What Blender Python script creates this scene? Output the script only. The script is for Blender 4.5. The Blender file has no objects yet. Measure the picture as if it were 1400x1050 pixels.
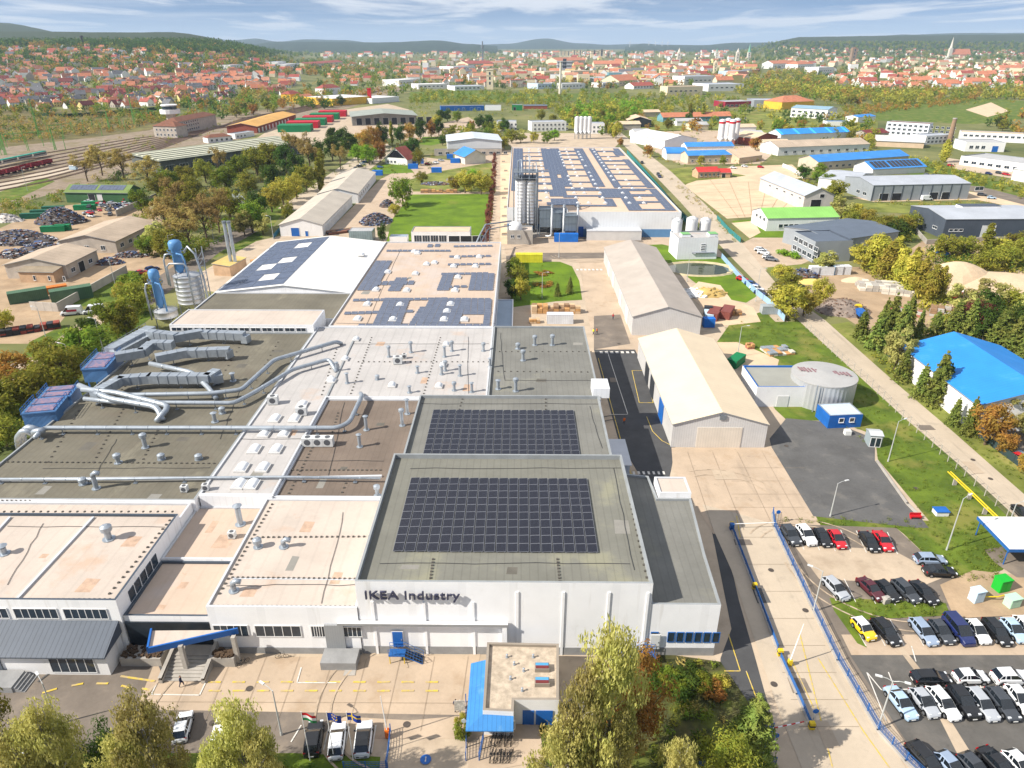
import bpy,bmesh,math,random
from math import sin,cos,tan,atan,atan2,radians,pi,sqrt,exp,hypot
from mathutils import Vector,Matrix,noise
R=random.Random(7)
SC=bpy.context.scene
COL=SC.collection
FPX,CH,PITCH=970.0,70.0,atan(466/970)
YAW=atan(11*cos(PITCH)/970)
def ray(px,py):
 x=(px-700)/FPX;y=(525-py)/FPX
 cp,sp=cos(PITCH),sin(PITCH)
 fx,fy,fz=x,cp+y*sp,-sp+y*cp
 cy,sy=cos(YAW),sin(YAW)
 return Vector((fx*cy-fy*sy,fx*sy+fy*cy,fz))
def P(px,py,z=0.0):
 d=ray(px,py)
 t=(z-CH)/d.z
 return Vector((d.x*t,d.y*t,z))
def P2(px,py,z=0.0):
 p=P(px,py,z);return(p.x,p.y)
def mpp(px,py):
 return(P(px+1,py)-P(px,py)).length
def lin(c):
 c=c/255.0
 return c/12.92 if c<=0.04045 else((c+0.055)/1.055)**2.4
def rgb(c):
 return(lin(c[0]),lin(c[1]),lin(c[2]),1)
MATS={}
def inside(px,py,poly):
 c=False;n=len(poly)
 for i in range(n):
  x1,y1=poly[i];x2,y2=poly[(i+1)%n]
  if(y1>py)!=(y2>py)and px<(x2-x1)*(py-y1)/(y2-y1)+x1:c=not c
 return c
def M(name,c,rough=0.85,var=0.12,scale=0.25,stripe=None,stain=None,metal=0.0,spec=0.3,c2=None,bump=0.0,det=4):
 """procedural material: base colour c (sRGB), broad + fine noise, optional ribs or a stain"""
 if name in MATS:return MATS[name]
 m=bpy.data.materials.new(name);m.use_nodes=True;MATS[name]=m
 nt=m.node_tree;N=nt.nodes;L=nt.links
 b=N['Principled BSDF']
 b.inputs['Roughness'].default_value=rough
 b.inputs['Metallic'].default_value=metal
 b.inputs['Specular IOR Level'].default_value=spec
 geo=N.new('ShaderNodeNewGeometry')
 base=rgb(c)
 def mix(fac,a,bb,mode='MIX'):
  n=N.new('ShaderNodeMixRGB');n.blend_type=mode
  for i,s in((0,fac),(1,a),(2,bb)):
   if hasattr(s,'is_output'):L.new(s,n.inputs[i])
   else:n.inputs[i].default_value=s
  return n.outputs[0]
 def noi(sc,d=4,zs=None):
  n=N.new('ShaderNodeTexNoise');n.inputs['Scale'].default_value=sc;n.inputs['Detail'].default_value=d
  n.inputs['Roughness'].default_value=0.6
  if zs:
   mp=N.new('ShaderNodeMapping');mp.inputs['Scale'].default_value=zs;L.new(geo.outputs['Position'],mp.inputs[0]);L.new(mp.outputs[0],n.inputs['Vector'])
  else:L.new(geo.outputs['Position'],n.inputs['Vector'])
  return n.outputs['Fac']
 def ramp(src,a,bb):
  n=N.new('ShaderNodeMapRange');n.inputs[1].default_value=a;n.inputs[2].default_value=bb
  L.new(src,n.inputs[0]);return n.outputs[0]
 col=base
 if var>0:
  lo=tuple(max(0,base[i]*(1-var*1.3))for i in range(3))+(1,)
  hi=tuple(min(1,base[i]*(1+var))for i in range(3))+(1,)
  if c2 is not None:lo=rgb(c2)
  col=mix(ramp(noi(scale,det),0.33,0.67),lo,hi)
  f=ramp(noi(scale*14,3),0.25,0.75)
  v=1-var*0.9
  col=mix(f,mix(1.0,col,(v,v,v,1),'MULTIPLY'),col)
 for st_ in([stain]if isinstance(stain,tuple)else stain or[]):
  sc,thr,scol,amt=st_[:4]
  s=ramp(noi(sc,6,st_[4]if len(st_)>4 else None),thr,thr+0.12)
  n=N.new('ShaderNodeMath');n.operation='MULTIPLY';n.inputs[1].default_value=amt
  L.new(s,n.inputs[0])
  col=mix(n.outputs[0],col,rgb(scol))
 if stripe is not None:
  axis,per,dark,dep=stripe
  tc=N.new('ShaderNodeTexCoord');sp=N.new('ShaderNodeSeparateXYZ')
  L.new(tc.outputs['Object'],sp.inputs[0])
  mm=N.new('ShaderNodeMath');mm.operation='MULTIPLY';mm.inputs[1].default_value=1.0/per
  L.new(sp.outputs['XYZ'.index(axis)],mm.inputs[0])
  fr=N.new('ShaderNodeMath');fr.operation='FRACT';L.new(mm.outputs[0],fr.inputs[0])
  st=N.new('ShaderNodeMath');st.operation='LESS_THAN';st.inputs[1].default_value=0.16
  L.new(fr.outputs[0],st.inputs[0])
  d4=tuple(1-dark for _ in range(3))+(1,)
  ff=N.new('ShaderNodeMath');ff.operation='MULTIPLY';ff.inputs[1].default_value=1.0
  L.new(st.outputs[0],ff.inputs[0])
  if hasattr(col,'is_output'):col=mix(ff.outputs[0],col,mix(1.0,col,d4,'MULTIPLY'))
  else:col=mix(ff.outputs[0],col,tuple(col[i]*(1-dark)for i in range(3))+(1,))
  if dep>0:
   bp=N.new('ShaderNodeBump');bp.inputs['Strength'].default_value=dep;bp.inputs['Distance'].default_value=0.05
   L.new(st.outputs[0],bp.inputs['Height']);L.new(bp.outputs[0],b.inputs['Normal'])
 elif bump>0:
  bp=N.new('ShaderNodeBump');bp.inputs['Strength'].default_value=bump;bp.inputs['Distance'].default_value=0.08
  L.new(noi(scale*20,3),bp.inputs['Height']);L.new(bp.outputs[0],b.inputs['Normal'])
 if hasattr(col,'is_output'):L.new(col,b.inputs['Base Color'])
 else:b.inputs['Base Color'].default_value=col
 return m
def leafmat(name,ca,cb,cc,trans=0.42):
 if name in MATS:return MATS[name]
 m=bpy.data.materials.new(name);m.use_nodes=True;MATS[name]=m
 nt=m.node_tree;N=nt.nodes;L=nt.links
 for n in list(N):
  if n.type!='OUTPUT_MATERIAL':N.remove(n)
 out=N['Material Output']
 geo=N.new('ShaderNodeNewGeometry');oi=N.new('ShaderNodeObjectInfo')
 r1=N.new('ShaderNodeMixRGB');r1.inputs[1].default_value=rgb(ca);r1.inputs[2].default_value=rgb(cb)
 L.new(geo.outputs['Random Per Island'],r1.inputs[0])
 tx=N.new('ShaderNodeTexNoise');tx.inputs['Scale'].default_value=0.35;tx.inputs['Detail'].default_value=2
 L.new(geo.outputs['Position'],tx.inputs['Vector'])
 mr=N.new('ShaderNodeMapRange');mr.inputs[1].default_value=0.4;mr.inputs[2].default_value=0.7;mr.inputs[4].default_value=0.8
 L.new(tx.outputs['Fac'],mr.inputs[0])
 r2=N.new('ShaderNodeMixRGB');r2.inputs[2].default_value=rgb(cc)
 L.new(mr.outputs[0],r2.inputs[0]);L.new(r1.outputs[0],r2.inputs[1])
 hs=N.new('ShaderNodeHueSaturation')
 a=N.new('ShaderNodeMapRange');a.inputs[3].default_value=0.75;a.inputs[4].default_value=1.3
 L.new(oi.outputs['Random'],a.inputs[0]);L.new(a.outputs[0],hs.inputs['Value'])
 a2=N.new('ShaderNodeMapRange');a2.inputs[3].default_value=0.482;a2.inputs[4].default_value=0.512
 L.new(oi.outputs['Random'],a2.inputs[0]);L.new(a2.outputs[0],hs.inputs['Hue'])
 L.new(r2.outputs[0],hs.inputs['Color']);hs.inputs['Saturation'].default_value=0.95
 d=N.new('ShaderNodeBsdfDiffuse');t=N.new('ShaderNodeBsdfTranslucent');x=N.new('ShaderNodeMixShader')
 x.inputs[0].default_value=trans
 L.new(hs.outputs[0],d.inputs[0]);L.new(hs.outputs[0],t.inputs[0])
 L.new(d.outputs[0],x.inputs[1]);L.new(t.outputs[0],x.inputs[2]);L.new(x.outputs[0],out.inputs[0])
 return m
class MB:
 def __init__(s):s.v=[];s.f=[];s.m=[]
 def add(s,vs,fs,mi=0):
  o=len(s.v);s.v.extend(tuple(v)for v in vs)
  for f in fs:s.f.append(tuple(i+o for i in f));s.m.append(mi)
 def poly(s,vs,mi=0):s.add(vs,[tuple(range(len(vs)))],mi)
 def box(s,x0,y0,z0,x1,y1,z1,mi=0,mt=None):
  vs=[(x0,y0,z0),(x1,y0,z0),(x1,y1,z0),(x0,y1,z0),(x0,y0,z1),(x1,y0,z1),(x1,y1,z1),(x0,y1,z1)]
  s.add(vs,[(0,3,2,1),(0,1,5,4),(1,2,6,5),(2,3,7,6),(3,0,4,7)],mi)
  s.add(vs[4:],[(0,1,2,3)],mi if mt is None else mt)
 def obox(s,c,sx,sy,sz,rz=0.0,mi=0,tilt=0.0):
  m=Matrix.Translation(c)@Matrix.Rotation(rz,4,'Z')@Matrix.Rotation(tilt,4,'X')
  vs=[m@Vector((a*sx/2,b*sy/2,cc*sz/2))for cc in(-1,1)for a,b in((-1,-1),(1,-1),(1,1),(-1,1))]
  s.add(vs,[(0,3,2,1),(4,5,6,7),(0,1,5,4),(1,2,6,5),(2,3,7,6),(3,0,4,7)],mi)
 def prism(s,pts,z0,z1,mi=0,mt=None,bottom=False):
  n=len(pts)
  a=sum(pts[i][0]*pts[(i+1)%n][1]-pts[(i+1)%n][0]*pts[i][1]for i in range(n))
  if a<0:pts=pts[::-1]
  vs=[(p[0],p[1],z0)for p in pts]+[(p[0],p[1],z1)for p in pts]
  s.add(vs,[(i,(i+1)%n,n+(i+1)%n,n+i)for i in range(n)],mi)
  s.add(vs[n:],[tuple(range(n))],mi if mt is None else mt)
  if bottom:s.add(vs[:n],[tuple(range(n-1,-1,-1))],mi)
 def cyl(s,p0,p1,r0,r1=None,n=10,mi=0,cap=True):
  p0=Vector(p0);p1=Vector(p1);r1=r0 if r1 is None else r1
  d=(p1-p0)
  if d.length<1e-6:return
  d.normalize()
  a=d.orthogonal().normalized()if abs(d.z)<0.99 else Vector((1,0,0));b=d.cross(a)
  vs=[]
  for p,r in((p0,r0),(p1,r1)):
   for i in range(n):
    t=2*pi*i/n;vs.append(p+a*(r*cos(t))+b*(r*sin(t)))
  s.add(vs,[(i,(i+1)%n,n+(i+1)%n,n+i)for i in range(n)],mi)
  if cap:s.add(vs,[tuple(range(n-1,-1,-1)),tuple(range(n,2*n))],mi)
 def tube(s,path,r,n=8,mi=0):
  path=[Vector(p)for p in path]
  rs=r if isinstance(r,(list,tuple))else[r]*len(path)
  vs=[];k=len(path);a=None
  for i,p in enumerate(path):
   d=(path[min(i+1,k-1)]-path[max(i-1,0)]).normalized()
   a=(a-d*a.dot(d)).normalized()if a is not None and(a-d*a.dot(d)).length>1e-4 else d.orthogonal().normalized()
   b=d.cross(a)
   for j in range(n):
    t=2*pi*j/n;vs.append(p+a*(rs[i]*cos(t))+b*(rs[i]*sin(t)))
  fs=[(i*n+j,i*n+(j+1)%n,(i+1)*n+(j+1)%n,(i+1)*n+j)for i in range(k-1)for j in range(n)]
  fs+=[tuple(range(n-1,-1,-1)),tuple(range((k-1)*n,k*n))]
  s.add(vs,fs,mi)
 def lathe(s,prof,n=20,c=(0,0,0),mi=0):
  vs=[(c[0]+r*cos(2*pi*j/n),c[1]+r*sin(2*pi*j/n),c[2]+z)for r,z in prof for j in range(n)]
  k=len(prof)
  s.add(vs,[(i*n+j,i*n+(j+1)%n,(i+1)*n+(j+1)%n,(i+1)*n+j)for i in range(k-1)for j in range(n)],mi)
  if prof[-1][0]>0.01:s.add(vs[(k-1)*n:],[tuple(range(n))],mi)
 def mesh(s,name,mats,smooth=False,off=(0,0,0)):
  me=bpy.data.meshes.new(name)
  ox,oy,oz=off
  me.from_pydata([(v[0]-ox,v[1]-oy,v[2]-oz)for v in s.v],[],s.f)
  mats=mats if isinstance(mats,(list,tuple))else[mats]
  for m in mats:me.materials.append(m)
  me.polygons.foreach_set('material_index',s.m)
  if smooth:me.polygons.foreach_set('use_smooth',[True]*len(s.f))
  me.update();return me
 def build(s,name,mats,parent=None,smooth=False,world=True):
  off=tuple(parent.location)if(parent is not None and world)else(0,0,0)
  return O(name,s.mesh(name,mats,smooth,off),parent)
def O(name,data,parent=None,loc=None,rz=None):
 o=bpy.data.objects.new(name,data);COL.objects.link(o)
 if parent is not None:o.parent=parent
 if loc is not None:o.location=loc
 if rz is not None:o.rotation_euler=(0,0,rz)
 return o
def tag(o,label=None,cat=None,group=None,kind=None):
 if label:o['label']=label
 if cat:o['category']=cat
 if group:o['group']=group
 if kind:o['kind']=kind
 return o
def T(name,label,cat,loc=(0,0,0),rz=0.0,group=None):
 return tag(O(name,None,None,loc,rz),label,cat,group)
def kids(o):return KID.get(o.name,[])
def copy_thing(root,loc,rz=None,label=None,group=None,scale=None,mats=None):
 r=root.copy();COL.objects.link(r);r.location=loc
 if rz is not None:r.rotation_euler=(0,0,rz)
 if scale is not None:r.scale=scale if isinstance(scale,tuple)else(scale,)*3
 if label:r['label']=label
 if group:r['group']=group
 for ch in PARTS.get(root.name,[]):
  c=ch.copy();COL.objects.link(c);c.parent=r
  for g in PARTS.get(ch.name,[]):
   d=g.copy();COL.objects.link(d);d.parent=c
 return r
PARTS={}
def proto(root):
 PARTS[root.name]=[o for o in COL.objects if o.parent==root]
 for ch in PARTS[root.name]:PARTS[ch.name]=[o for o in COL.objects if o.parent==ch]
 return root
def drop(root):
 for ch in PARTS.get(root.name,[]):
  for g in PARTS.get(ch.name,[]):bpy.data.objects.remove(g)
  bpy.data.objects.remove(ch)
 bpy.data.objects.remove(root)
def sheet(name,pts,z,m,kind='structure',label=None,cat=None):
 mb=MB();n=len(pts)
 a=sum(pts[i][0]*pts[(i+1)%n][1]-pts[(i+1)%n][0]*pts[i][1]for i in range(n))
 if a<0:pts=pts[::-1]
 mb.poly([(p[0],p[1],z)for p in pts])
 o=mb.build(name,m);o['kind']=kind
 return o
def psheet(name,px,z,m):return sheet(name,[P2(*p)for p in px],z,m)
# ---- shared materials -------------------------------------------------
WHITE=M('white_plaster',(232,231,230),0.8,0.04,0.3,stain=[(0.5,0.6,(205,200,195),0.25),(0.9,0.6,(196,190,182),0.35,(1,1,.08))])
WHITEP=M('white_panel',(230,232,235),0.55,0.03,0.3,stripe=('X',1.0,0.06,0.15))
GLASS=M('window_glass',(46,58,70),0.12,0.25,0.5,spec=0.6)
FRAME=M('window_frame',(225,225,225),0.5,0.03)
STEEL=M('galvanised_steel',(168,176,184),0.42,0.10,0.8,metal=0.45,spec=0.5)
STEELD=M('dull_steel',(128,136,144),0.5,0.12,0.8,metal=0.4,spec=0.5)
DARK=M('dark_paint',(52,55,60),0.6,0.1,0.5)
BLUE=M('blue_paint',(28,98,178),0.45,0.10,0.5,spec=0.4)
BLUEF=M('blue_fence_paint',(42,98,165),0.5,0.1,1)
RIBS=None
YELLOW=M('yellow_paint',(222,190,40),0.55,0.1,0.6)
RED=M('red_paint',(190,30,40),0.5,0.1,0.6)
GREEN=M('green_paint',(30,130,70),0.5,0.12,0.6)
CONC=M('grey_concrete',(172,166,158),0.9,0.12,0.4,bump=0.15)
RUBBER=M('rubber',(22,22,24),0.8,0.1,2)
EDGE=M('roof_edge_metal',(150,155,160),0.5,0.08,0.5,metal=0.2)
SLATE=M('dark_edge_metal',(70,80,92),0.5,0.08,0.5)
PV=None
def pvmat():
 m=bpy.data.materials.new('solar_cells');m.use_nodes=True
 N=m.node_tree.nodes;L=m.node_tree.links;b=N['Principled BSDF']
 b.inputs['Roughness'].default_value=0.16;b.inputs['Specular IOR Level'].default_value=0.45
 tc=N.new('ShaderNodeTexCoord');br=N.new('ShaderNodeTexBrick')
 br.offset=0.0;br.inputs['Scale'].default_value=1.0
 br.inputs['Brick Width'].default_value=0.17;br.inputs['Row Height'].default_value=0.17;br.inputs['Mortar Size'].default_value=0.006
 br.inputs['Color1'].default_value=rgb((22,23,32));br.inputs['Color2'].default_value=rgb((28,29,40));br.inputs['Mortar'].default_value=rgb((60,62,74))
 L.new(tc.outputs['Object'],br.inputs['Vector']);L.new(br.outputs['Color'],b.inputs['Base Color'])
 return m
PV=pvmat()
PVB=M('blue_solar_glass',(94,102,120),0.25,0.15,0.6,spec=0.5)
FRAMEM=M('panel_frame',(158,160,168),0.4,0.05,1,metal=0.5)
# ---- render settings, camera, light, sky ------------------------------
SC.render.engine='CYCLES'
SC.view_settings.view_transform='Standard';SC.view_settings.look='None'
SC.view_settings.exposure=0.60;SC.view_settings.gamma=1
SC.cycles.use_denoising=True
SC.cycles.max_bounces=6;SC.cycles.diffuse_bounces=2;SC.cycles.glossy_bounces=2
SC.cycles.transmission_bounces=3;SC.cycles.volume_bounces=0;SC.cycles.transparent_max_bounces=8
cam=bpy.data.cameras.new('camera');co=bpy.data.objects.new('camera',cam);COL.objects.link(co)
cam.sensor_width=36;cam.lens=36*FPX/1400;cam.clip_start=0.5;cam.clip_end=60000
co.location=(0,0,CH);co.rotation_euler=(pi/2-PITCH,0,YAW);SC.camera=co
SUN_H,SUN_E=radians(21),radians(39)
sl=bpy.data.lights.new('sun','SUN');so=bpy.data.objects.new('sun',sl);COL.objects.link(so)
sl.energy=5.0;sl.angle=radians(0.5);sl.color=(1.0,0.94,0.84)
so.rotation_euler=Vector((cos(SUN_H)*cos(SUN_E),sin(SUN_H)*cos(SUN_E),-sin(SUN_E))).to_track_quat('-Z','Y').to_euler()
so.location=(-200,-60,300)
W=bpy.data.worlds.new('World');SC.world=W;W.use_nodes=True
def _world():
 N=W.node_tree.nodes;L=W.node_tree.links;bg=N['Background']
 tc=N.new('ShaderNodeTexCoord');sp=N.new('ShaderNodeSeparateXYZ');L.new(tc.outputs['Generated'],sp.inputs[0])
 def mth(op,a,b=None,cl=False):
  n=N.new('ShaderNodeMath');n.operation=op;n.use_clamp=cl
  for i,s in((0,a),(1,b)):
   if s is None:continue
   if hasattr(s,'is_output'):L.new(s,n.inputs[i])
   else:n.inputs[i].default_value=s
  return n.outputs[0]
 zz=mth('ADD',mth('MULTIPLY',mth('MAXIMUM',sp.outputs[2],0.0),4.0),0.15)
 cb=N.new('ShaderNodeCombineXYZ');L.new(sp.outputs[0],cb.inputs[0]);L.new(sp.outputs[1],cb.inputs[1]);L.new(zz,cb.inputs[2])
 nm=N.new('ShaderNodeVectorMath');nm.operation='NORMALIZE';L.new(cb.outputs[0],nm.inputs[0])
 sky=N.new('ShaderNodeTexSky');sky.sky_type='NISHITA';sky.sun_disc=False
 sky.sun_elevation=SUN_E;sky.sun_rotation=atan2(-cos(SUN_H),-sin(SUN_H))
 sky.air_density=1.0;sky.dust_density=0.6;sky.ozone_density=2.5;sky.altitude=300
 L.new(nm.outputs[0],sky.inputs[0])
 den=mth('ADD',mth('MAXIMUM',sp.outputs[2],0.0),0.035)
 cx=mth('DIVIDE',sp.outputs[0],den);cy=mth('DIVIDE',sp.outputs[1],den)
 cc=N.new('ShaderNodeCombineXYZ');L.new(cx,cc.inputs[0]);L.new(cy,cc.inputs[1])
 def cloud(sx,sy,sc,lo,hi,det,off):
  mp=N.new('ShaderNodeMapping');mp.inputs['Scale'].default_value=(sx,sy,1);mp.inputs['Location'].default_value=(off,off*0.7,0)
  L.new(cc.outputs[0],mp.inputs[0])
  n=N.new('ShaderNodeTexNoise');n.inputs['Scale'].default_value=sc;n.inputs['Detail'].default_value=det;n.inputs['Roughness'].default_value=0.58
  n.inputs['Distortion'].default_value=0.4
  L.new(mp.outputs[0],n.inputs[0])
  r=N.new('ShaderNodeMapRange');r.inputs[1].default_value=lo;r.inputs[2].default_value=hi;r.interpolation_type='SMOOTHSTEP'
  L.new(n.outputs['Fac'],r.inputs[0]);return r.outputs[0]
 c1=mth('MULTIPLY',cloud(0.42,0.20,1.0,0.45,0.62,9,3.1),0.92)
 c2=mth('MULTIPLY',cloud(0.16,0.30,0.9,0.42,0.72,7,9.7),0.5)
 hz=N.new('ShaderNodeMapRange');hz.inputs[1].default_value=0.0;hz.inputs[2].default_value=0.035
 hz.inputs[3].default_value=0.5;hz.inputs[4].default_value=0.0;L.new(sp.outputs[2],hz.inputs[0])
 cl=mth('MAXIMUM',mth('MAXIMUM',c1,c2),hz.outputs[0],True)
 mx=N.new('ShaderNodeMixRGB');tn=N.new('ShaderNodeMixRGB');tn.blend_type='MULTIPLY';tn.inputs[0].default_value=1;tn.inputs[2].default_value=(1.15,1.24,1.30,1);L.new(sky.outputs[0],tn.inputs[1]);L.new(cl,mx.inputs[0]);L.new(tn.outputs[0],mx.inputs[1]);mx.inputs[2].default_value=(8.8,9.0,9.5,1)
 L.new(mx.outputs[0],bg.inputs[0]);bg.inputs[1].default_value=0.068
_world()
# ---- terrain ------------------------------------------------------------
def sst(a,b,x):
 t=max(0.0,min(1.0,(x-a)/(b-a)));return t*t*(3-2*t)
def TH(x,y):
 if y<800:return 0.0
 q=x/y
 z=108*sst(950,3000,y)*sst(-0.24,-0.46,q)
 z+=75*sst(3300,4700,y)*sst(-0.55,-0.66,q)
 z+=112*sst(3600,5400,y)*sst(0.26,0.36,q)
 z+=8*sst(1100,2500,y)*sst(0.35,0.6,q)
 if z>0.5:z*=1+0.10*noise.noise(Vector((x*0.0016,y*0.0012,0)))+0.05*noise.noise(Vector((x*0.005,y*0.003,5)))
 return z
GROUND=M('open_ground',(122,120,74),0.95,0.3,0.012,c2=(78,90,44),stain=(0.03,0.58,(160,140,104),0.5),bump=0.2)
def terrain():
 mb=MB();ys=[-150,0,300,700];y=800.0
 while y<24000:ys.append(y);y*=1.045
 nx=90
 for yy in ys:
  w=max(0.85*yy,400)+150
  for i in range(nx+1):
   x=-w+2*w*i/nx;mb.v.append((x,yy,TH(x,yy)))
 for r in range(len(ys)-1):
  for i in range(nx):
   a=r*(nx+1)+i;mb.f.append((a,a+1,a+nx+2,a+nx+1));mb.m.append(0)
 o=mb.build('ground',GROUND,smooth=True);o['kind']='structure'
def _slopes():
 N=GROUND.node_tree.nodes;L=GROUND.node_tree.links;b=N['Principled BSDF'];src=b.inputs['Base Color'].links[0].from_socket
 g=N.new('ShaderNodeNewGeometry');s=N.new('ShaderNodeSeparateXYZ');L.new(g.outputs['Position'],s.inputs[0])
 r=N.new('ShaderNodeMapRange');r.inputs[1].default_value=6;r.inputs[2].default_value=50;L.new(s.outputs[2],r.inputs[0])
 m=N.new('ShaderNodeMixRGB');L.new(r.outputs[0],m.inputs[0]);L.new(src,m.inputs[1]);m.inputs[2].default_value=rgb((52,64,40));L.new(m.outputs[0],b.inputs['Base Color'])
_slopes()
terrain()
FOREST=M('wooded_hill',(46,62,38),0.95,0.3,0.012,c2=(32,48,32))
def ridge(D,prof,depth,m=FOREST,name='hills'):
 mb=MB();rows=9;n=60
 x0,x1=prof[0][0],prof[-1][0]
 for k in range(rows):
  t=k/(rows-1);prof_t=sin(t*pi*0.5)
  for i in range(n+1):
   px=x0+(x1-x0)*i/n
   for a,b in zip(prof,prof[1:]):
    if a[0]<=px<=b[0]:
     f=(px-a[0])/(b[0]-a[0]);f=f*f*(3-2*f);py=a[1]+(b[1]-a[1])*f;break
   d=ray(px,59);s=D/d.y
   zt=CH+(59-py)/1194*D*1.06
   zt*=1+0.03*noise.noise(Vector((px*0.05,D*0.01,t*2)))
   k2=1-(1-t)*depth/D
   z=-2+(zt+2)*prof_t
   mb.v.append((d.x*s*k2,d.y*s*k2,z))
 for k in range(rows-1):
  for i in range(n):
   a=k*(n+1)+i;mb.f.append((a,a+1,a+n+2,a+n+1));mb.m.append(0)
 o0=len(mb.v)
 for i in range(n+1):
  x,y,z=mb.v[(rows-1)*(n+1)+i];mb.v.append((x*(1+depth/D),y*(1+depth/D),-2))
 for i in range(n):
  a=(rows-1)*(n+1)+i;mb.f.append((a,a+1,o0+i+1,o0+i));mb.m.append(0)
 o=mb.build(name,m,smooth=True);o['kind']='structure';return o
ridge(7600,[(330,62),(380,57),(440,57),(520,58),(600,55.5),(640,60),(680,62.5)],1800)
ridge(11500,[(230,58),(275,51),(320,55),(350,53),(380,57),(420,54),(470,55),(520,60)],2500)
ridge(12500,[(620,62),(690,60),(745,53),(790,59),(830,61),(870,60),(930,62)],2500)
ridge(9000,[(855,63),(880,59.5),(905,61),(960,61.5),(1005,58.5),(1060,58),(1090,60),(1120,63)],2000)
ridge(10000,[(1060,60),(1180,50),(1240,48),(1320,46),(1400,46),(1500,46)],2500)
ridge(5600,[(-140,44),(-60,38),(0,37),(25,42),(60,48),(110,50),(170,53)],1500)
HAZEM=bpy.data.materials.new('haze_air');HAZEM.use_nodes=True
def _haze():
 N=HAZEM.node_tree.nodes;L=HAZEM.node_tree.links
 for n in list(N):
  if n.type!='OUTPUT_MATERIAL':N.remove(n)
 v=N.new('ShaderNodeVolumePrincipled');v.inputs['Density'].default_value=6e-5
 v.inputs['Color'].default_value=(0.60,0.78,1.0,1);v.inputs['Anisotropy'].default_value=0.0
 L.new(v.outputs[0],N['Material Output'].inputs['Volume'])
 mb=MB();mb.box(-24000,-260,-4,24000,25500,420)
 mb.f[0]=mb.f[0];mb.add([(-24000,-260,-4),(24000,-260,-4),(24000,25500,-4),(-24000,25500,-4)],[],0)
 o=mb.build('haze',HAZEM);o['kind']='stuff'
_haze()
# ---- paved surfaces, lawns, roads ---------------------------------------
YARD=M('pale_yard_concrete',(186,168,146),0.92,0.10,0.12,stain=[(0.15,0.55,(150,132,112),0.5),(0.5,0.62,(120,108,96),0.4)],bump=0.05)
PINK=M('warm_yard_concrete',(184,164,142),0.92,0.09,0.15,stain=[(0.22,0.55,(160,136,110),0.5),(0.5,0.62,(120,108,96),0.45),(0.35,0.6,(132,118,104),0.35,(1,.12,1))])
ASPH=M('grey_asphalt',(96,95,94),0.93,0.14,0.2,stain=[(0.25,0.55,(118,114,108),0.5),(0.8,0.62,(66,66,66),0.5)],bump=0.08)
ASPHD=M('fresh_asphalt',(78,78,79),0.93,0.12,0.3,bump=0.06)
ASPHB=M('worn_brown_asphalt',(122,112,102),0.93,0.14,0.2,stain=(0.2,0.56,(150,136,118),0.4),bump=0.08)
ROADM=M('pale_road',(186,171,151),0.92,0.08,0.1,stain=[(0.3,0.6,(140,130,118),0.4),(0.5,0.58,(122,112,102),0.35,(1,.06,1))])
LAWN=M('lawn_grass',(94,112,32),0.95,0.22,0.22,c2=(70,90,24),stain=(0.1,0.52,(136,128,66),0.6),bump=0.5)
LAWNB=M('bright_lawn_grass',(98,124,20),0.95,0.18,0.12,c2=(80,106,18),stain=(0.07,0.6,(132,126,56),0.5),bump=0.3)
MEADOW=M('rough_meadow',(128,132,62),0.95,0.25,0.1,c2=(92,102,40),stain=(0.06,0.55,(165,146,92),0.6),bump=0.5)
DIRT=M('bare_dirt',(172,148,120),0.95,0.15,0.15,stain=(0.2,0.55,(150,124,98),0.5),bump=0.3)
SANDM=M('pale_sand',(206,182,152),0.95,0.1,0.12,bump=0.3)
GRAVEL=M('track_ballast',(146,130,112),0.95,0.2,0.3,stain=(0.06,0.5,(118,108,72),0.7),bump=0.4)
LINEW=M('white_line_paint',(215,210,202),0.85,0.08,1.0,stain=(1.6,0.55,(150,142,132),0.7))
LINEY=M('yellow_line_paint',(212,184,74),0.85,0.10,1.0,stain=(1.6,0.46,(178,158,126),0.85))
_zc=[0]
def Z(k):
 _zc[0]+=1;return 0.004+0.008*k+0.00006*_zc[0]
sheet('yard',[(-100,36),(48,36),(48,62),(75,62),(75,290),(-92,290),(-92,150),(-100,60)],Z(0),YARD)
psheet('railway_bed',[(-60,300),(60,268),(180,236),(330,190),(470,150),(560,120),(520,118),(420,140),(250,168),(140,182),(-60,205)],Z(0),GRAVEL)
psheet('dirt_yard',[(-40,470),(-40,330),(60,285),(175,270),(240,300),(235,345),(240,372),(95,425),(60,470)],Z(1),DIRT)
BRUSH=M('brown_brush_land',(112,98,62),0.95,0.3,0.06,c2=(84,84,44),stain=(0.03,0.55,(118,122,60),0.6),bump=0.5)
psheet('meadow',[(-40,206),(-40,150),(180,150),(240,160),(205,178),(110,190)],Z(1),BRUSH)
psheet('lane',[(130,430),(190,396),(255,352),(330,306),(352,300),(360,312),(300,345),(250,385),(196,425),(140,470)],Z(2),ASPHB)
psheet('lane',[(-40,540),(40,480),(130,430),(150,445),(60,520),(-40,590)],Z(3),PINK)
psheet('verge',[(22,500),(40,468),(88,444),(95,452),(45,487)],Z(4),LAWN)
psheet('verge',[(98,415),(175,370),(215,372),(165,415),(140,432)],Z(4),LAWN)
psheet('verge',[(-40,640),(-40,560),(60,500),(140,442),(200,410),(214,428),(150,480),(20,600)],Z(3),LAWN)
psheet('verge',[(250,352),(330,304),(352,292),(376,280),(395,283),(350,335),(295,352)],Z(1),LAWN)
psheet('yard',[(262,395),(275,372),(350,330),(385,322),(500,320),(520,332),(430,326),(300,400)],Z(3),YARD)
psheet('meadow',[(0,262),(62,243),(75,248),(28,270),(-40,290),(-40,272)],Z(2),LAWN)
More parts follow.
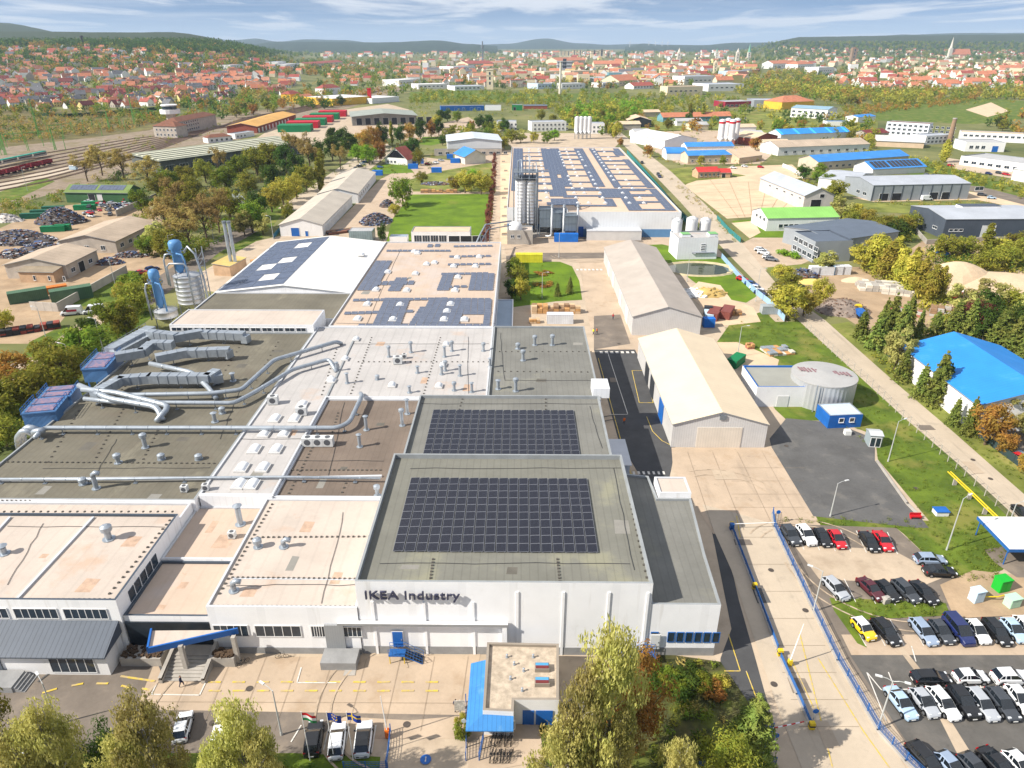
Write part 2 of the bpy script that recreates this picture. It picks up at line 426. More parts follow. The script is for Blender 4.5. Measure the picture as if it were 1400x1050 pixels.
psheet('service_road',[(-40,262),(0,250),(92,226),(110,230),(62,243),(0,262),(-40,275)],Z(1),ROADM)
psheet('yard',[(440,325),(487,278),(520,245),(580,215),(640,222),(655,200),(690,200),(682,335),(560,265),(540,300),(505,325)],Z(1),PINK)
psheet('lane',[(380,285),(440,245),(500,205),(530,196),(540,205),(505,232),(470,262),(440,290)],Z(2),ROADM)
psheet('lawn',[(528,332),(536,300),(562,266),(673,265),(674,290),(664,334)],Z(3),LAWNB)
psheet('lawn',[(508,230),(530,223),(556,225),(566,236),(520,238)],Z(3),LAWNB)
psheet('lawn',[(570,197),(578,187),(609,187),(608,195),(590,199)],Z(3),LAWNB)
psheet('meadow',[(556,247),(590,236),(672,222),(678,262),(565,262)],Z(2),MEADOW)
psheet('path',[(684,334),(684,205),(699,205),(700,240),(697,334)],Z(3),SANDM)
psheet('yard',[(470,182),(475,170),(600,170),(640,160),(660,172),(600,196),(540,190)],Z(0),PINK)
psheet('yard',[(340,196),(380,170),(470,150),(530,142),(560,150),(480,180),(430,205)],Z(1),YARD)
psheet('meadow',[(560,140),(560,126),(640,122),(700,128),(860,127),(860,135),(700,140)],Z(1),LAWN)
psheet('meadow',[(370,125),(370,115),(440,112),(450,119),(420,126)],Z(1),LAWNB)
psheet('court',[(690,345),(690,318),(930,318),(945,340),(885,345),(848,352),(880,450),(925,618),(900,640),(815,478),(803,430),(792,360),(775,352),(700,356)],Z(1),PINK)
psheet('asphalt_strip',[(692,350),(720,346),(880,345),(880,352),(770,354),(692,356)],Z(2),ASPHB)
psheet('lawn',[(697,420),(703,362),(722,357),(766,358),(782,364),(792,384),(796,410),(760,412),(702,420)],Z(2),LAWNB)
psheet('asphalt_strip',[(812,432),(848,430),(862,470),(812,478)],Z(2),ASPHB)
psheet('asphalt_strip',[(812,478),(868,478),(900,540),(925,600),(918,640),(912,668),(936,680),(880,660),(845,600)],Z(3),ASPHD)
psheet('asphalt_strip',[(966,690),(984,706),(1010,820),(1034,905),(1060,1000),(985,1000),(985,900),(1000,860)],Z(2),ASPHD)
psheet('apron',[(918,612),(1060,612),(1112,700),(1128,730),(975,730),(920,640)],Z(4),PINK)
psheet('asphalt_yard',[(1052,600),(1075,572),(1140,578),(1196,600),(1196,630),(1270,722),(1254,722),(1112,706),(1055,612)],Z(5),ASPH)
psheet('lawn',[(980,468),(1000,440),(1045,425),(1060,440),(1120,440),(1180,500),(1390,720),(1390,760),(1370,780),(1300,792),(1225,720),(1060,712),(1064,704),(1270,712),(1200,628),(1196,595),(1145,576),(1075,574),(1060,560),(1020,500)],Z(2),LAWN)
psheet('lawn',[(1060,712),(1070,702),(1270,716),(1300,780),(1225,722),(1070,716)],Z(3),LAWN)
psheet('yard',[(980,468),(1008,468),(1065,492),(1060,512),(1020,505),(1000,498)],Z(4),SANDM)
psheet('lawn',[(880,335),(905,334),(985,352),(1035,405),(1020,414),(975,405),(935,375),(930,372)],Z(2),LAWNB)
psheet('yard',[(938,400),(955,385),(985,390),(1000,410),(1030,420),(1040,440),(985,446),(960,420)],Z(3),SANDM)
psheet('drive',[(960,690),(1000,700),(1063,718),(1150,900),(1250,1070),(1300,1110),(1120,1110),(1060,960),(1000,780)],Z(6),ROADM)
psheet('car_park',[(1062,716),(1225,722),(1310,800),(1345,830),(1420,870),(1420,1110),(1290,1090),(1160,905)],Z(4),ASPHB)
psheet('car_park',[(1085,745),(1220,752),(1290,790),(1265,800),(1120,792)],Z(7),YARD)
psheet('car_park',[(1162,896),(1420,896),(1420,1110),(1295,1100)],Z(6),M('car_park_asphalt',(98,95,91),0.93,0.14,0.2,stain=[(0.25,0.55,(116,110,103),0.5),(0.7,0.6,(70,68,66),0.5)],bump=0.08))
psheet('car_park',[(1150,868),(1420,868),(1420,896),(1164,896)],Z(7),PINK)
psheet('lawn',[(1134,818),(1195,820),(1292,825),(1300,842),(1170,848),(1185,886),(1172,880),(1140,835)],Z(8),LAWN)
psheet('bare_patch',[(1285,800),(1330,780),(1420,790),(1420,840),(1305,846)],Z(9),DIRT)
psheet('asphalt_yard',[(1360,770),(1345,752),(1420,740),(1420,790),(1390,790)],Z(9),ASPHB)
psheet('patch',[(1222,880),(1230,880),(1258,915),(1250,917)],Z(8),YARD)
psheet('patch',[(1283,980),(1296,980),(1340,1050),(1318,1050)],Z(8),YARD)
psheet('road',[(1420,736),(1420,693),(1375,654),(1299,587),(1225,524),(1127,437),(1100,418),(1065,392),(1012,329),(970,285),(918,235),(860,190),(842,176),(850,170),(836,170),(838,180),(848,194),(900,245),(930,276),(960,310),(1000,352),(1045,398),(1099,445),(1176,516),(1236,571),(1312,636)],Z(4),ROADM)
psheet('verge',[(1420,693),(1375,654),(1299,587),(1225,524),(1135,444),(1160,440),(1245,510),(1335,590),(1420,655)],Z(3),MEADOW)
psheet('car_park',[(1330,590),(1360,560),(1420,590),(1420,650)],Z(2),ASPHB)
psheet('concrete_yard',[(936,254),(950,243),(1000,228),(1083,225),(1100,240),(1056,262),(1100,290),(1040,296),(994,299)],Z(2),SANDM)
psheet('meadow',[(905,232),(945,228),(1020,240),(1000,243),(952,247),(932,254)],Z(3),MEADOW)
psheet('lawn',[(1000,302),(1030,300),(1046,316),(1150,316),(1150,330),(1040,330)],Z(1),LAWNB)
psheet('yard',[(1000,305),(1030,302),(1040,318),(1025,326)],Z(2),SANDM)
psheet('yard',[(1010,335),(1030,325),(1085,325),(1110,355),(1085,366),(1045,370)],Z(2),PINK)
psheet('meadow',[(1060,380),(1045,366),(1110,360),(1135,370),(1105,385)],Z(3),MEADOW)
psheet('dirt_yard',[(1090,380),(1140,365),(1200,365),(1290,420),(1310,450),(1240,462),(1180,450),(1120,412)],Z(1),DIRT)
psheet('dirt_yard',[(1235,400),(1270,370),(1420,365),(1420,420),(1300,430)],Z(2),SANDM)
psheet('dirt_yard',[(1220,358),(1260,330),(1420,330),(1420,362),(1280,366)],Z(1),DIRT)
psheet('yard',[(1165,270),(1195,276),(1335,273),(1420,290),(1420,275),(1325,262)],Z(2),SANDM)
psheet('lawn',[(1165,278),(1330,276),(1420,296),(1420,300),(1260,292),(1190,290)],Z(1),MEADOW)
psheet('meadow',[(1150,300),(1240,295),(1260,315),(1250,330),(1170,325)],Z(1),LAWN)
psheet('lawn',[(1195,165),(1200,150),(1260,138),(1330,132),(1420,140),(1420,160),(1330,170),(1260,166)],Z(1),LAWN)
psheet('yard',[(1320,150),(1355,140),(1380,152),(1350,160)],Z(2),SANDM)
psheet('verge',[(1130,205),(1215,205),(1420,262),(1420,285),(1300,250),(1180,225)],Z(1),LAWN)
psheet('service_road',[(1270,250),(1330,262),(1420,285),(1420,275),(1340,255)],Z(4),ASPHB)
psheet('yard',[(1290,215),(1420,235),(1420,250),(1300,230)],Z(2),YARD)
psheet('yard',[(880,200),(900,180),(960,178),(1040,180),(1055,212),(1040,224),(930,225)],Z(1),PINK)
psheet('yard',[(690,190),(700,182),(850,182),(850,192),(840,202),(700,203)],Z(1),YARD)
psheet('meadow',[(850,158),(1080,150),(1200,165),(1200,180),(1060,190),(850,175)],Z(0),MEADOW)
psheet('court',[(-40,1010),(-40,900),(212,903),(180,985),(200,1010)],Z(2),ASPHB)
psheet('court',[(180,985),(215,900),(640,896),(660,880),(632,1010),(150,1010)],Z(3),PINK)
psheet('car_park',[(-40,1080),(-40,985),(180,970),(640,978),(560,985),(470,980),(400,1040),(60,1060)],Z(4),ASPHB)
psheet('planting_bed',[(-80,1120),(-80,1020),(60,1030),(400,1030),(520,1035),(515,1120)],Z(5),LAWN)
BED=M('shade_darkened_bed',(84,78,48),0.95,0.3,0.5,c2=(60,66,32),stain=(0.25,0.5,(96,108,36),0.7),bump=0.5)  # olive-brown bed, colour darkened to stand in for shade under the trees
psheet('planting_bed',[(700,1120),(740,985),(880,890),(985,905),(1040,985),(1060,1060),(1050,1120)],Z(5),BED)
psheet('path',[(640,985),(735,985),(745,1040),(640,1060)],Z(6),PINK)
def line(px,w,m,z=None,name='road_marking',zz=0.092):
 mb=MB()
 for a,b in px:
  a=P(*a);b=P(*b);d=(b-a);d.z=0
  if d.length<1e-4:continue
  n=Vector((-d.y,d.x,0)).normalized()*w/2
  mb.poly([(a-n).to_tuple()[:2]+(zz,),(b-n).to_tuple()[:2]+(zz,),(b+n).to_tuple()[:2]+(zz,),(a+n).to_tuple()[:2]+(zz,)])
 _zc[0]+=1;o=mb.build(name,m);o.location.z=0.0001*_zc[0]-0.01;o['kind']='structure';return o
def pl(*p):return list(zip(p,p[1:]))
line(pl((818,490),(859,640),(886,700)),0.16,LINEY)
line(pl((864,507),(882,507),(893,551),(874,551),(864,507)),0.14,LINEY)
line(pl((884,570),(892,590),(905,603),(919,610)),0.15,LINEY)
line(pl((830,480),(858,566)),0.14,LINEW);line(pl((833,567),(858,567)),0.16,LINEW)
line([((820+i*7.2,482),(824+i*7.2,482))for i in range(7)],1.2,LINEW)
line([((788+i*5.4,369),(791+i*5.4,369))for i in range(7)],1.8,LINEW)
line([((865+i*6.8,647),(868+i*6.8,647))for i in range(7)],1.0,LINEW)
line(pl((1093,866),(1138,1050)),0.14,LINEY);line(pl((1118,900),(1180,1000),(1230,1070)),0.14,LINEY)
line(pl((1083,905),(1112,968)),0.12,LINEY);line(pl((996,868),(1012,918),(990,918)),0.14,LINEY)
line(pl((1020,918),(1034,955)),0.14,LINEY);line(pl((1007,706),(1012,735)),0.14,LINEY)
line([((57+i*0,0),(57,0))for i in range(0)]+[((58,948),(78,942)),((98,938),(114,935)),((132,935),(148,935)),((166,938),(180,941)),((194,942),(208,944)),((165,925),(212,932))],0.28,LINEY)
line([((285+i*33,933),(302+i*33,933))for i in range(10)]+[((285+i*33,945),(302+i*33,945))for i in range(10)],0.25,LINEY)
line(pl((216,932),(207,950),(273,951),(282,932)),0.16,LINEW);line(pl((412,913),(406,934),(460,934)),0.16,LINEW)
line([((190,1015),(208,992)),((238,1018),(250,992)),((290,1018),(302,992)),((330,1012),(344,992)),((398,1015),(412,992)),((442,1028),(450,994)),((470,1028),(478,994)),((508,1030),(514,992)),((40,1010),(60,990))],0.16,LINEW)
def bays(a,b,n,dx,dy,w=0.13):
 out=[]
 for i in range(n+1):
  t=i/n;x=a[0]+(b[0]-a[0])*t;y=a[1]+(b[1]-a[1])*t
  out.append(((x,y),(x+dx,y+dy)))
 line(out,w,LINEW)
bays((1064,721),(1213,728),7,14,30);bays((1127,790),(1262,800),5,16,32)
bays((1164,848),(1400,846),9,20,36);bays((1185,920),(1420,916),8,26,66)
line(pl((1186,921),(1205,944)),0.14,LINEW);line(pl((1205,944),(1420,938)),0.14,LINEW)
line(pl((1246,884),(1252,905)),0.14,LINEW)
JOINT=M('slab_joint',(142,126,108),0.95,0.2,1.0)
line([((1012+i*11.5,735+i*37),(1066+i*15.5,735+i*37))for i in range(8)],0.045,JOINT,name='slab_joint')
line([((945+i*26,243+i*1.2+2),(1000+i*9.5,298))for i in range(1,8)]+[((940+i*12,254+i*10.5),(1090-i*10,244+i*12))for i in range(5)],0.22,M('yard_crack',(172,142,114),0.95,0.2,0.5),name='slab_joint')
line([((640-i*46,898),(625-i*50,1000))for i in range(9)]+[((205,960),(632,962))],0.04,JOINT,name='slab_joint')
line([((1000,640+i*18),(1100,640+i*18))for i in range(4)]+[((940+i*34,618),(975+i*42,725))for i in range(4)],0.04,JOINT,name='slab_joint')
for px,py,w,h,m in((1015,742,2.6,1.4,ASPHB),(1040,815,1.8,3.0,ASPH),(1092,938,2.2,2.2,ASPHB),(1130,1005,1.6,3.4,YARD),(470,912,2.0,1.2,CONC),(478,920,1.4,1.0,CONC),(1265,585,3,2,ASPHB),(1330,640,2,4,YARD),(850,395,3,2,ASPHB),(838,520,1.4,2.4,ASPHB),(870,330,5,3,ASPHB),(990,650,4,3,YARD)):
 x,y=P2(px,py);sheet('patch',[(x-w/2,y-h/2),(x+w/2*1.1,y-h/2*.9),(x+w/2,y+h/2),(x-w/2*.9,y+h/2*1.1)],Z(10),m)
IRON=M('cast_iron',(84,76,70),0.7,0.15,2)
for px,py in((556,991),(291,989),(341,942),(1054,780),(1101,835),(1058,936),(1075,610),(1252,668),(1354,655),(1330,629),(855,380),(846,470),(1290,980)):
 x,y=P2(px,py);sheet('manhole_cover',[(x+.42*cos(a*pi/8),y+.42*sin(a*pi/8))for a in range(16)],Z(10)+.002,IRON)
TYRE=M('tyre_mark',(170,152,131),0.95,0.15,1.0,stain=(0.5,0.42,(182,163,141),1.0));TYREA=M('tyre_mark_dark',(87,86,85),0.95,0.15,1.0,stain=(0.8,0.5,(96,95,94),0.9))
def arc(cx,cy,r,a0,a1,m,n=18):
 c=P(cx,cy);mb=MB()
 for k in(0,1.7):
  q=[(c.x+(rr+k)*cos(radians(a0+(a1-a0)*i/n)),c.y+(rr+k)*sin(radians(a0+(a1-a0)*i/n)))for rr in(r,r+.24)for i in range(n+1)]
  mb.add([(x,y,.094)for x,y in q],[(i,i+1,n+2+i,n+1+i)for i in range(n)])
 o=mb.build('tyre_mark',m);_zc[0]+=1;o.location.z=.0001*_zc[0]-.01;o['kind']='structure'
for a in((990,690,9,20,110,TYRE),(850,330,10,0,120,TYRE),(800,345,12,200,320,TYRE),(560,960,9,100,250,TYRE),(420,950,12,20,120,TYRE),(330,965,10,60,200,TYRE),(860,600,8,100,260,TYREA),(1120,770,9,20,140,TYRE),(1200,770,12,180,300,TYRE),(120,960,8,20,160,TYREA)):arc(*a)
# ---- buildings ------------------------------------------------------------
def V2(p):
 if p[0]=='w':return Vector((p[1],p[2]))
 q=P(*p);return Vector((q.x,q.y))
WINMESH={};SILLM={};SILLS=[True]
def winmesh(w,h,bars,gm,fm):
 k=(round(w,2),round(h,2),bars,gm.name,fm.name)
 if k not in WINMESH:
  mb=MB();t=min(0.09,w*0.12)
  mb.box(-w/2,-0.03,0,w/2,0.03,h,0)
  for x0,x1,z0,z1 in((-w/2-t,w/2+t,-t,0),(-w/2-t,w/2+t,h,h+t),(-w/2-t,-w/2,0,h),(w/2,w/2+t,0,h)):
   mb.box(x0,-0.07,z0,x1,0.04,z1,1)
  for i in range(1,bars+1):
   x=-w/2+w*i/(bars+1);mb.box(x-0.04,-0.06,0,x+0.04,0.02,h,1)
  WINMESH[k]=mb.mesh('window',[gm,fm])
 return WINMESH[k]
def openings(root,L,w,specs,gm=None,fm=None,name='window'):
 """specs: (face, first u, step, count, sill z, width, height[, bars]); face f/b/l/r"""
 for s in specs:
  face,u0,st,n,z,ww,hh=s[:7];bars=s[7]if len(s)>7 else 1
  g=gm or GLASS;f=fm or FRAME;nm=name
  if len(s)>8:nm,g,f=s[8]
  me=winmesh(ww,hh,bars,g,f);sill=None
  if nm=='window' and SILLS[0]:
   k=round(ww,2)
   if k not in SILLM:mb=MB();mb.box(-k/2-.12,-.16,-.16,k/2+.12,-.075,-.1);SILLM[k]=mb.mesh('sill',FRAME)
   sill=SILLM[k]
  for i in range(n):
   u=u0+st*i
   loc,rz={'f':((u,-0.02,z),0),'b':((u,w+0.02,z),pi),'l':((-0.02,u,z),-pi/2),'r':((L+0.02,u,z),pi/2)}[face]
   q=O(nm,me,root,loc,rz)
   if sill:O('sill',sill,q)
def bld(name,label,p0,p1,w,h,cat='building',roof='flat',rise=2.0,wm=None,rm=None,over=0.3,par=0.5,wins=(),doors=(),L=None,base=None,group=None,em=None,z0=-0.3,extra=None,rt=0.18):
 """a building: long side p0->p1 on the ground, w metres deep to the left of it; local axes u along, v across"""
 a=V2(p0);b=V2(p1);d=b-a;L=L or d.length;rz=atan2(d.y,d.x)
 zb=TH(a.x,a.y)
 root=T(name,label,cat,(a.x,a.y,zb),rz,group)
 wm=wm or WHITE;rm=rm or M('grey_sheet_roof',(168,164,160),0.7,0.08,0.2,stripe=('X',1.0,0.08,0.2));em=em or EDGE
 mb=MB()
 if roof=='flat':
  t=0.3;H=h+par
  mb.box(0,0,z0,L,w,H,0)
  mb.f.pop();mb.m.pop()
  o=[(0,0),(L,0),(L,w),(0,w)];i_=[(t,t),(L-t,t),(L-t,w-t),(t,w-t)]
  vs=[(x,y,H)for x,y in o]+[(x,y,H)for x,y in i_]+[(x,y,h)for x,y in i_]
  mb.add(vs,[(k,(k+1)%4,4+(k+1)%4,4+k)for k in range(4)],1)
  mb.add(vs,[(4+k,4+(k+1)%4,8+(k+1)%4,8+k)for k in range(4)],1)
  O('wall',mb.mesh('wall',[wm,em]),root)
  r=MB();r.box(t,t,h-0.25,L-t,w-t,h+0.004,0);O('roof',r.mesh('roof',rm),root)
 else:
  if roof=='gu':
   prof=[(0,0),(w,0)]
   vs=[(0,0,z0),(L,0,z0),(L,w,z0),(0,w,z0),(0,0,h),(L,0,h),(L,w,h),(0,w,h),(0,w/2,h+rise),(L,w/2,h+rise)]
   mb.add(vs,[(0,1,5,4),(2,3,7,6),(1,2,6,9,5),(3,0,4,8,7)],0)
   sl=[((-over,-over,-1),(L+over,-over,-1),(L+over,w/2,1),(-over,w/2,1)),((L+over,w+over,-1),(-over,w+over,-1),(-over,w/2,1),(L+over,w/2,1))]
   half=w/2
  elif roof=='gv':
   vs=[(0,0,z0),(L,0,z0),(L,w,z0),(0,w,z0),(0,0,h),(L,0,h),(L,w,h),(0,w,h),(L/2,0,h+rise),(L/2,w,h+rise)]
   mb.add(vs,[(0,1,5,8,4),(2,3,7,9,6),(1,2,6,5),(3,0,4,7)],0)
   sl=[((-over,w+over,-1),(-over,-over,-1),(L/2,-over,1),(L/2,w+over,1)),((L+over,-over,-1),(L+over,w+over,-1),(L/2,w+over,1),(L/2,-over,1))]
   half=L/2
  elif roof=='shed':
   vs=[(0,0,z0),(L,0,z0),(L,w,z0),(0,w,z0),(0,0,h),(L,0,h),(L,w,h+rise),(0,w,h+rise)]
   mb.add(vs,[(0,1,5,4),(2,3,7,6),(1,2,6,5),(3,0,4,7)],0)
   sl=[((-over,-over,-1),(L+over,-over,-1),(L+over,w+over,1),(-over,w+over,1))];half=w
  elif roof=='arch':
   vs=[(0,0,z0),(L,0,z0),(L,w,z0),(0,w,z0),(0,0,h),(L,0,h),(L,w,h),(0,w,h)]
   mb.add(vs,[(0,1,5,4),(2,3,7,6)],0)
   K=8;arc=[(w/2-w/2*cos(pi*k/K),h+rise*sin(pi*k/K))for k in range(K+1)]
   mb.add([(0,y,z)for y,z in arc]+[(0,w,z0),(0,0,z0)],[tuple(range(K+3))][::-1],0)
   mb.add([(L,y,z)for y,z in arc]+[(L,w,z0),(L,0,z0)],[tuple(range(K+2,-1,-1))],0)
   sl=[]
  elif roof=='hip':
   vs=[(0,0,z0),(L,0,z0),(L,w,z0),(0,w,z0),(0,0,h),(L,0,h),(L,w,h),(0,w,h)]
   mb.add(vs,[(0,1,5,4),(2,3,7,6),(1,2,6,5),(3,0,4,7)],0);sl=[]
  O('wall',mb.mesh('wall',[wm,em]),root)
  r=MB()
  if roof in('gu','gv','shed'):
   e=rise/half*over
   def zz(k):return h-e if k<0 else h+rise+(e if roof=='shed' else 0)
   for q in sl:
    top=[(x,y,zz(k)+rt)for x,y,k in q];bot=[(x,y,zz(k)+0.01)for x,y,k in q]
    r.add(top+bot,[(0,1,2,3)],0)
    r.add(top+bot,[(7,6,5,4),(0,4,5,1),(1,5,6,2),(3,2,6,7),(0,3,7,4)],1)
  elif roof=='arch':
   n=len(arc)
   r.add([(-over,y,z+rt)for y,z in arc]+[(L+over,y,z+rt)for y,z in arc],[(k,n+k,n+k+1,k+1)for k in range(n-1)],0)
   r.add([(-over,y,z+rt)for y,z in arc]+[(-over,y,z+0.01)for y,z in arc],[(k,k+1,n+k+1,n+k)for k in range(n-1)],1)
   r.add([(L+over,y,z+rt)for y,z in arc]+[(L+over,y,z+0.01)for y,z in arc],[(k,k+1,n+k+1,n+k)for k in range(n-1)],1)
  elif roof=='hip':
   o=over;m=min(L,w)/2
   if L>=w:ra,rb=(m,w/2),(L-m+0.001,w/2)
   else:ra,rb=(L/2,m),(L/2,w-m+0.001)
   vs=[(-o,-o,h),(L+o,-o,h),(L+o,w+o,h),(-o,w+o,h),(ra[0],ra[1],h+rise),(rb[0],rb[1],h+rise)]
   if L>=w:r.add(vs,[(0,1,5,4),(1,2,5),(2,3,4,5),(3,0,4),(3,2,1,0)],0)
   else:r.add(vs,[(0,1,4),(1,2,5,4),(2,3,5),(3,0,4,5),(3,2,1,0)],0)
  O('roof',r.mesh('roof',[rm,em]),root)
 openings(root,L,w,wins)
 openings(root,L,w,doors,name='door')
 if base:
  mb=MB();hb,bm=base
  mb.box(-0.05,-0.05,z0,L+0.05,w+0.05,hb,0);O('plinth',mb.mesh('plinth',bm),root)
 root['_L']=L;root['_w']=w
 return root
def vent_mesh(h,r,kind):
 mb=MB()
 mb.cyl((0,0,0),(0,0,0.12),r*1.9,r*1.9,10);mb.cyl((0,0,0.1),(0,0,h),r,r,10)
 if kind=='cap':
  for i in range(4):
   a=pi/4+i*pi/2;mb.cyl((r*0.9*cos(a),r*0.9*sin(a),h),(r*0.9*cos(a),r*0.9*sin(a),h+r),0.03,0.03,4)
  mb.cyl((0,0,h+r*0.8),(0,0,h+r*1.5),r*1.7,0.05,10)
 elif kind=='drum':
  mb.cyl((0,0,h-0.1),(0,0,h+r*1.2),r*1.7,r*1.7,10);mb.cyl((0,0,h+r*1.2),(0,0,h+r*1.8),r*1.7,r*0.7,10)
 elif kind=='elbow':
  mb.tube([(0,0,h-0.05),(0,0,h+r),(r*1.2,0,h+r*2.0),(r*3,0,h+r*1.6)],r,8)
 return mb.mesh('roof_vent',STEEL,True)
VENTS={}
def vent(root,x,y,z,h=1.6,r=0.22,kind='cap',rz=0.0,name='roof_vent'):
 k=(round(h,1),round(r,2),kind)
 if k not in VENTS:VENTS[k]=vent_mesh(h,r,kind)
 return O(name,VENTS[k],root,(x,y,z),rz)
def skylight_mesh(a=1.0,b=1.3):
 mb=MB();mb.box(-a/2-0.12,-b/2-0.12,0,a/2+0.12,b/2+0.12,0.32,0)
 K=5;rows=[]
 for k in range(K+1):
  t=k/K;z=0.32+0.42*sin(pi*t)**0.8 if 0<t<1 else 0.32
  rows.append((-a/2+a*t,z))
 n=len(rows)
 mb.add([(x,-b/2,z)for x,z in rows]+[(x,b/2,z)for x,z in rows],[(k,k+1,n+k+1,n+k)for k in range(n-1)]+[tuple(range(n-1,-1,-1)),tuple(range(n,2*n))],1)
 return mb.mesh('skylight',[M('skylight_curb',(205,203,200),0.7,0.06),M('skylight_dome',(228,230,232),0.25,0.05,spec=0.5)])
SKYL=skylight_mesh(1.3,1.6);SKYB=skylight_mesh(1.7,2.3)
def skylight(root,x,y,z,big=False):return O('skylight',SKYB if big else SKYL,root,(x,y,z),R.uniform(-0.03,0.03))
def ac_mesh(sx,sy,sz):
 mb=MB();mb.box(-sx/2,-sy/2,0.12,sx/2,sy/2,sz,0)
 for x in(-sx*0.35,sx*0.35):mb.box(x-0.08,-sy/2,0,x+0.08,sy/2,0.12,1)
 mb.cyl((0,-sy/2-0.02,sz*0.55),(0,-sy/2+0.02,sz*0.55),sz*0.33,sz*0.33,14,1)
 mb.cyl((0,0,sz),(0,0,sz+0.05),min(sx,sy)*0.35,min(sx,sy)*0.35,14,1)
 return mb.mesh('air_unit',[M('air_unit_shell',(205,206,205),0.5,0.05),M('air_unit_grille',(90,92,96),0.6,0.1)])
ACM=ac_mesh(1.0,0.8,1.1);ACB=ac_mesh(1.9,1.3,1.7)
# ---- one solar panel and arrays of them -------------------------------------
def panel_mesh(w,l,tilt,axis='y',lift=0.18,m=None):
 mb=MB();ct,st=cos(tilt),sin(tilt)
 def tr(x,y,z):
  if axis=='y':return(x,y*ct-z*st,lift+y*st+z*ct)
  return(x*ct-z*st,y,lift+x*st+z*ct)
 def bx(x0,y0,z0,x1,y1,z1,mi):
  vs=[tr(x,y,z)for z in(z0,z1)for x,y in((x0,y0),(x1,y0),(x1,y1),(x0,y1))]
  mb.add(vs,[(0,3,2,1),(4,5,6,7),(0,1,5,4),(1,2,6,5),(2,3,7,6),(3,0,4,7)],mi)
 bx(0.03,0.03,0.0,w-0.03,l-0.03,0.035,0)
 for a in((0,0,w,0.03),(0,l-0.03,w,l),(0,0.03,0.03,l-0.03),(w-0.03,0.03,w,l-0.03)):bx(a[0],a[1],-0.005,a[2],a[3],0.04,1)
 for x in(0.15*w,0.85*w):
  z0=tr(x,0.1*l,0);z1=tr(x,0.9*l,0)
  for q in(z0,z1):mb.box(q[0]-0.04,q[1]-0.12,0,q[0]+0.04,q[1]+0.12,max(q[2]-0.02,0.03),1)
 return mb.mesh('solar_panel',[m or PV,FRAMEM])
def array(name,label,cells,me,z,group=None,limit=100):
 cells=sorted(cells,key=lambda c:c[1]);x0=min(c[0]for c in cells);y0=cells[0][1]
 root=T(name,label,'solar array',(x0,y0,z),0,group)
 for c in cells[:limit]:O('solar_panel',me,root,(c[0]-x0,c[1]-y0,0))
 rest=cells[limit:]
 if rest:
  nv=[tuple(v.co)for v in me.vertices];nf=[tuple(p.vertices)for p in me.polygons];nm=[p.material_index for p in me.polygons]
  mb=MB()
  for c in rest:
   o=len(mb.v);mb.v.extend((v[0]+c[0]-x0,v[1]+c[1]-y0,v[2])for v in nv)
   mb.f.extend(tuple(i+o for i in f)for f in nf);mb.m.extend(nm)
  q=O('solar_panels',mb.mesh('solar_panels',list(me.materials)),root);q['kind']='stuff'
 return root
# ---- the works: halls of the main plant -------------------------------------
RF_GREY=M('grey_felt_roof',(122,121,115),0.9,0.10,0.15,stripe=('X',1.05,0.10,0.15),stain=[(0.09,0.6,(150,147,126),0.4),(0.28,0.62,(104,102,96),0.4)])
RF_GREEN=M('greenish_felt_roof',(121,120,111),0.9,0.10,0.12,stripe=('X',1.05,0.12,0.15),stain=[(0.12,0.57,(150,147,120),0.5),(0.3,0.62,(108,106,96),0.35)])
RF_LIGHT=M('pale_membrane_roof',(180,176,173),0.85,0.07,0.15,stripe=('X',2.1,0.08,0.08),stain=[(0.10,0.60,(188,156,130),0.5),(0.35,0.63,(150,144,140),0.5),(0.9,0.7,(170,110,76),0.6)])
RF_DARK=M('olive_felt_roof',(114,109,96),0.92,0.13,0.12,stripe=('X',1.05,0.10,0.15),stain=[(0.1,0.56,(106,98,86),0.6),(0.5,0.66,(96,78,62),0.6),(0.16,0.6,(148,142,124),0.5,(1,.5,1))])
RF_BROWN=M('brown_felt_roof',(120,107,96),0.92,0.12,0.15,stripe=('X',1.05,0.09,0.15),stain=(0.14,0.6,(110,96,86),0.5))
RF_BEIGE=M('beige_membrane_roof',(192,179,167),0.85,0.07,0.15,stripe=('X',2.1,0.05,0.08),stain=[(0.16,0.58,(184,148,120),0.5),(0.6,0.66,(172,132,104),0.45),(0.3,0.6,(176,162,150),0.6)])
RF_BEIGE2=M('beige_roof_with_rust',(190,170,152),0.85,0.07,0.12,stripe=('X',2.1,0.04,0.08),stain=[(0.09,0.52,(188,176,168),0.7),(0.5,0.63,(172,134,106),0.55)])
RF_WHITE=M('white_sheet_roof',(222,220,216),0.6,0.03,0.15,stripe=('X',1.0,0.05,0.12))
FAC=M('white_facade',(242,242,243),0.75,0.025,0.3,stripe=('X',6.2,0.05,0.05),stain=[(0.35,0.64,(214,210,204),0.3),(0.8,0.58,(206,202,196),0.5,(1,1,.06))])
PLIN=M('grey_plinth',(150,150,150),0.9,0.1,0.6)
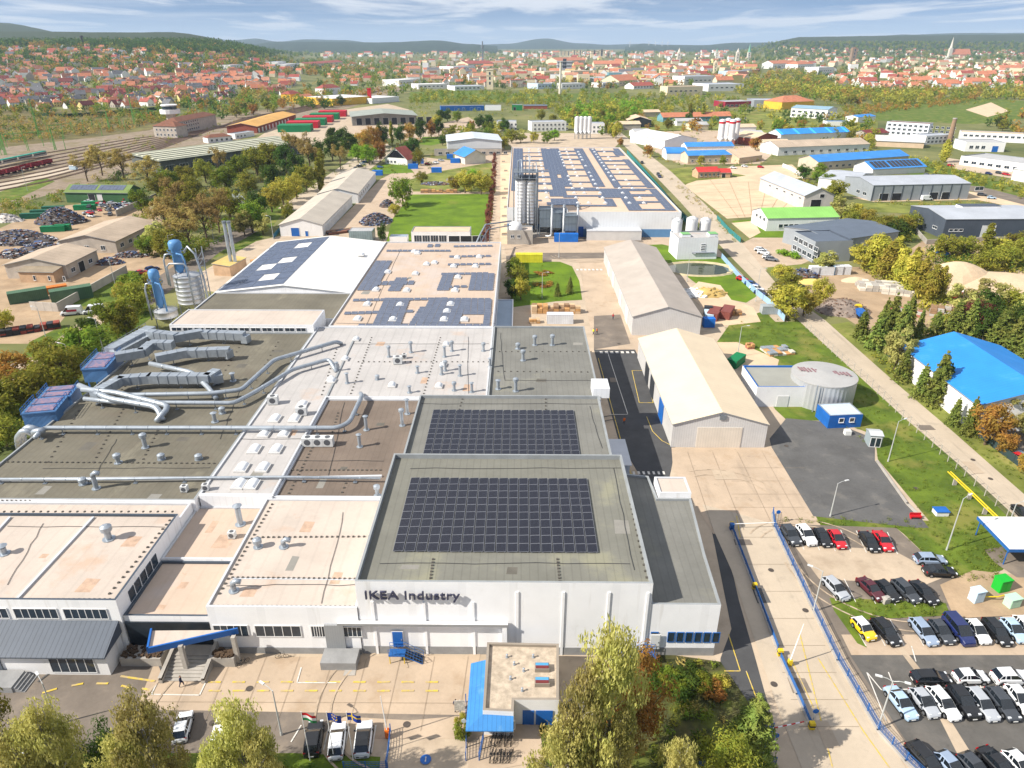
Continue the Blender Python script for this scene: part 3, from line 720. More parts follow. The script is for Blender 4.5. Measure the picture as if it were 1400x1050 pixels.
def block(name,label,pts,h,par,wm,rm,em=EDGE,z0=-0.3,t=0.3):
 n=len(pts);cx,cy=pts[0]
 root=T(name,label,'factory hall',(cx,cy,0))
 pv=[Vector(p)for p in pts];ins=[]
 for i in range(n):
  a,b,c=pv[i-1],pv[i],pv[(i+1)%n]
  d1=(b-a).normalized();d2=(c-b).normalized()
  n1=Vector((-d1.y,d1.x));n2=Vector((-d2.y,d2.x));m=(n1+n2);k=t/max(0.3,(1+n1.dot(n2))/1)
  ins.append(b+m*k)
 H=h+par;mb=MB()
 vs=[(p.x,p.y,z0)for p in pv]+[(p.x,p.y,H)for p in pv]+[(p.x,p.y,H)for p in ins]+[(p.x,p.y,h)for p in ins]
 mb.add(vs,[(i,(i+1)%n,n+(i+1)%n,n+i)for i in range(n)],0)
 mb.add(vs,[(n+i,n+(i+1)%n,2*n+(i+1)%n,2*n+i)for i in range(n)],1)
 mb.add(vs,[(2*n+i,2*n+(i+1)%n,3*n+(i+1)%n,3*n+i)for i in range(n)],1)
 mb.build('wall',[wm,em],root)
 r=MB();r.poly([(p.x,p.y,h)for p in ins]);r.build('roof',rm,root)
 return root
def rel(root,x,y):return x-root.location.x,y-root.location.y
EDGEL=M('pale_coping',(196,198,202),0.5,0.05,0.5)
EDGEG=M('grey_coping',(150,154,156),0.55,0.08,0.5)
b1=block('tall_hall','tall white front hall with large solar array and dark lettering on its facade',[(-19.6,66.4),(16.25,66.4),(16.25,95.9),(-19.6,95.9)],10.95,0.75,FAC,RF_GREEN,EDGEG)
b2=block('factory_hall','grey roofed hall directly behind the tall front hall, solar array filling most of its roof',[(-18.8,96.0),(15.3,96.0),(15.3,121),(-18.8,121)],8.9,0.6,FAC,RF_GREY,EDGEG)
b4=block('factory_hall','empty grey felt roofed hall with a few vent pipes, beside the asphalt loading lane',[(-6.0,121.1),(15.8,121.1),(15.8,160.7),(-6.0,160.7)],7.9,0.45,FAC,RF_GREY,EDGEG)
b3=block('side_annex','low grey roofed annex in the shadow of the tall front hall',[(16.3,66.5),(24.8,66.5),(25.1,76),(26,89),(21,89),(20.6,95),(16.3,95.8)],8.0,0.35,FAC,RF_GREY,EDGEG)
b3b=block('stair_tower','small white roofed tower block at the back corner of the side annex',[(21.2,89.1),(26,89.1),(26,93.5),(21.2,93.5)],9.0,0.2,FAC,RF_BEIGE,EDGEL)
lg=block('factory_hall','pale grey L shaped roof with rows of white skylights and vent pipes',[(-48.5,89.4),(-37.2,89.4),(-37.2,122.5),(-6.1,122.5),(-6.1,160),(-48.5,160)],8.0,0.25,FAC,RF_LIGHT,EDGEL)
dk=block('factory_hall','wide olive roofed hall under silver ducts and blue dust filters',[(-85,88.2),(-48.7,88.2),(-48.7,156.8),(-85,156.8)],7.7,0.3,FAC,RF_DARK,EDGEG)
bn=block('factory_hall','brown felt roof between the skylight strip and the two solar halls',[(-37.1,89.4),(-19.0,89.4),(-19.0,122.4),(-37.1,122.4)],7.6,0.3,FAC,RF_BROWN,EDGEL)
bg=block('front_hall','low beige roofed front hall left of the lettered facade',[(-38.3,66.3),(-19.7,66.3),(-19.7,89.3),(-38.3,89.3)],7.4,0.25,FAC,RF_BEIGE,EDGEL)
ho=block('office_block','white office block with beige roof and dark edge at the left of the entrance',[(-92,66.3),(-49.2,66.3),(-49.2,84),(-92,84)],8.2,0.35,FAC,RF_BEIGE,SLATE)
bk=block('rear_strip','narrow white edged roof strip behind the office block',[(-92,84.1),(-49.2,84.1),(-49.2,88.1),(-92,88.1)],7.3,0.35,FAC,RF_BEIGE,EDGEL)
i1=block('entrance_wing','low beige linking roof above the main entrance',[(-49.1,66.6),(-38.4,66.6),(-38.4,77),(-49.1,77)],5.5,0.3,FAC,RF_BEIGE2,SLATE)
i2=block('link_wing','shaded beige roof behind the entrance wing, between office block and front hall',[(-49.1,77.1),(-38.4,77.1),(-38.4,89.3),(-49.1,89.3)],5.9,0.2,FAC,RF_BEIGE2,EDGEL)
l2=block('clerestory_hall','cream roofed block with a strip of windows above the olive roof',[(-83,157),(-48.7,157),(-48.7,167.8),(-83,167.8)],9.6,0.2,FAC,RF_BEIGE,EDGEL)
ld=block('factory_hall','small olive flat roof between the cream block and the white gabled hall',[(-85,168),(-46.3,168),(-46.3,188.8),(-85,188.8)],7.0,0.3,FAC,RF_DARK,EDGEL)
jj=block('factory_hall','beige roofed hall with broken rows of blue panels and white skylights',[(-46.0,160.2),(-6.2,160.2),(-6.2,241),(-46.0,241)],8.0,0.4,FAC,RF_BEIGE2,EDGEL)
ja=block('side_annex','narrow blue grey lean-to roof along the beige panelled hall',[(-6.1,160.9),(-1.6,160.9),(-1.6,192),(-6.1,192)],4.2,0.25,FAC,M('blue_grey_roof',(150,164,178),0.6,0.06,0.2),EDGEL)
kh=bld('gabled_hall','white gabled hall whose left roof slope is covered in dark panels',('w',-85,189),('w',-46.4,189),56,7.0,'factory hall','gv',2.2,FAC,RF_WHITE,0.25)
def at8(root,px,py,z):
 x,y=P2(px,py,z);return rel(root,x,y)+(z,)
for px,py,h,k in((532,486,2.2,'drum'),(562,480,2.2,'drum'),(571,508,1.3,'cap'),(608,486,2.2,'cap'),(609,505,1.9,'drum'),(618,478,2.0,'drum'),(629,512,2.2,'cap'),(661,478,1.6,'drum'),(670,500,1.8,'cap'),(621,532,1.5,'drum'),(645,534,1.8,'cap'),(604,510,1.6,'cap'),(475,522,2.0,'cap'),(461,505,1.7,'cap'),(560,535,1.2,'cap'),(516,517,0.6,'drum')):
 vent(lg,*at8(lg,px,py+2,8.0),h=h,r=0.28,kind=k)
for px,py,h,k in((731,470,1.9,'drum'),(755,470,2.1,'drum'),(708,475,0.9,'drum'),(715,491,2.0,'drum'),(705,533,2.4,'drum'),(681,530,1.7,'cap')):
 vent(b4,*at8(b4,px,py+2,7.9),h=h,r=0.33,kind=k)
for px,py,h,k in((501,588,2.6,'cap'),(550,582,3.0,'drum'),(557,566,2.8,'cap'),(492,611,2.2,'cap'),(516,678,1.5,'drum')):
 vent(bn,*at8(bn,px,py,7.6),h=h,r=0.3,kind=k)
for px,py,h,k in((199,612,2.2,'drum'),(162,633,1.2,'drum'),(132,668,2.2,'elbow'),(319,521,1.5,'cap'),(294,577,1.6,'cap'),(304,565,0.7,'drum'),(114,662,0.6,'drum'),(221,628,0.5,'drum'),(272,628,0.4,'drum')):
 vent(dk,*at8(dk,px,py,7.7),h=h,r=0.36,kind=k)
for px,py,h,k in((353,748,0.9,'drum'),(320,808,0.9,'elbow'),(388,748,0.6,'elbow')):
 vent(bg,*at8(bg,px,py,7.4),h=h,r=0.36,kind=k)
vent(i2,*at8(i2,329,717,5.9),h=3.0,r=0.42,kind='cap');O('air_unit',ACM,i2,at8(i2,318,735,5.9))
vent(ho,*at8(ho,149,737,8.2),h=1.6,r=0.45,kind='drum');vent(ho,*at8(ho,6,757,8.2),h=1.0,r=0.4,kind='cap')
for px,py in((327,664),(345,664),(331,641),(360,641),(348,616),(378,616),(362,594),(389,594),(376,574),(403,574),(413,555)):
 skylight(lg,*at8(lg,px,py,8.0),big=True)
for px,py in((454,522),(472,492),(487,465),(600,529),(606,500),(610,472),(536,528),(452,520)):
 skylight(lg,*at8(lg,px,py,8.0))
for px,py,m in((374,552,ACB),(413,567,ACB),(544,497,ACB),(553,490,ACM),(282,670,ACM)):
 O('air_unit',m,lg,at8(lg,px,py,8.0),0.1)
for i in range(3):O('air_unit',ACB,bn,at8(bn,422+i*13.5,609,7.6))
O('air_unit',ACM,dk,at8(dk,253,672,7.7))
for px,py in((494,349),(566,345),(594,360),(530,373),(568,375),(514,397),(556,398),(502,417),(547,418),(489,437),(537,438),(625,353),(655,352),(620,365),(650,365),(626,380),(622,398),(616,417),(611,427),(607,438),(635,438),(571,347),(583,362)):
 skylight(jj,*at8(jj,px,py,8.0),big=True)
def studs(root,lines,z,m=None):
 mb=MB()
 for a,b,n in lines:
  a=P(a[0],a[1],z);b=P(b[0],b[1],z)
  for i in range(n):
   p=a+(b-a)*(i/(n-1));mb.box(p.x-0.13,p.y-0.13,z,p.x+0.13,p.y+0.13,z+0.16)
 o=mb.build('ballast_blocks',m or M('ballast_dark',(92,88,82),0.9,0.2),root);o['kind']='stuff'
studs(lg,[((508,462),(478,543),22),((602,462),(578,543),22),((490,495),(668,495),26),((460,478),(440,540),14)],8.0)
studs(b4,[((683,481),(808,481),16),((681,508),(812,509),16)],7.9)
studs(b1,[((592,765),(588,795),8),((762,765),(765,795),8),((862,690),(884,790),14)],10.95)
studs(bg,[((352,735),(505,734),22),((318,790),(492,792),26),((292,829),(485,830),30),((372,690),(300,812),22)],7.4)
studs(dk,[((10,632),(300,634),40),((4,684),(250,684),40),((108,562),(66,632),12),((168,560),(128,632),14),((230,560),(196,628),14),((180,520),(142,556),9),((330,470),(300,520),9),((380,468),(350,520),9)],7.7)
studs(bn,[((400,643),(520,643),20),((433,600),(392,680),18),((462,565),(452,600),9),((475,655),(465,680),5)],7.6)
studs(ho,[((6,700),(236,700),24),((2,820),(150,820),22),((150,812),(232,712),16)],8.2)
studs(b2,[((632,546),(628,560),4),((746,546),(746,560),4)],8.9)
def capping(root,segs,z,w=0.35,h=0.25,m=EDGEL,name='roof_capping'):
 for a,b in segs:
  mb=MB();a=P(a[0],a[1],z);b=P(b[0],b[1],z);d=b-a
  mb.obox((a+b)/2+Vector((0,0,h/2)),d.length,w,h,atan2(d.y,d.x));mb.build(name,m,root)
capping(ho,[((128,708),(22,822)),((14,708),(-60,790))],8.2)
capping(bg,[((318,791),(490,793))],7.4,0.2,0.08)
capping(i1,[],5.5)
capping(dk,[((0,657),(283,655))],7.7,0.5,0.35,EDGEL)
capping(bn,[((386,655),(522,652))],7.6,0.4,0.3,EDGEL)
capping(lg,[((486,460),(446,545))],8.0,0.35,0.2,EDGEG)
def grid(pxl,pxr,pyn,pyf,z,nc,nr):
 a=P(pxl,pyn,z);b=P(pxr,pyn,z);c=P(pxl,pyf,z)
 y0,y1=a.y,P((pxl+pxr)/2,pyf,z).y
 w=(b.x-a.x)/nc;l=(y1-y0)/nr
 return a.x,y0,w,l
x0,y0,w,l=grid(537,819,753,653,11.2,18,10)
me=panel_mesh(w*0.90,l*0.97,radians(3),'x',0.16)
array('solar_array','large dark solar array of eighteen columns on the tall lettered hall',[(x0+i*w,y0+j*l)for i in range(18)for j in range(10)],me,10.955)
x0,y0,w,l=grid(578,794,622,560,9.15,18,9)
me=panel_mesh(w*0.90,l*0.97,radians(3),'x',0.16)
array('solar_array','second dark solar array on the grey hall behind the tall front hall',[(x0+i*w,y0+j*l)for i in range(18)for j in range(9)],me,8.905)
def strips(segs,z,w,l,m=PVB):
 cells=[]
 for a,b,rows in segs:
  a=P(a[0],a[1],z);b=P(b[0],b[1],z);d=b-a;n=max(1,int(d.length/((w if abs(d.x)>abs(d.y)else l)*1.04)))
  for r in range(rows):
   for i in range(n):
    p=a+d*(i/n)
    if abs(d.x)>abs(d.y):cells.append((p.x,p.y+r*l*1.05))
    else:cells.append((p.x+r*w*1.05,p.y))
 return cells
PSM=panel_mesh(1.62,1.5,radians(8),'y',0.12,PVB)
cs=[c for c in strips([((528,344),(616,344),1),((584,338),(604,337),2),((620,338),(674,337),1),((672,448),(676,337),3),((614,352),(672,351),1),((612,363),(672,362),1),((603,376),(668,375),1),((643,396),(680,377),0),((640,397),(645,374),6),((597,397),(606,374),2),((600,394),(640,393),1),((633,430),(672,429),1),((634,430),(636,408),7),((660,446),(664,410),3),((488,397),(514,357),3),((512,390),(566,389),2),((530,398),(542,380),2),((482,412),(612,410),1),((470,430),(565,427),1),((489,447),(676,447),1),((508,447),(526,408),4),((568,447),(588,408),6),((560,443),(575,420),2)],8.1,1.65,1.55)if c[0]<-8.4]
array('solar_array','scattered rows of blue grey panels around skylights on the beige hall',cs,PSM,8.005)
def slope_panels():
 root=T('solar_array','dark panel field on the left slope of the white gabled hall','solar array',(-85,189,7.15))
 ang=atan2(2.2,19.3);sl=hypot(19.3,2.2)
 for j in range(9):
  for i in range(4):
   if(i,j)in((2,1),(2,4),(1,3),(2,7)):continue
   mb=MB();c,s=cos(ang),sin(ang)
   u0,u1=0.6+i*4.7,0.6+i*4.7+4.55;y0=1.2+j*6.0;y1=y0+5.7
   vs=[(u*c-z*s,y,u*s+z*c)for z in(0.06,0.12)for u,y in((u0,y0),(u1,y0),(u1,y1),(u0,y1))]
   mb.add(vs,[(4,5,6,7),(0,1,5,4),(1,2,6,5),(2,3,7,6),(3,0,4,7)],0)
   O('solar_panel',mb.mesh('solar_panel',PVB),root)
slope_panels()
Y0=66.4
for i,x in enumerate((-17.9,-11.6,-5.6,-0.2,5.4,10.9,15.6)):
 mb=MB();top=10.3 if i>2 else 8.6
 mb.box(x,Y0-0.12,0,x+0.32,Y0-0.002,top);mb.build('pilaster',FAC,b1)
mb=MB();mb.box(-19.62,Y0-0.06,-0.3,16.27,Y0-0.003,1.25);mb.build('plinth',PLIN,b1)
mb=MB();mb.box(-22.2,Y0-0.75,5.35,-1.2,Y0-0.17,5.6,0);mb.box(-22.2,Y0-0.78,5.3,-1.2,Y0-0.74,5.66,1);mb.build('front_canopy',[FAC,PLIN],b1)
mb=MB();mb.box(-1.9,Y0-0.7,0,-1.3,Y0-0.17,5.3);mb.build('canopy_column',FAC,b1)
def door_at(root,x,z,w,h,m,y=Y0):
 mb=MB();mb.box(x-w/2-0.12,y-0.22,z,x+w/2+0.12,y-0.17,z+h+0.12,1);mb.box(x-w/2,y-0.26,z,x+w/2,y-0.221,z+h,0)
 d=mb.build('door',[m,FRAME],root);k=MB();k.box(x+w/2-0.2,y-0.32,z+h*0.45,x+w/2-0.12,y-0.262,z+h*0.55);k.build('handle',STEEL,d,world=False).location=-root.location
 return d
door_at(b1,-15.0,1.35,1.25,2.5,BLUE)
def steps_blue(x,y,hz,dirx,label):
 root=T('steel_staircase',label,'staircase',(x,y,0))
 mb=MB();mb.box(x-1.0,y-1.5,hz-0.12,x+1.0,y-0.3,hz);mb.build('landing',BLUEF,root)
 n=6
 for i in range(n):
  mb=MB();q=x+dirx*(1.0+0.36*i);z=hz-(i+1)*hz/(n+1);a,b=sorted((q,q+dirx*0.36))
  mb.box(a,y-1.5,z-0.06,b,y-0.3,z);mb.build('tread',DARK,root)
 ex=x+dirx*(1.0+0.36*n)
 for yy in(y-1.5,y-0.3):
  mb=MB()
  for k in(0.55,1.05):mb.tube([(x-dirx*1.0,yy,hz+k),(x+dirx*1.0,yy,hz+k),(ex,yy,k)],0.035,5)
  for t in range(5):
   q=x-dirx*1.0+dirx*2.0*t/4 if t<3 else x+dirx*(1.0+0.36*n*(t-2)/2);zb=hz if t<3 else hz*(1-(t-2)/2)
   mb.cyl((q,yy,zb),(q,yy,zb+1.05),0.03,0.03,5)
  mb.tube([(x+dirx*1.0,yy,hz-0.1),(ex,yy,0.05)],0.07,5)
  mb.build('railing',BLUEF,root)
 for xx in(x-0.9,x+0.9):
  mb=MB();mb.cyl((xx,y-1.4,0),(xx,y-1.4,hz-0.12),0.06,0.06,6);mb.build('post',YELLOW,root)
steps_blue(-15.0,Y0-0.25,1.35,1,'blue steel steps below the blue door of the lettered facade')
steps_blue(16.2,Y0-0.25,1.35,-1,'blue steel steps beside the birch, near the annex corner')
door_at(b3,17.2,1.35,1.1,2.3,M('pale_door',(214,214,212),0.5,0.04))
def sign(txt,x,z,size,m):
 cu=bpy.data.curves.new('facade_lettering','FONT');cu.body=txt;cu.size=size;cu.extrude=0.12;cu.offset=0.014;cu.space_character=1.06
 t=bpy.data.objects.new('facade_lettering',cu);COL.objects.link(t)
 bpy.context.view_layer.update()
 me=bpy.data.meshes.new_from_object(t.evaluated_get(bpy.context.evaluated_depsgraph_get()));bpy.data.objects.remove(t)
 me.materials.clear();me.materials.append(m)
 o=O('facade_lettering',me);o.location=(x,Y0-0.4,z);o.rotation_euler=(pi/2,0,0)
 return tag(o,'row of dark raised letters on the white front facade','sign')
sg=sign('IKEA Industry',-18.55,9.35,1.72,M('dark_letters',(62,64,84),0.5,0.05))
W_=sg.dimensions.x
sg.scale=(11.45/max(W_,0.1),1.0,1.0)
mb=MB();mb.box(16.3,66.42,-0.3,24.82,66.49,1.3);mb.build('plinth',PLIN,b3)
for i in range(7):O('window',winmesh(0.75,1.5,0,GLASS,BLUEF),b3,(17.9+i*1.12-16.3+(1.0 if i>0 else 0)-0.8,66.48-66.5-0.01,2.3))
mb=MB();mb.box(-38.32,66.2,-0.3,-19.7,66.28,1.0);mb.build('plinth',PLIN,bg)
for x,w_ in((-35.8,4.2),(-29.9,5.6),(-24.9,1.6)):O('window',winmesh(w_,1.7,4,GLASS,FRAME),bg,(x+38.3,-0.02,2.9))
mb=MB();mb.box(-24.0,66.0,1.2,-21.6,66.27,5.0);mb.build('door',M('grey_door',(150,152,154),0.5,0.06,stripe=('X',0.3,0.1,0.1)),bg)
O('window',winmesh(2.2,1.5,3,GLASS,FRAME),bg,(-20.6+38.3,-0.05,3.0))
mb=MB();mb.box(-24.3,63.6,0,-19.9,66.0,1.2);mb.build('loading_dock',PLIN,bg)
for x in(-53.4,-59.6,-65.8,-72.0,-78.2):O('window',winmesh(5.3,1.5,5,GLASS,FRAME),ho,(x+92,-0.02,5.6))
for i in range(5):O('window',winmesh(1.1,1.5,0,GLASS,SLATE),ho,(42.82,3.2+1.55*i,6.0),pi/2)
SEAM=M('dark_standing_seam',(84,92,104),0.45,0.06,0.3,stripe=('X',0.62,0.35,0.4),spec=0.4)
wing=T('front_wing','low wing with dark standing seam roof in front of the office block','building',(-92,62.2,0))
mb=MB();mb.prism([(-92,62.6),(-49.9,62.6),(-49.9,66.2),(-92,66.2)],-0.3,3.4);mb.build('wall',WHITE,wing)
mb=MB();mb.add([(-92,62.0,3.45),(-49.6,62.0,3.45),(-49.6,66.25,5.3),(-92,66.25,5.3),(-92,62.0,3.25),(-49.6,62.0,3.25),(-49.6,66.25,3.42),(-92,66.25,3.42)],[(0,1,2,3),(4,5,1,0),(1,5,6,2),(7,6,5,4)]);mb.build('roof',SEAM,wing)
for x,w_ in((-54.2,5.4),(-72,5.0)):O('window',winmesh(w_,2.6,4,GLASS,FRAME),wing,(x+92,0.38,0.5))
mb=MB();mb.box(-64.2,62.45,0.9,-62.9,62.58,3.1);mb.build('door',M('grey_glass_door',(96,104,112),0.3,0.1),wing)
mb=MB();mb.box(-65.4,59.8,0,-60.2,62.4,0.9);mb.build('entry_ramp',PLIN,wing)
for i in range(4):
 mb=MB();mb.box(-60.2+0.34*i,59.9,0,-59.86+0.34*i,62.3,0.72-0.2*i);mb.build('step',PLIN,wing)
mb=MB();mb.box(-49.0,66.35,0.9,-38.5,66.55,4.9);mb.build('glazed_front',M('dark_entrance_glass',(40,48,56),0.2,0.2),i1)
cz=4.6
A,B_,C=P(207,862,cz),P(324,861,cz),P(202,888,cz)
can=T('entrance_canopy','triangular beige canopy with a bright blue edge over the entrance steps','canopy',(A.x,A.y,0))
mb=MB();mb.prism([(A.x,A.y),(B_.x,B_.y),(C.x,C.y)],cz-0.25,cz-0.02,bottom=True);mb.build('roof',RF_BEIGE,can)
for a,b in((C,B_),(A,C)):
 mb=MB();d=b-a;mb.obox((a+b)/2+Vector((0,0,-0.15)),d.length+0.2,0.22,0.85,atan2(d.y,d.x));mb.build('edge_beam',BLUE,can)
for p in((246,880),(318,868)):
 q=P2(*p,cz);mb=MB();mb.box(q[0]-0.25,q[1]-0.25,0,q[0]+0.25,q[1]+0.25,cz-0.27);mb.build('column',CONC,can)
st=T('entrance_steps','broad stone entrance steps between two low walls, under the canopy','steps',P(250,930))
xa,xb=P2(224,932)[0],P2(277,932)[0];ya=P2(250,932)[1]
for i in range(8):
 mb=MB();mb.box(xa,ya+0.42*i,-0.05,xb,ya+0.42*(i+1)+(0 if i<7 else 3.0),0.16*(i+1));mb.build('step',CONC,st)
for x in(xa-0.45,xb+0.0):
 mb=MB();mb.prism([(0,0)]*0 or[(x,ya-0.3),(x+0.45,ya-0.3),(x+0.45,ya+5.0),(x,ya+5.0)],-0.1,0.9)
 for k in(4,5):mb.v[k]=(mb.v[k][0],mb.v[k][1],0.55)
 for k in range(len(mb.v)):
  if mb.v[k][2]>0.5 and mb.v[k][1]>ya+1:mb.v[k]=(mb.v[k][0],mb.v[k][1],2.0)
 mb.build('side_wall',CONC,st)
def planter(px0,px1,py,dep,h,label):
 a=P2(px0,py);b=P2(px1,py);root=T('planter',label,'planter',(a[0],a[1],0))
 mb=MB();mb.box(a[0],a[1],0,b[0],a[1]+dep,h);mb.build('wall',CONC,root)
 mb=MB()
 for i in range(90):
  mb.obox((R.uniform(a[0]+0.2,b[0]-0.2),R.uniform(a[1]+0.2,a[1]+dep-0.2),h+0.1),0.35,0.3,R.uniform(0.1,0.5),R.uniform(0,3))
 mb.build('planting',M('dry_planting',(92,74,58),0.95,0.3,1.0),root)
planter(166,222,911,2.2,1.3,'concrete planter left of the entrance steps');planter(290,322,912,1.6,1.5,'concrete planter right of the entrance steps')
for i in range(12):O('window',winmesh(2.2,0.8,1,GLASS,FRAME),l2,(1.6+2.7*i,-0.02,8.25))
mb=MB();mb.box(-48.4,89.2,5.95,-37.3,89.36,8.1);mb.build('corrugated_wall',WHITEP,lg)
mb=MB();mb.box(15.35,104,-0.2,19.2,112.5,4.6,0);mb.box(15.35,103.8,4.62,19.5,112.7,4.8,1);o=mb.build('side_shed',[M('pale_blue_sheet',(176,188,200),0.5,0.06,0.4,stripe=('Y',0.5,0.12,0.2)),EDGEL]);tag(o,'pale blue metal shed on the side wall of the second solar hall','shed')
mb=MB();mb.box(14.4,123,7.95,17.6,127.5,10.0,0);o=mb.build('vent_hood',WHITEP);tag(o,'white ventilation hood at the right edge of the grey roof','vent hood')
CAB=M('roof_cable',(70,70,72),0.7,0.1,1)
for root,z,runs in((b1,10.99,[((560,640),(850,640)),((520,770),(860,770)),((838,640),(868,780))]),(b2,8.94,[((575,552),(818,552)),((806,555),(822,612))]),(b4,7.94,[((690,520),(812,520)),((690,520),(684,455))]),(dk,7.74,[((60,640),(286,640)),((160,600),(130,650)),((330,530),(300,600))]),(lg,8.04,[((480,470),(668,470)),((330,600),(440,600)),((640,460),(640,538))]),(bg,7.44,[((310,800),(484,800)),((470,700),(440,826))]),(bn,7.64,[((400,630),(524,630)),((470,550),(450,650))]),(jj,8.04,[((548,340),(500,446)),((460,442),(676,442))]),(ho,8.24,[((10,720),(225,720)),((60,715),(10,800))])):
 for a,b in runs:
  a=P(a[0],a[1],z+.03);b=P(b[0],b[1],z+.03);mb=MB();mb.tube([a+(b-a)*(i/8)+Vector((R.uniform(-.15,.15),R.uniform(-.15,.15),0))for i in range(9)],.035,4);mb.build('roof_cable',CAB,root)
PATCHM=[M('roof_patch_dark',(104,100,92),0.9,0.12,0.5),M('roof_patch_light',(140,137,130),0.9,0.1,0.5),M('roof_patch_rust',(190,162,140),0.9,0.15,0.8)]
for root,z,pts in((dk,7.704,[(120,610,0),(250,600,0),(210,680,1),(330,500,0),(60,670,1),(380,480,0)]),(b1,10.954,[(560,775,1),(700,780,0),(850,720,1)]),(b4,7.904,[(740,520,0),(790,470,1)]),(lg,8.004,[(580,520,2),(520,470,2),(640,530,2),(400,590,2),(350,650,1)]),(bg,7.404,[(420,720,2),(340,810,2),(460,790,2),(400,770,1)]),(bn,7.604,[(470,640,0),(440,660,1),(520,580,0)]),(ho,8.204,[(60,760,2),(180,740,2),(120,800,2)]),(jj,8.004,[(560,380,1),(600,350,2),(500,400,1)]),(i2,5.904,[(290,720,2),(305,740,2)]),(i1,5.504,[(250,800,2),(220,830,2)])):
 for px,py,k in pts:
  p=P(px,py,z);w,h=R.uniform(.5,1.3),R.uniform(.4,1.6);mb=MB();mb.poly([(p.x-w,p.y-h,z),(p.x+w*.9,p.y-h,z),(p.x+w,p.y+h*.9,z),(p.x-w*.8,p.y+h,z)]);mb.build('roof_patch',PATCHM[k],root)
# ---- big solar hall, barns, tank and the rest of the site ---------------------
PALEW=M('pale_wall_panel',(222,224,226),0.6,0.03,0.2,stripe=('X',1.2,0.06,0.15))
BARNW=M('corrugated_barn_wall',(206,204,202),0.6,0.05,0.3,stripe=('X',0.45,0.16,0.3))
BARNR=M('cream_barn_roof',(220,202,174),0.7,0.04,0.2,stripe=('Y',1.1,0.05,0.12))
BARNR2=M('taupe_barn_roof',(176,166,156),0.8,0.06,0.2,stripe=('Y',1.1,0.06,0.15),stain=(0.1,0.62,(196,184,170),0.4))
RF_TAN=M('tan_hall_roof',(202,178,156),0.85,0.06,0.05,stain=(0.05,0.62,(222,206,188),0.6))
nh=block('solar_hall','huge white hall with a tan roof almost covered by rows of blue panels',[(-5,290),(19,290),(19,282),(64,282),(64,475),(-5,475)],9.6,0.4,PALEW,RF_TAN,EDGEL)
Y1=282
mb=MB();mb.box(19.2,Y1-0.05,-0.2,63.8,Y1-0.004,3.2);mb.build('plinth',M('blue_band',(92,136,178),0.6,0.05,0.5),nh)
mb=MB();mb.box(21.0,Y1-0.2,0,25.6,Y1-0.06,4.2,0);mb.build('roller_door',M('blue_roller_door',(24,88,172),0.5,0.05,0.5,stripe=('Z',0.3,0.15,0.1)),nh)
mb=MB();mb.box(-4.9,289.9,0,18.9,289.96,3.4);mb.build('plinth',MATS['blue_band'],nh)
O('window',winmesh(2.8,2.0,3,GLASS,FRAME),nh,(15+5,-0.05,5.4))
mb=MB();mb.box(26.5,276.5,3.5,48,Y1-0.07,3.9,1);mb.box(26.5,276.6,0,48,276.9,3.45,0);mb.build('loading_dock',[BARNW,EDGEL],nh)
mb=MB();mb.prism([(3,279),(15,284),(15,289.8),(3,289.8)],0,1.5);mb.build('loading_ramp',CONC,nh)
PBM=panel_mesh(1.9,2.6,radians(2),'y',0.15,PVB)
def field():
 zt=9.7;polys=[]
 def band(*px):polys.append([P2(x,y,zt)for x,y in px])
 def cross(xa0,xb0,xa1,xb1,rows):
  for y in rows:
   t=(y-203)/54;p=P(0,y,zt).y;a=P2(xa0+(xa1-xa0)*t,y,zt)[0];c=P2(xb0+(xb1-xb0)*t,y,zt)[0];polys.append([(a,p-2.0),(c,p-2.0),(c,p+2.0),(a,p+2.0)])
 band((704,203),(715,203),(716,262),(703,262));band((741,203),(748,203),(771,262),(756,262));cross(715,741,718,757,(208,213,219,226,233,241,250))
 band((753,203),(763,203),(784,256),(771,256));band((787,203),(796,203),(825,256),(814,256));cross(763,788,784,815,(206,211,217,224,231,239,248,256))
 band((804,203),(813,203),(850,257),(840,257));band((837,203),(846,203),(853,213),(843,213));band((853,218),(862,218),(895,257),(884,257));cross(813,837,850,884,(206,213,219,224,230,237,245,253))
 band((718,260),(770,260),(771,268),(754,268),(754,263),(718,263));band((774,258),(898,258),(898,260.5),(774,260.5));band((774,267),(822,267),(822,269.5),(774,269.5));band((820,260),(856,260),(862,270),(822,270));band((852,268),(864,268),(876,288),(860,288));band((889,260),(900,260),(926,288),(911,288));band((862,266),(900,266),(900,268.5),(862,268.5));band((862,275),(908,275),(908,278),(862,278));band((858,285.5),(916,285.5),(916,288),(858,288))
 band((724,274),(736,274),(736,282),(724,282));band((752,272),(771,272),(771,281),(752,281));band((773,272),(789,272),(789,281),(773,281));band((790,280),(836,280),(836,282.5),(790,282.5));band((826,272),(834,272),(840,283),(830,283))
 out=[]
 for i in range(-2,34):
  for j in range(109,182):
   x,y=i*1.9+.95,j*2.6+1.3
   if-4.2<i*1.9<61 and(i*1.9>19.6 or y>293)and any(inside(x+e,y,q)for q in polys for e in(-.5,.5)):out.append((i*1.9,j*2.6))
 return out
array('solar_array','vast blue panel field laid in broad bands over the tan roof of the huge hall',field(),PBM,9.605)
for yy in range(300,470,11):
 for xx in(6,12,24.5,29,36,46,52):
  if R.random()<0.8:skylight(nh,xx+5,yy-290,9.6)
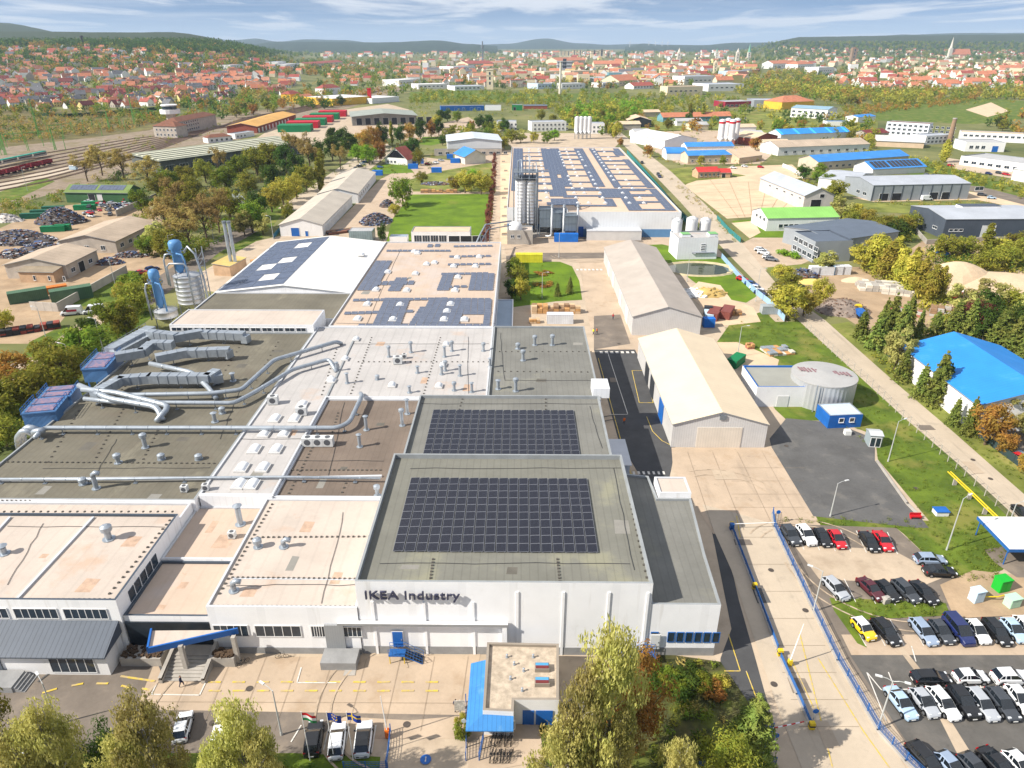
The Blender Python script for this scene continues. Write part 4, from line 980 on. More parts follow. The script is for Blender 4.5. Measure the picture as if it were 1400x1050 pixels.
def silo(name,label,x,y,r,z0,z1,m,legs=True,cone=2.5,ribs=True):
 root=T(name,label,'silo',(x,y,0))
 mb=MB();prof=[(0.25,z0),(r,z0+cone)]
 n=int((z1-z0-cone)/1.2)
 for i in range(n+1):
  z=z0+cone+(z1-z0-cone)*i/max(1,n);prof+=[(r,z-0.04),(r*1.015,z),(r,z+0.04)]if ribs else[(r,z)]
 prof+=[(r*0.3,z1+0.8)]
 mb.lathe(prof,20,(x,y,0));mb.build('tank',m,root,True)
 if legs:
  for i in range(4):
   a=pi/4+i*pi/2;mb=MB();mb.cyl((x+r*0.95*cos(a),y+r*0.95*sin(a),0),(x+r*0.95*cos(a),y+r*0.95*sin(a),z0+cone+0.5),0.14,0.14,6);mb.build('leg',STEELD,root)
 mb=MB()
 for k in range(14):mb.cyl((x+(r+0.2)*cos(2*pi*k/14),y+(r+0.2)*sin(2*pi*k/14),z1+0.2),(x+(r+0.2)*cos(2*pi*(k+1)/14),y+(r+0.2)*sin(2*pi*(k+1)/14),z1+0.2),0.04,0.04,4)
 for k in range(7):mb.cyl((x+(r+0.2)*cos(2*pi*k/7),y+(r+0.2)*sin(2*pi*k/7),z1-0.3),(x+(r+0.2)*cos(2*pi*k/7),y+(r+0.2)*sin(2*pi*k/7),z1+1.2),0.04,0.04,4)
 mb.build('top_railing',STEELD,root)
 return root
SILOM=M('silo_aluminium',(196,198,200),0.38,0.06,0.4,metal=0.5,spec=0.5)
for q,(x,y,w_)in enumerate(((0.5,283.5,'leftmost, white'),(4.6,283.5,'middle, grey'),(2.4,288.0,'rear'))):
 silo('process_silo',('tall ribbed silo before the huge solar hall, '+w_+' of three'),x,y,2.15,3.0,22.0,SILOM if q!=0 else M('silo_white',(226,226,226),0.5,0.04))
fr=T('silo_frame','steel tower frame with pipes and platforms round the three tall silos','frame',(-2,281,0))
mb=MB()
for x in(-2.2,7.2):
 for y in(281,290.5):mb.cyl((x,y,0),(x,y,25),0.16,0.16,6)
for z in(22.8,25):
 mb.box(-2.3,280.9,z,7.3,290.6,z+0.12)
for x in(-2.2,7.2):
 for z in range(0,24,6):mb.cyl((x,281,z),(x,290.5,z+6),0.08,0.08,5)
mb.build('tower',STEELD,fr)
for x,z in((-0.5,29),(2.4,31),(5.2,28)):
 mb=MB();mb.tube([(x,285,23),(x,285,z),(x+1.2,284,z+0.5),(x+1.4,282,z-2),(x+1.4,281.2,3)],0.22,8);mb.build('pipe',STEEL,fr,True)
mb=MB()
for x in(-2.2,2.5,7.2):mb.cyl((x,281,25),(x,281,27),0.06,0.06,5)
mb.tube([(-2.2,281,26.1),(7.2,281,26.1)],0.05,4);mb.tube([(-2.2,281,27),(7.2,281,27)],0.05,4);mb.build('railing',STEELD,fr)
def filterbox(x0,x1,y0,y1,z0,z1,label,m=None):
 root=T('dust_filter',label,'dust filter',(x0,y0,0));m=m or M('filter_panel',(120,132,142),0.5,0.08,0.3,stripe=('X',1.3,0.2,0.25),metal=0.3)
 mb=MB();mb.box(x0,y0,z0,x1,y1,z1);mb.box(x0-0.15,y0-0.15,z1,x1+0.15,y1+0.15,z1+0.25);mb.box(x0-0.1,y0-0.1,(z0+z1)/2,x1+0.1,y1+0.1,(z0+z1)/2+0.2);mb.build('housing',m,root)
 n=max(1,int((x1-x0)/3.2));w=(x1-x0)/n
 for i in range(n):
  mb=MB();cx=x0+w*(i+0.5);cy=(y0+y1)/2
  mb.add([(x0+w*i,y0,z0),(x0+w*(i+1),y0,z0),(x0+w*(i+1),y1,z0),(x0+w*i,y1,z0),(cx-0.25,cy-0.25,z0-1.8),(cx+0.25,cy-0.25,z0-1.8),(cx+0.25,cy+0.25,z0-1.8),(cx-0.25,cy+0.25,z0-1.8)],[(0,4,5,1),(1,5,6,2),(2,6,7,3),(3,7,4,0),(4,7,6,5)])
  mb.build('hopper',m,root)
  for xx in(x0+w*i+0.12,x0+w*(i+1)-0.12):
   mb=MB();mb.cyl((xx,y0+0.1,0),(xx,y0+0.1,z0),0.12,0.12,6);mb.cyl((xx,y1-0.1,0),(xx,y1-0.1,z0),0.12,0.12,6);mb.build('leg',STEELD,root)
 for k in range(2):
  mb=MB()
  mb.tube([(x0-0.1,y0-0.1,z1+0.25+0.5*(k+1)),(x1+0.1,y0-0.1,z1+0.25+0.5*(k+1)),(x1+0.1,y1+0.1,z1+0.25+0.5*(k+1)),(x0-0.1,y1+0.1,z1+0.25+0.5*(k+1)),(x0-0.1,y0-0.1,z1+0.25+0.5*(k+1))],0.05,4);mb.build('railing',STEELD,root)
 return root
filterbox(8.0,12.6,281,287.5,4.2,11.0,'grey box filter beside the tall silos, before the huge hall')
filterbox(13.0,17.2,281,287.5,3.8,9.6,'grey box filter between two white exhaust ducts')
filterbox(17.8,22.4,276.5,281.4,3.8,9.4,'rightmost grey box filter against the white wall of the huge hall')
for x in(12.8,17.5,22.9):
 root=T('exhaust_duct','white vertical exhaust duct '+{12.8:'left of',17.5:'between',22.9:'right of'}[x]+' the grey box filters','duct',(x,279.8,0))
 mb=MB();mb.tube([(x-2.5,279.2,1.0),(x-0.6,279.2,1.0),(x,279.2,1.8),(x,279.2,12.5)],0.42,10);mb.build('pipe',SILOM,root,True)
 mb=MB();mb.cyl((x,279.2,12.5),(x,279.2,13.4),0.62,0.45,10);mb.build('cap',STEEL,root)
ph=bld('plant_house','low concrete plant house with a white rounded tank on its roof',('w',-4.6,270),('w',5.2,270),8,5.0,rm=RF_BEIGE,wm=CONC,wins=[('f',2,2.5,2,2.6,1.2,1.0)])
mb=MB();mb.lathe([(2.6,5.0),(2.6,6.6),(1.8,7.6),(0.2,8.1)],16,(-1.4+0,274,0));mb.build('roof_tank',M('silo_white',(226,226,226),0.5,0.04),ph,True,world=True)
pb=T('pipe_bridge','pale pipe bridge crossing the walkway left of the plant house','pipe bridge',(-14,262,0))
mb=MB();mb.tube([(-15,240,7.5),(-13.8,246,9.5),(-12.5,262,9.5),(-3,268,9.5)],0.28,8);mb.build('pipe',STEEL,pb,True)
mb=MB();mb.tube([(-14,240,6.5),(-12.8,246,8.3),(-11.5,260,8.3),(-3,266,8.3)],0.2,8);mb.build('pipe',STEEL,pb,True)
for x,y in((-13.6,247),(-12.3,260)):
 mb=MB();mb.cyl((x,y,0),(x,y,9.2),0.14,0.14,6);mb.cyl((x+1.4,y,0),(x+1.4,y,9.2),0.14,0.14,6);mb.cyl((x,y,9.1),(x+1.4,y,9.1),0.1,0.1,5);mb.build('support',STEELD,pb)
def barn(lbl,x0,x1,y0,y1,he,ri,rm,side=()):
 root=bld('storage_barn',lbl,('w',x0,y0),('w',x1,y0),y1-y0,he,'barn','gv',ri,BARNW,rm,0.25)
 return root
br2=barn('long storage barn with cream roof and corrugated gable, nearest to the car park',29.3,47.2,118,161,5.0,2.6,BARNR)
mb=MB();mb.box(-8.9+9+4.6,-0.1,0,13.2,-0.012,4.4);o=O('sliding_door',mb.mesh('sliding_door',M('corrugated_cream',(216,206,192),0.6,0.05,0.3,stripe=('X',0.5,0.12,0.3))),br2)
mb=MB();mb.box(8.6,-0.22,6.1,9.8,-0.03,7.0);O('gable_vent',mb.mesh('gable_vent',STEELD),br2)
for k,(y,m)in enumerate(((9,BLUE),(20,DARK),(27,DARK))):
 mb=MB();mb.box(-0.16,y,0,-0.02,y+4.2,4.2);O('door',mb.mesh('door',m),br2)
br1=barn('longer storage barn with taupe roof, behind the cream roofed barn',30,48,176,246,5.2,2.7,BARNR2)
for y in(8,22,40,52):
 mb=MB();mb.box(-0.16,y,0,-0.02,y+4.6,4.2);O('door',mb.mesh('door',M('pale_door',(214,214,212),0.5,0.04)),br1)
TANKM=M('corrugated_tank',(186,188,190),0.45,0.05,0.3,metal=0.35,spec=0.5)
c=P(1127,512,5.8);tr_=6.6
tk=T('water_tank','round corrugated steel water tank with a rust streaked lid beside the pump house','tank',(c.x,c.y,0))
mb=MB()
n=90;vs=[]
for zz in(0,5.8):
 for i in range(n):
  rr=tr_+(0.05 if i%2 else-0.02);vs.append((c.x+rr*cos(2*pi*i/n),c.y+rr*sin(2*pi*i/n),zz))
mb.add(vs,[(i,(i+1)%n,n+(i+1)%n,n+i)for i in range(n)]);mb.build('shell',TANKM,tk)
mb=MB();mb.lathe([(tr_+0.12,5.7),(tr_+0.12,5.95),(0.3,6.5)],40,(c.x,c.y,0));mb.build('lid',M('tank_lid',(170,169,167),0.55,0.05,0.4,stain=(0.3,0.62,(176,130,124),0.35)),tk)
mb=MB()
for i in range(15):
 x=c.x-4.8+i*0.68+R.uniform(-0.15,0.15);hh=R.uniform(0.6,1.6);y=c.y+1.8-0.19*i
 mb.obox((x,y,6.35),0.42,hh*1.6,0.06,0.1);
o=mb.build('faded_plates',M('rust_red_plate',(142,112,116),0.8,0.15,1.0),tk)
mb=MB();mb.tube([(c.x-tr_-0.15+2.9,c.y-6.3,0),(c.x-tr_-0.15+2.9,c.y-6.3,6.2)],0.12,6);mb.tube([(c.x-tr_-0.15+3.5,c.y-6.45,0),(c.x-tr_-0.15+3.5,c.y-6.45,6.2)],0.06,6);mb.build('pipe',STEEL,tk)
pq=bld('pump_house','white pump house with a blue roof edge joined to the round water tank',('w',P2(1031,556)[0],P2(1031,556)[1]),('w',P2(1112,559)[0]-0.4,P2(1031,556)[1]),11,4.4,rm=M('grey_flat_roof',(150,150,142),0.85,0.06,0.2),em=BLUE,par=0.35)
mb=MB();mb.box(4.6,-0.1,0,7.0,-0.012,2.6);O('door',mb.mesh('door',M('pale_door',(214,214,212),0.5,0.04)),pq)
bc=bld('site_container','bright blue site container with two small windows in front of the round tank',(1131,586),(1176,584),5.2,2.9,'container','flat',0.3,BLUE,M('pale_container_roof',(190,206,222),0.5,0.05,0.3,stripe=('X',0.8,0.08,0.2)),par=0.06,wins=[('f',2.6,2.2,2,1.4,0.9,0.8,0)])
kb=bld('transformer_cabinet','grey metal cabinet on the lawn right of the blue container',(1187,611),(1204,612),2.6,2.4,'cabinet','gu',0.35,M('cabinet_grey',(148,160,164),0.5,0.05),M('cabinet_roof',(186,190,192),0.5,0.05),0.12,doors=[('f',0.6,1.0,2,0.15,0.85,1.9,0)])
x,y=P2(1158,594);tag(O('water_butt',(lambda m:(m.box(-0.6,-0.5,0,0.6,0.5,1.0),m.box(-0.5,-0.4,1.0,0.5,0.4,1.1),m.mesh('water_butt',M('white_plastic',(226,226,222),0.5,0.05)))[-1])(MB()),None,(x,y,0)),'white plastic tank by the corner of the blue container','water tank')
wp=bld('plant_building','white plant building with roof fans and tall tanks beside the pond',(925,355),(979,354),11,7.2,rm=RF_LIGHT,wm=WHITEP,wins=[('f',9.2,0,1,3.4,1.6,0.35,0),('f',9.2,0,1,4.3,1.6,0.35,0),('f',9.2,0,1,5.2,1.6,0.35,0)])
for u in(2,12):
 mb=MB();mb.box(u,3,7.3,u+3.2,6,8.3,0);mb.box(u+0.1,2.9,8.3,u+3.1,6.1,8.45,1);O('cooling_unit',mb.mesh('cooling_unit',[WHITEP,M('leaf_green_paint',(120,176,110),0.5,0.06)]),wp)
mb=MB();mb.box(5.4,-0.5,2.2,13.5,-0.02,2.5);O('pipe_rack',mb.mesh('pipe_rack',STEELD),wp)
for q,(px,py,z1,r,w_)in enumerate(((922,343,11.5,1.9,'tallest, left of'),(943,334,10.0,2.2,'middle one behind'),(961,334,9.6,2.1,'right one behind'))):
 p=P(px,py);silo('storage_tank','white cylindrical storage tank, '+w_+' the plant building',p.x,p.y,r,0.1,z1,M('silo_white',(226,226,226),0.5,0.04),False,0.05,False)
WATER=M('pond_water',(72,78,58),0.08,0.15,0.3,spec=0.6)
pc=P(955,368);pts=[(pc.x+10.5*cos(t*pi/18)*(1+0.05*sin(3*t)),pc.y+7.5*sin(t*pi/18))for t in range(36)]
sheet('pond',pts,0.075,WATER)
mb=MB()
for i in range(36):
 a,b=pts[i],pts[(i+1)%36];c2=[(pc.x+(p[0]-pc.x)*1.14,pc.y+(p[1]-pc.y)*1.14)for p in(a,b)]
 mb.add([(a[0],a[1],0.06),(b[0],b[1],0.06),(c2[1][0],c2[1][1],0.5),(c2[0][0],c2[0][1],0.5),(pc.x+(c2[1][0]-pc.x)*1.06,pc.y+(c2[1][1]-pc.y)*1.06,0.0),(pc.x+(c2[0][0]-pc.x)*1.06,pc.y+(c2[0][1]-pc.y)*1.06,0.0)],[(0,1,2,3),(3,2,4,5)])
o=mb.build('pond_bank',M('pond_bank',(188,174,140),0.9,0.15,0.4));o['kind']='structure'
FB=M('filter_blue',(72,112,158),0.5,0.08,0.4,stripe=('X',0.7,0.18,0.3))
FT=M('filter_top_red',(146,114,124),0.8,0.3,1.2,c2=(94,112,148))
zr=7.7
def bluefilter(pa,pb,w,h,label,zb=6.6):
 a=P(pa[0],pa[1],zb);b=P(pb[0],pb[1],zb);d=b-a;L=d.length;rz=atan2(d.y,d.x)
 root=T('dust_filter',label,'dust filter',(a.x,a.y,zb),rz)
 mb=MB();mb.box(0,0,0,L,w,h,0);mb.box(-0.12,-0.12,h,L+0.12,w+0.12,h+0.2,0);O('housing',mb.mesh('housing',FB),root)
 n=2
 for i in range(n):
  mb=MB();mb.box(L/n*i+0.4,0.5,h+0.2,L/n*(i+1)-0.4,w-0.5,h+0.36,0);O('explosion_panel',mb.mesh('explosion_panel',FT),root)
 for s in(0,w):
  mb=MB()
  for k in(0.6,1.1):mb.tube([(0,s,h+k),(L,s,h+k)],0.05,4)
  for t in range(6):mb.cyl((L*t/5,s,h),(L*t/5,s,h+1.1),0.05,0.05,4)
  O('railing',mb.mesh('railing',BLUEF),root)
 for t in range(3):
  for s in(0.3,w-0.3):
   mb=MB();mb.cyl((L*(0.1+0.4*t),s,-zb-0.2),(L*(0.1+0.4*t),s,0.05),0.16,0.16,6);O('leg',mb.mesh('leg',BLUEF),root)
 return root
bluefilter((82,583),(98,562),5.6,3.0,'blue dust filter with red topped panels, lowest of the three beside the olive roof')
bluefilter((101,559),(113,543),5.6,2.6,'smaller blue dust filter with ducts leading up to the olive roof')
bluefilter((150,521),(170,497),4.8,2.8,'upper blue dust filter with red panels behind the silver ducts')
def duct(label,paths,r=0.5,sup=True,box=False,n=10,z=None,supz=None):
 pts0=[P(*p)for p in paths[0]]
 root=T('air_duct',label,'duct',tuple(pts0[0]))
 for path in paths:
  pts=[P(*p)for p in path];out=[pts[0]]
  for i in range(1,len(pts)-1):
   p,a,b=pts[i],pts[i-1],pts[i+1];d1=(a-p);d2=(b-p);q=min(2.2*r,d1.length*0.4,d2.length*0.4)
   out+=[p+d1.normalized()*q,p+(d1.normalized()+d2.normalized())*q*0.28,p+d2.normalized()*q]
  out.append(pts[-1]);mb=MB()
  if box:
   for a,b in zip(pts,pts[1:]):
    d=b-a;mb.obox((a+b)/2,hypot(d.x,d.y)+r*0.6,2*r,2*r*0.9,atan2(d.y,d.x))
    k=int(d.length/2.2)
    for j in range(1,k+1):
     p=a+d*(j/(k+1));mb.obox(p,0.12,2*r+0.16,2*r*0.9+0.16,atan2(d.y,d.x))
  else:
   mb.tube(out,r,n)
   for a,b in zip(pts,pts[1:]):
    d=b-a;k=int(d.length/4)
    for j in range(1,k+1):
     p=a+d*(j/(k+1));u=d.normalized();mb.cyl(p-u*0.06,p+u*0.06,r*1.12,r*1.12,n)
  mb.build('duct_run',STEEL,root,not box)
  if sup:
   for a,b in zip(pts,pts[1:]):
    d=b-a;k=max(1,int(d.length/6))
    if hypot(d.x,d.y)<1.5:continue
    for j in range(k):
     p=a+d*((j+0.5)/k)
     if p.z-zr<0.3:continue
     m=MB();m.box(p.x-0.3,p.y-0.3,zr,p.x+0.3,p.y+0.3,zr+0.08);m.box(p.x-0.06,p.y-0.06,zr+0.08,p.x+0.06,p.y+0.06,p.z);m.build('support',STEELD,root)
 return root
duct('long straight round duct along the middle of the olive roof to the air units',[[(48,598,9.0),(60,585,9.0),(345,585,9.0),(462,585,9.0),(478,577,9.0),(495,541,9.0),(493,538,8.2)]],0.42)
duct('long thin duct along the near edge of the olive roof',[[(-30,655,8.5),(150,655,8.5),(285,653,8.5),(380,652,8.5),(520,654,8.5)]],0.22)
duct('bent round duct running from the filters up to the far corner of the pale roof',[[(118,532,9.6),(170,540,9.4),(285,538,9.2),(330,533,9.2),(375,492,9.2),(460,467,9.2),(467,470,8.2)]],0.45)
duct('second bent round duct parallel to the first, ending by the skylights',[[(115,545,9.4),(160,550,9.2),(320,551,9.0),(345,538,9.0),(400,505,9.0),(450,491,9.0),(460,508,8.2)]],0.42)
duct('pair of short round ducts sloping down in front of the filters',[[(108,527,10.5),(150,545,10.0),(215,556,9.6),(222,575,8.0)],[(112,532,10.6),(160,537,10.0),(232,555,9.4),(214,576,8.2)]],0.55)
duct('round duct crossing between the box ducts',[[(205,497,9.6),(262,509,9.4),(285,530,9.0),(296,545,8.2)]],0.5)
duct('three curved riser pipes at the corner of the lowest blue filter',[[(26,612,1),(24,598,7.5),(32,588,9.2),(44,592,8.5)],[(34,610,1),(30,593,8),(38,583,9.6),(52,588,8.8)],[(46,598,6),(47,590,9.2),(60,588,9.4)]],0.55,False)
BX=0.95
duct('large square duct with a stepped run across the far part of the olive roof',[[(160,488,10.2),(195,482,10.2),(207,472,10.2),(235,471,10.4)],[(215,490,9.8),(255,482,9.8),(312,481,9.6),(314,487,8.6)]],BX,True,True)
duct('square box duct along the edge of the cream block',[[(205,456,10.4),(240,461,10.2),(275,456,10.0),(333,460,9.6),(339,466,8.6)]],BX,True,True)
duct('square box duct in the middle of the olive roof with a bent end',[[(130,540,9.8),(165,520,9.8),(205,517,9.8),(285,517,9.8),(296,510,9.8),(299,522,8.6)]],BX,True,True)
duct('slanting filter duct stack at the upper left corner of the olive roof',[[(152,482,9.4),(206,452,9.6)],[(158,487,8.8),(210,458,9.0)]],1.25,False,True)
rl=T('roof_railing','galvanised walkway railing along the upper left edge of the olive roof','railing',P(147,487,8.0))
mb=MB();a=P(147,484,9.6);b=P(206,448,9.6)
for k in(-1.0,-0.4,0.2):mb.tube([a+Vector((-1,0,k+1)),b+Vector((-1,0,k+1))],0.05,4)
for j in range(9):
 p=a+(b-a)*(j/8)+Vector((-1,0,0));mb.cyl((p.x,p.y,7.7),(p.x,p.y,10.8),0.06,0.06,4)
mb.build('rail',STEELD,rl)
def hopper(p,r,z0,z1,label):return silo('sawdust_silo',label,p.x,p.y,r,z0,z1,SILOM,True,2.2)
SB=M('sky_blue_paint',(92,142,192),0.45,0.08,0.5)
def cyclone(x,y,z0,z1,r,label):
 root=T('cyclone_tower',label,'cyclone',(x,y,z0))
 mb=MB();mb.lathe([(r*.5,z0),(r*.9,z0+1.2),(r*.9,z1-2.6),(r*1.2,z1-2.2),(r*1.2,z1-.6),(r*.95,z1),(r*0.2,z1+0.3)],16,(x,y,0));mb.build('body',SB,root,True)
 for s in(1,-1):
  mb=MB();mb.tube([(x+s*r*.4,y-r,z1-3.2),(x+s*r*1.6,y-r*1.4,z1-3.4),(x+s*r*2.0,y-r*1.5,z1-5),(x+s*r*2.0,y-r*1.5,z0-3)],0.24,8);mb.build('pipe',SB if s>0 else STEEL,root,True)
 mb=MB()
 for k in range(12):
  a0,a1=2*pi*k/12,2*pi*(k+1)/12
  for zz in(z1-3.4,z1-2.6):mb.cyl((x+r*1.6*cos(a0),y+r*1.6*sin(a0),zz),(x+r*1.6*cos(a1),y+r*1.6*sin(a1),zz),0.05,0.05,4)
 mb.build('railing',SB,root)
 for k in range(3):
  mb=MB();a0=k*2*pi/3;mb.cyl((x+r*cos(a0),y+r*sin(a0),z0-3),(x+r*cos(a0),y+r*sin(a0),z0+3),0.12,0.12,5);mb.build('leg',STEELD,root)
 return root
def ztop(p,py):
 lo,hi=0.0,80.0;f=Vector((-sin(YAW)*cos(PITCH),cos(YAW)*cos(PITCH),-sin(PITCH)));u=Vector((-sin(YAW)*sin(PITCH),cos(YAW)*sin(PITCH),cos(PITCH)))
 for _ in range(30):
  m=(lo+hi)/2;d=Vector((p.x,p.y,p.z+m-CH));y=525-FPX*d.dot(u)/d.dot(f)
  if y>py:lo=m
  else:hi=m
 return lo
q1=P(266,428);q2=P(231,446);k1=ztop(q1,376);k2=ztop(q2,424)
hopper(q1,3.7,1.5,k1,'broad galvanised sawdust silo at the left end of the white gabled hall');hopper(q2,3.0,0.8,k2,'short galvanised silo with a conical top beside the cream block')
cyclone(q1.x-1.6,q1.y,k1+.8,ztop(q1,329),1.45,'tall sky blue cyclone on top of the broad sawdust silo');cyclone(q2.x-1.0,q2.y,k2+.8,ztop(q2,369),1.15,'smaller sky blue cyclone on the short silo')
lt=T('lattice_frame','galvanised pipe and ladder frame around the broad sawdust silo','frame',q1)
mb=MB();h_=ztop(q1,338);a_=4.3
mb.cyl((a_,-1,0),(a_,-1,h_),.14,.14,5);mb.cyl((a_+.9,1,0),(a_+.9,1,h_),.14,.14,5)
for z in range(0,int(h_)-2,2):mb.cyl((a_,-1,z),(a_+.9,1,z+2),.07,.07,4);mb.cyl((a_,-1,z),(a_+.9,1,z),.07,.07,4)
O('frame',mb.mesh('frame',STEEL),lt);mb=MB();mb.tube([(1,-1,h_-1),(2.4,-1.4,h_+.6),(4.2,-1.6,h_-1.5),(5.4,-1.8,h_-8),(5.6,-1.9,1)],.3,8);O('pipe',mb.mesh('pipe',STEEL,True),lt);mb=MB();mb.tube([(-3.2,-3.9,k1-2),(-3.2,-3.9,k1+3.4),(-2.2,-4.0,k1+4.4),(1.6,-4.0,k1+4.4),(2.4,-3.9,k1+3.4),(2.4,-3.9,2)],.26,8);O('pipe',mb.mesh('pipe',STEEL,True),lt)
for q,px in enumerate((318,324)):
 p=P(px,372);root=T('flue',('left' if q==0 else 'right')+' of the two slim steel flues left of the panelled gabled hall','chimney',(p.x,p.y,0))
 mb=MB();mb.cyl((p.x,p.y,0),(p.x,p.y,17),0.55,0.55,12);mb.build('pipe',STEEL,root,True)
 mb=MB();mb.cyl((p.x,p.y,16.6),(p.x,p.y,17.3),0.68,0.68,12);mb.build('cap',STEELD,root)
# ---- industrial area and town ---------------------------------------------------
def roofm(n,c,per=1.2,ax='X',v=0.07):return M(n,c,0.7,v,0.15,stripe=(ax,per,0.07,0.15))
RB=M('blue_sheet_roof',(58,134,206),0.5,0.1,0.12,stripe=('X',1.2,0.12,0.2),stain=(0.15,0.58,(96,156,208),0.5));RG=roofm('grey_sheet_roof2',(176,176,176));RLG=roofm('light_sheet_roof',(172,177,185));RD=roofm('dark_sheet_roof',(96,106,120))
RRED=M('red_tile_roof',(158,84,72),0.85,0.15,0.3,stripe=('X',0.5,0.1,0.2));ROR=M('orange_tile_roof',(190,122,92),0.85,0.14,0.3,stripe=('X',0.5,0.1,0.2));RBUR=M('burgundy_roof',(120,52,52),0.8,0.12,0.3)
RFC=M('fibre_cement_roof',(184,166,146),0.9,0.12,0.12,stripe=('X',2.4,0.10,0.15),stain=(0.1,0.58,(160,146,130),0.5));RGR=roofm('lime_green_roof',(132,186,96));RDG=M('olive_green_sheet',(112,132,72),0.6,0.08,0.2,stripe=('X',1.0,0.1,0.2))
ROCH=M('ochre_roof',(206,160,92),0.85,0.10,0.1,stain=(0.1,0.6,(178,130,76),0.4));RBRN=M('brown_tile_roof',(126,84,66),0.85,0.12,0.3);RTAN=M('tan_sheet_roof',(206,182,154),0.8,0.08,0.2)
WG=M('green_sheet_wall',(64,104,66),0.6,0.08,0.2,stripe=('X',0.8,0.12,0.2));WBR=M('brick_wall',(150,82,66),0.9,0.15,0.8);WGY=M('grey_panel_wall',(150,156,162),0.6,0.05,0.3,stripe=('X',1.0,0.07,0.15));WDK=M('dark_panel_wall',(78,86,98),0.6,0.06,0.3,stripe=('X',1.0,0.08,0.15))
WCR=M('cream_render',(220,206,176),0.85,0.07,0.4);WYL=M('yellow_wall',(226,180,60),0.8,0.07,0.4);WOG=M('old_grey_render',(186,176,164),0.9,0.12,0.4);WTE=M('teal_wall',(110,158,172),0.8,0.08,0.4);WBEI=M('beige_brick',(196,164,132),0.9,0.12,0.5)
DOORD=M('dark_doorway',(40,42,46),0.6,0.1);dk_=('door',DOORD,FRAME);bl_=('door',BLUE,FRAME);wh_=('door',M('white_door',(218,218,216),0.5,0.05),FRAME)
def D(face,u,z,w,h,sp=dk_,n=1,st=0):return(face,u,st,n,z,w,h,0,sp)
g=bld('green_shed','green sheet metal shed with solar panels on its roof in the scrap yard',(92,277),(177,278),12,5.0,'shed','gu',2.6,WG,RDG,0.5,wins=[D('f',13,0,3.2,4.2),D('f',17,0,2.4,4.2,wh_)])
for i in range(2):
 for j in range(7):
  mb=MB();u0=1.5+i*14.2+j*1.85;a=2.6/6;
  vs=[(u,v,5.0+a*v+0.24+dz)for dz in(0,0.06)for u,v in((u0,1.6),(u0+1.75,1.6),(u0+1.75,5.4),(u0,5.4))]
  mb.add(vs,[(4,5,6,7),(0,1,5,4),(1,2,6,5),(2,3,7,6),(3,0,4,7)]);O('solar_panel',mb.mesh('solar_panel',PVB),g)
bld('long_shed','long grey fibre cement roofed shed beside the scrap yard',(161,346),(216,318),21,4.4,'shed','gu',2.2,WOG,RFC,0.5,wins=[('f',4,6,9,1.4,2.4,1.4),('l',5,6,2,1.2,1.6,1.5)])
bld('workshop','brown roofed workshop with open side doors in front of the scrap yard',(94,381),(136,359),20,4.6,'workshop','gu',2.2,WOG,RFC,0.5,wins=[D('f',8.5,0,3.2,3.4),('f',3.5,0,1,1.4,2.2,1.3),('f',14,0,1,1.4,2.2,1.3)])
bld('brick_lean_to','low brick lean-to in front of the brown roofed workshop',(29,386),(76,387),8,3.6,'lean-to','shed',0.9,WBEI,M('weathered_roof',(150,136,116),0.9,0.15,0.3),0.5,wins=[('f',5,5,3,0.9,0.7,1.4,0)])
bld('freight_shed','long railway freight shed whose grey roof is dotted with pale skylights',(222,238),(417,209),30,7.5,'freight shed','shed',1.6,M('dark_shed_wall',(96,100,98),0.8,0.12,0.3),(lambda:(lambda m:m)(M('dotted_roof',(148,150,132),0.85,0.08,0.2)))(),1.5,wins=[('f',6,9,14,0.2,5.5,4.2,2)])
fs=[o for o in COL.objects if o.name=='freight_shed'][0]
def _dots():
 L=fs['_L'];w=30;mb=MB();n=0
 for i in range(34):
  for j in range(5):
   u=2+i*(L-4)/34;v=2.5+j*5.4;z=7.5+1.6*(v+1)/w+0.26
   if n<100:
    if n==0:MS=MB();MS.box(-1.5,-1.1,0,1.5,1.1,0.35);_dots.me=MS.mesh('skylight',M('old_skylight',(214,212,190),0.6,0.06))
    O('skylight',_dots.me,fs,(u,v,z-0.1))
   else:mb.box(u-1.5,v-1.1,z-0.1,u+1.5,v+1.1,z+0.25)
   n+=1
 o=O('skylights',mb.mesh('skylights',MATS['old_skylight']),fs);o['kind']='stuff'
_dots()
bld('station_building','pale station building with red brown hip roof beside the tracks',(212,188),(243,189),14,9,'station','hip',3.5,WOG,RBRN,0.6,wins=[('f',3,3.5,6,1.5,1.4,1.7),('f',3,3.5,6,5.3,1.4,1.7),('l',3,4,3,5.3,1.4,1.7)])
bld('station_building','longer station wing with brown roof right of the signal tower',(246,184),(297,172),14,10,'station','hip',3,WOG,RBRN,0.6,wins=[('f',3,4,9,1.5,2.2,1.7),('f',3,4,9,4.8,2.2,1.7),('f',3,4,9,7.6,2.2,1.4)])
p=P(237,176);tw=T('signal_tower','pale round railway signal tower with glazed top deck','tower',(p.x,p.y,0))
mb=MB();mb.cyl((p.x,p.y,0),(p.x,p.y,13),4,4,16);mb.build('shaft',WOG,tw);mb=MB();mb.cyl((p.x,p.y,13),(p.x,p.y,16.5),8.5,8.5,16);mb.cyl((p.x,p.y,19.5),(p.x,p.y,20.5),7,7,16);mb.build('deck',WHITE,tw);mb=MB();mb.cyl((p.x,p.y,16.5),(p.x,p.y,19.5),6.2,6.2,16);mb.build('window',GLASS,tw)
bld('warehouse','red brick warehouse with ochre roof beside the container stacks',(352,182),(405,164),26,5.5,'warehouse','gu',2.5,WBR,ROCH,1.0,wins=[D('f',5,0,3.4,3.6,wh_,10,9.5)])
bld('small_house','small white house with brown roof beside the freight shed',(285,196),(318,193),9,4,'house','hip',2,WHITE,RBRN,0.4,wins=[('f',3,4,5,1.2,1.6,1.4)])
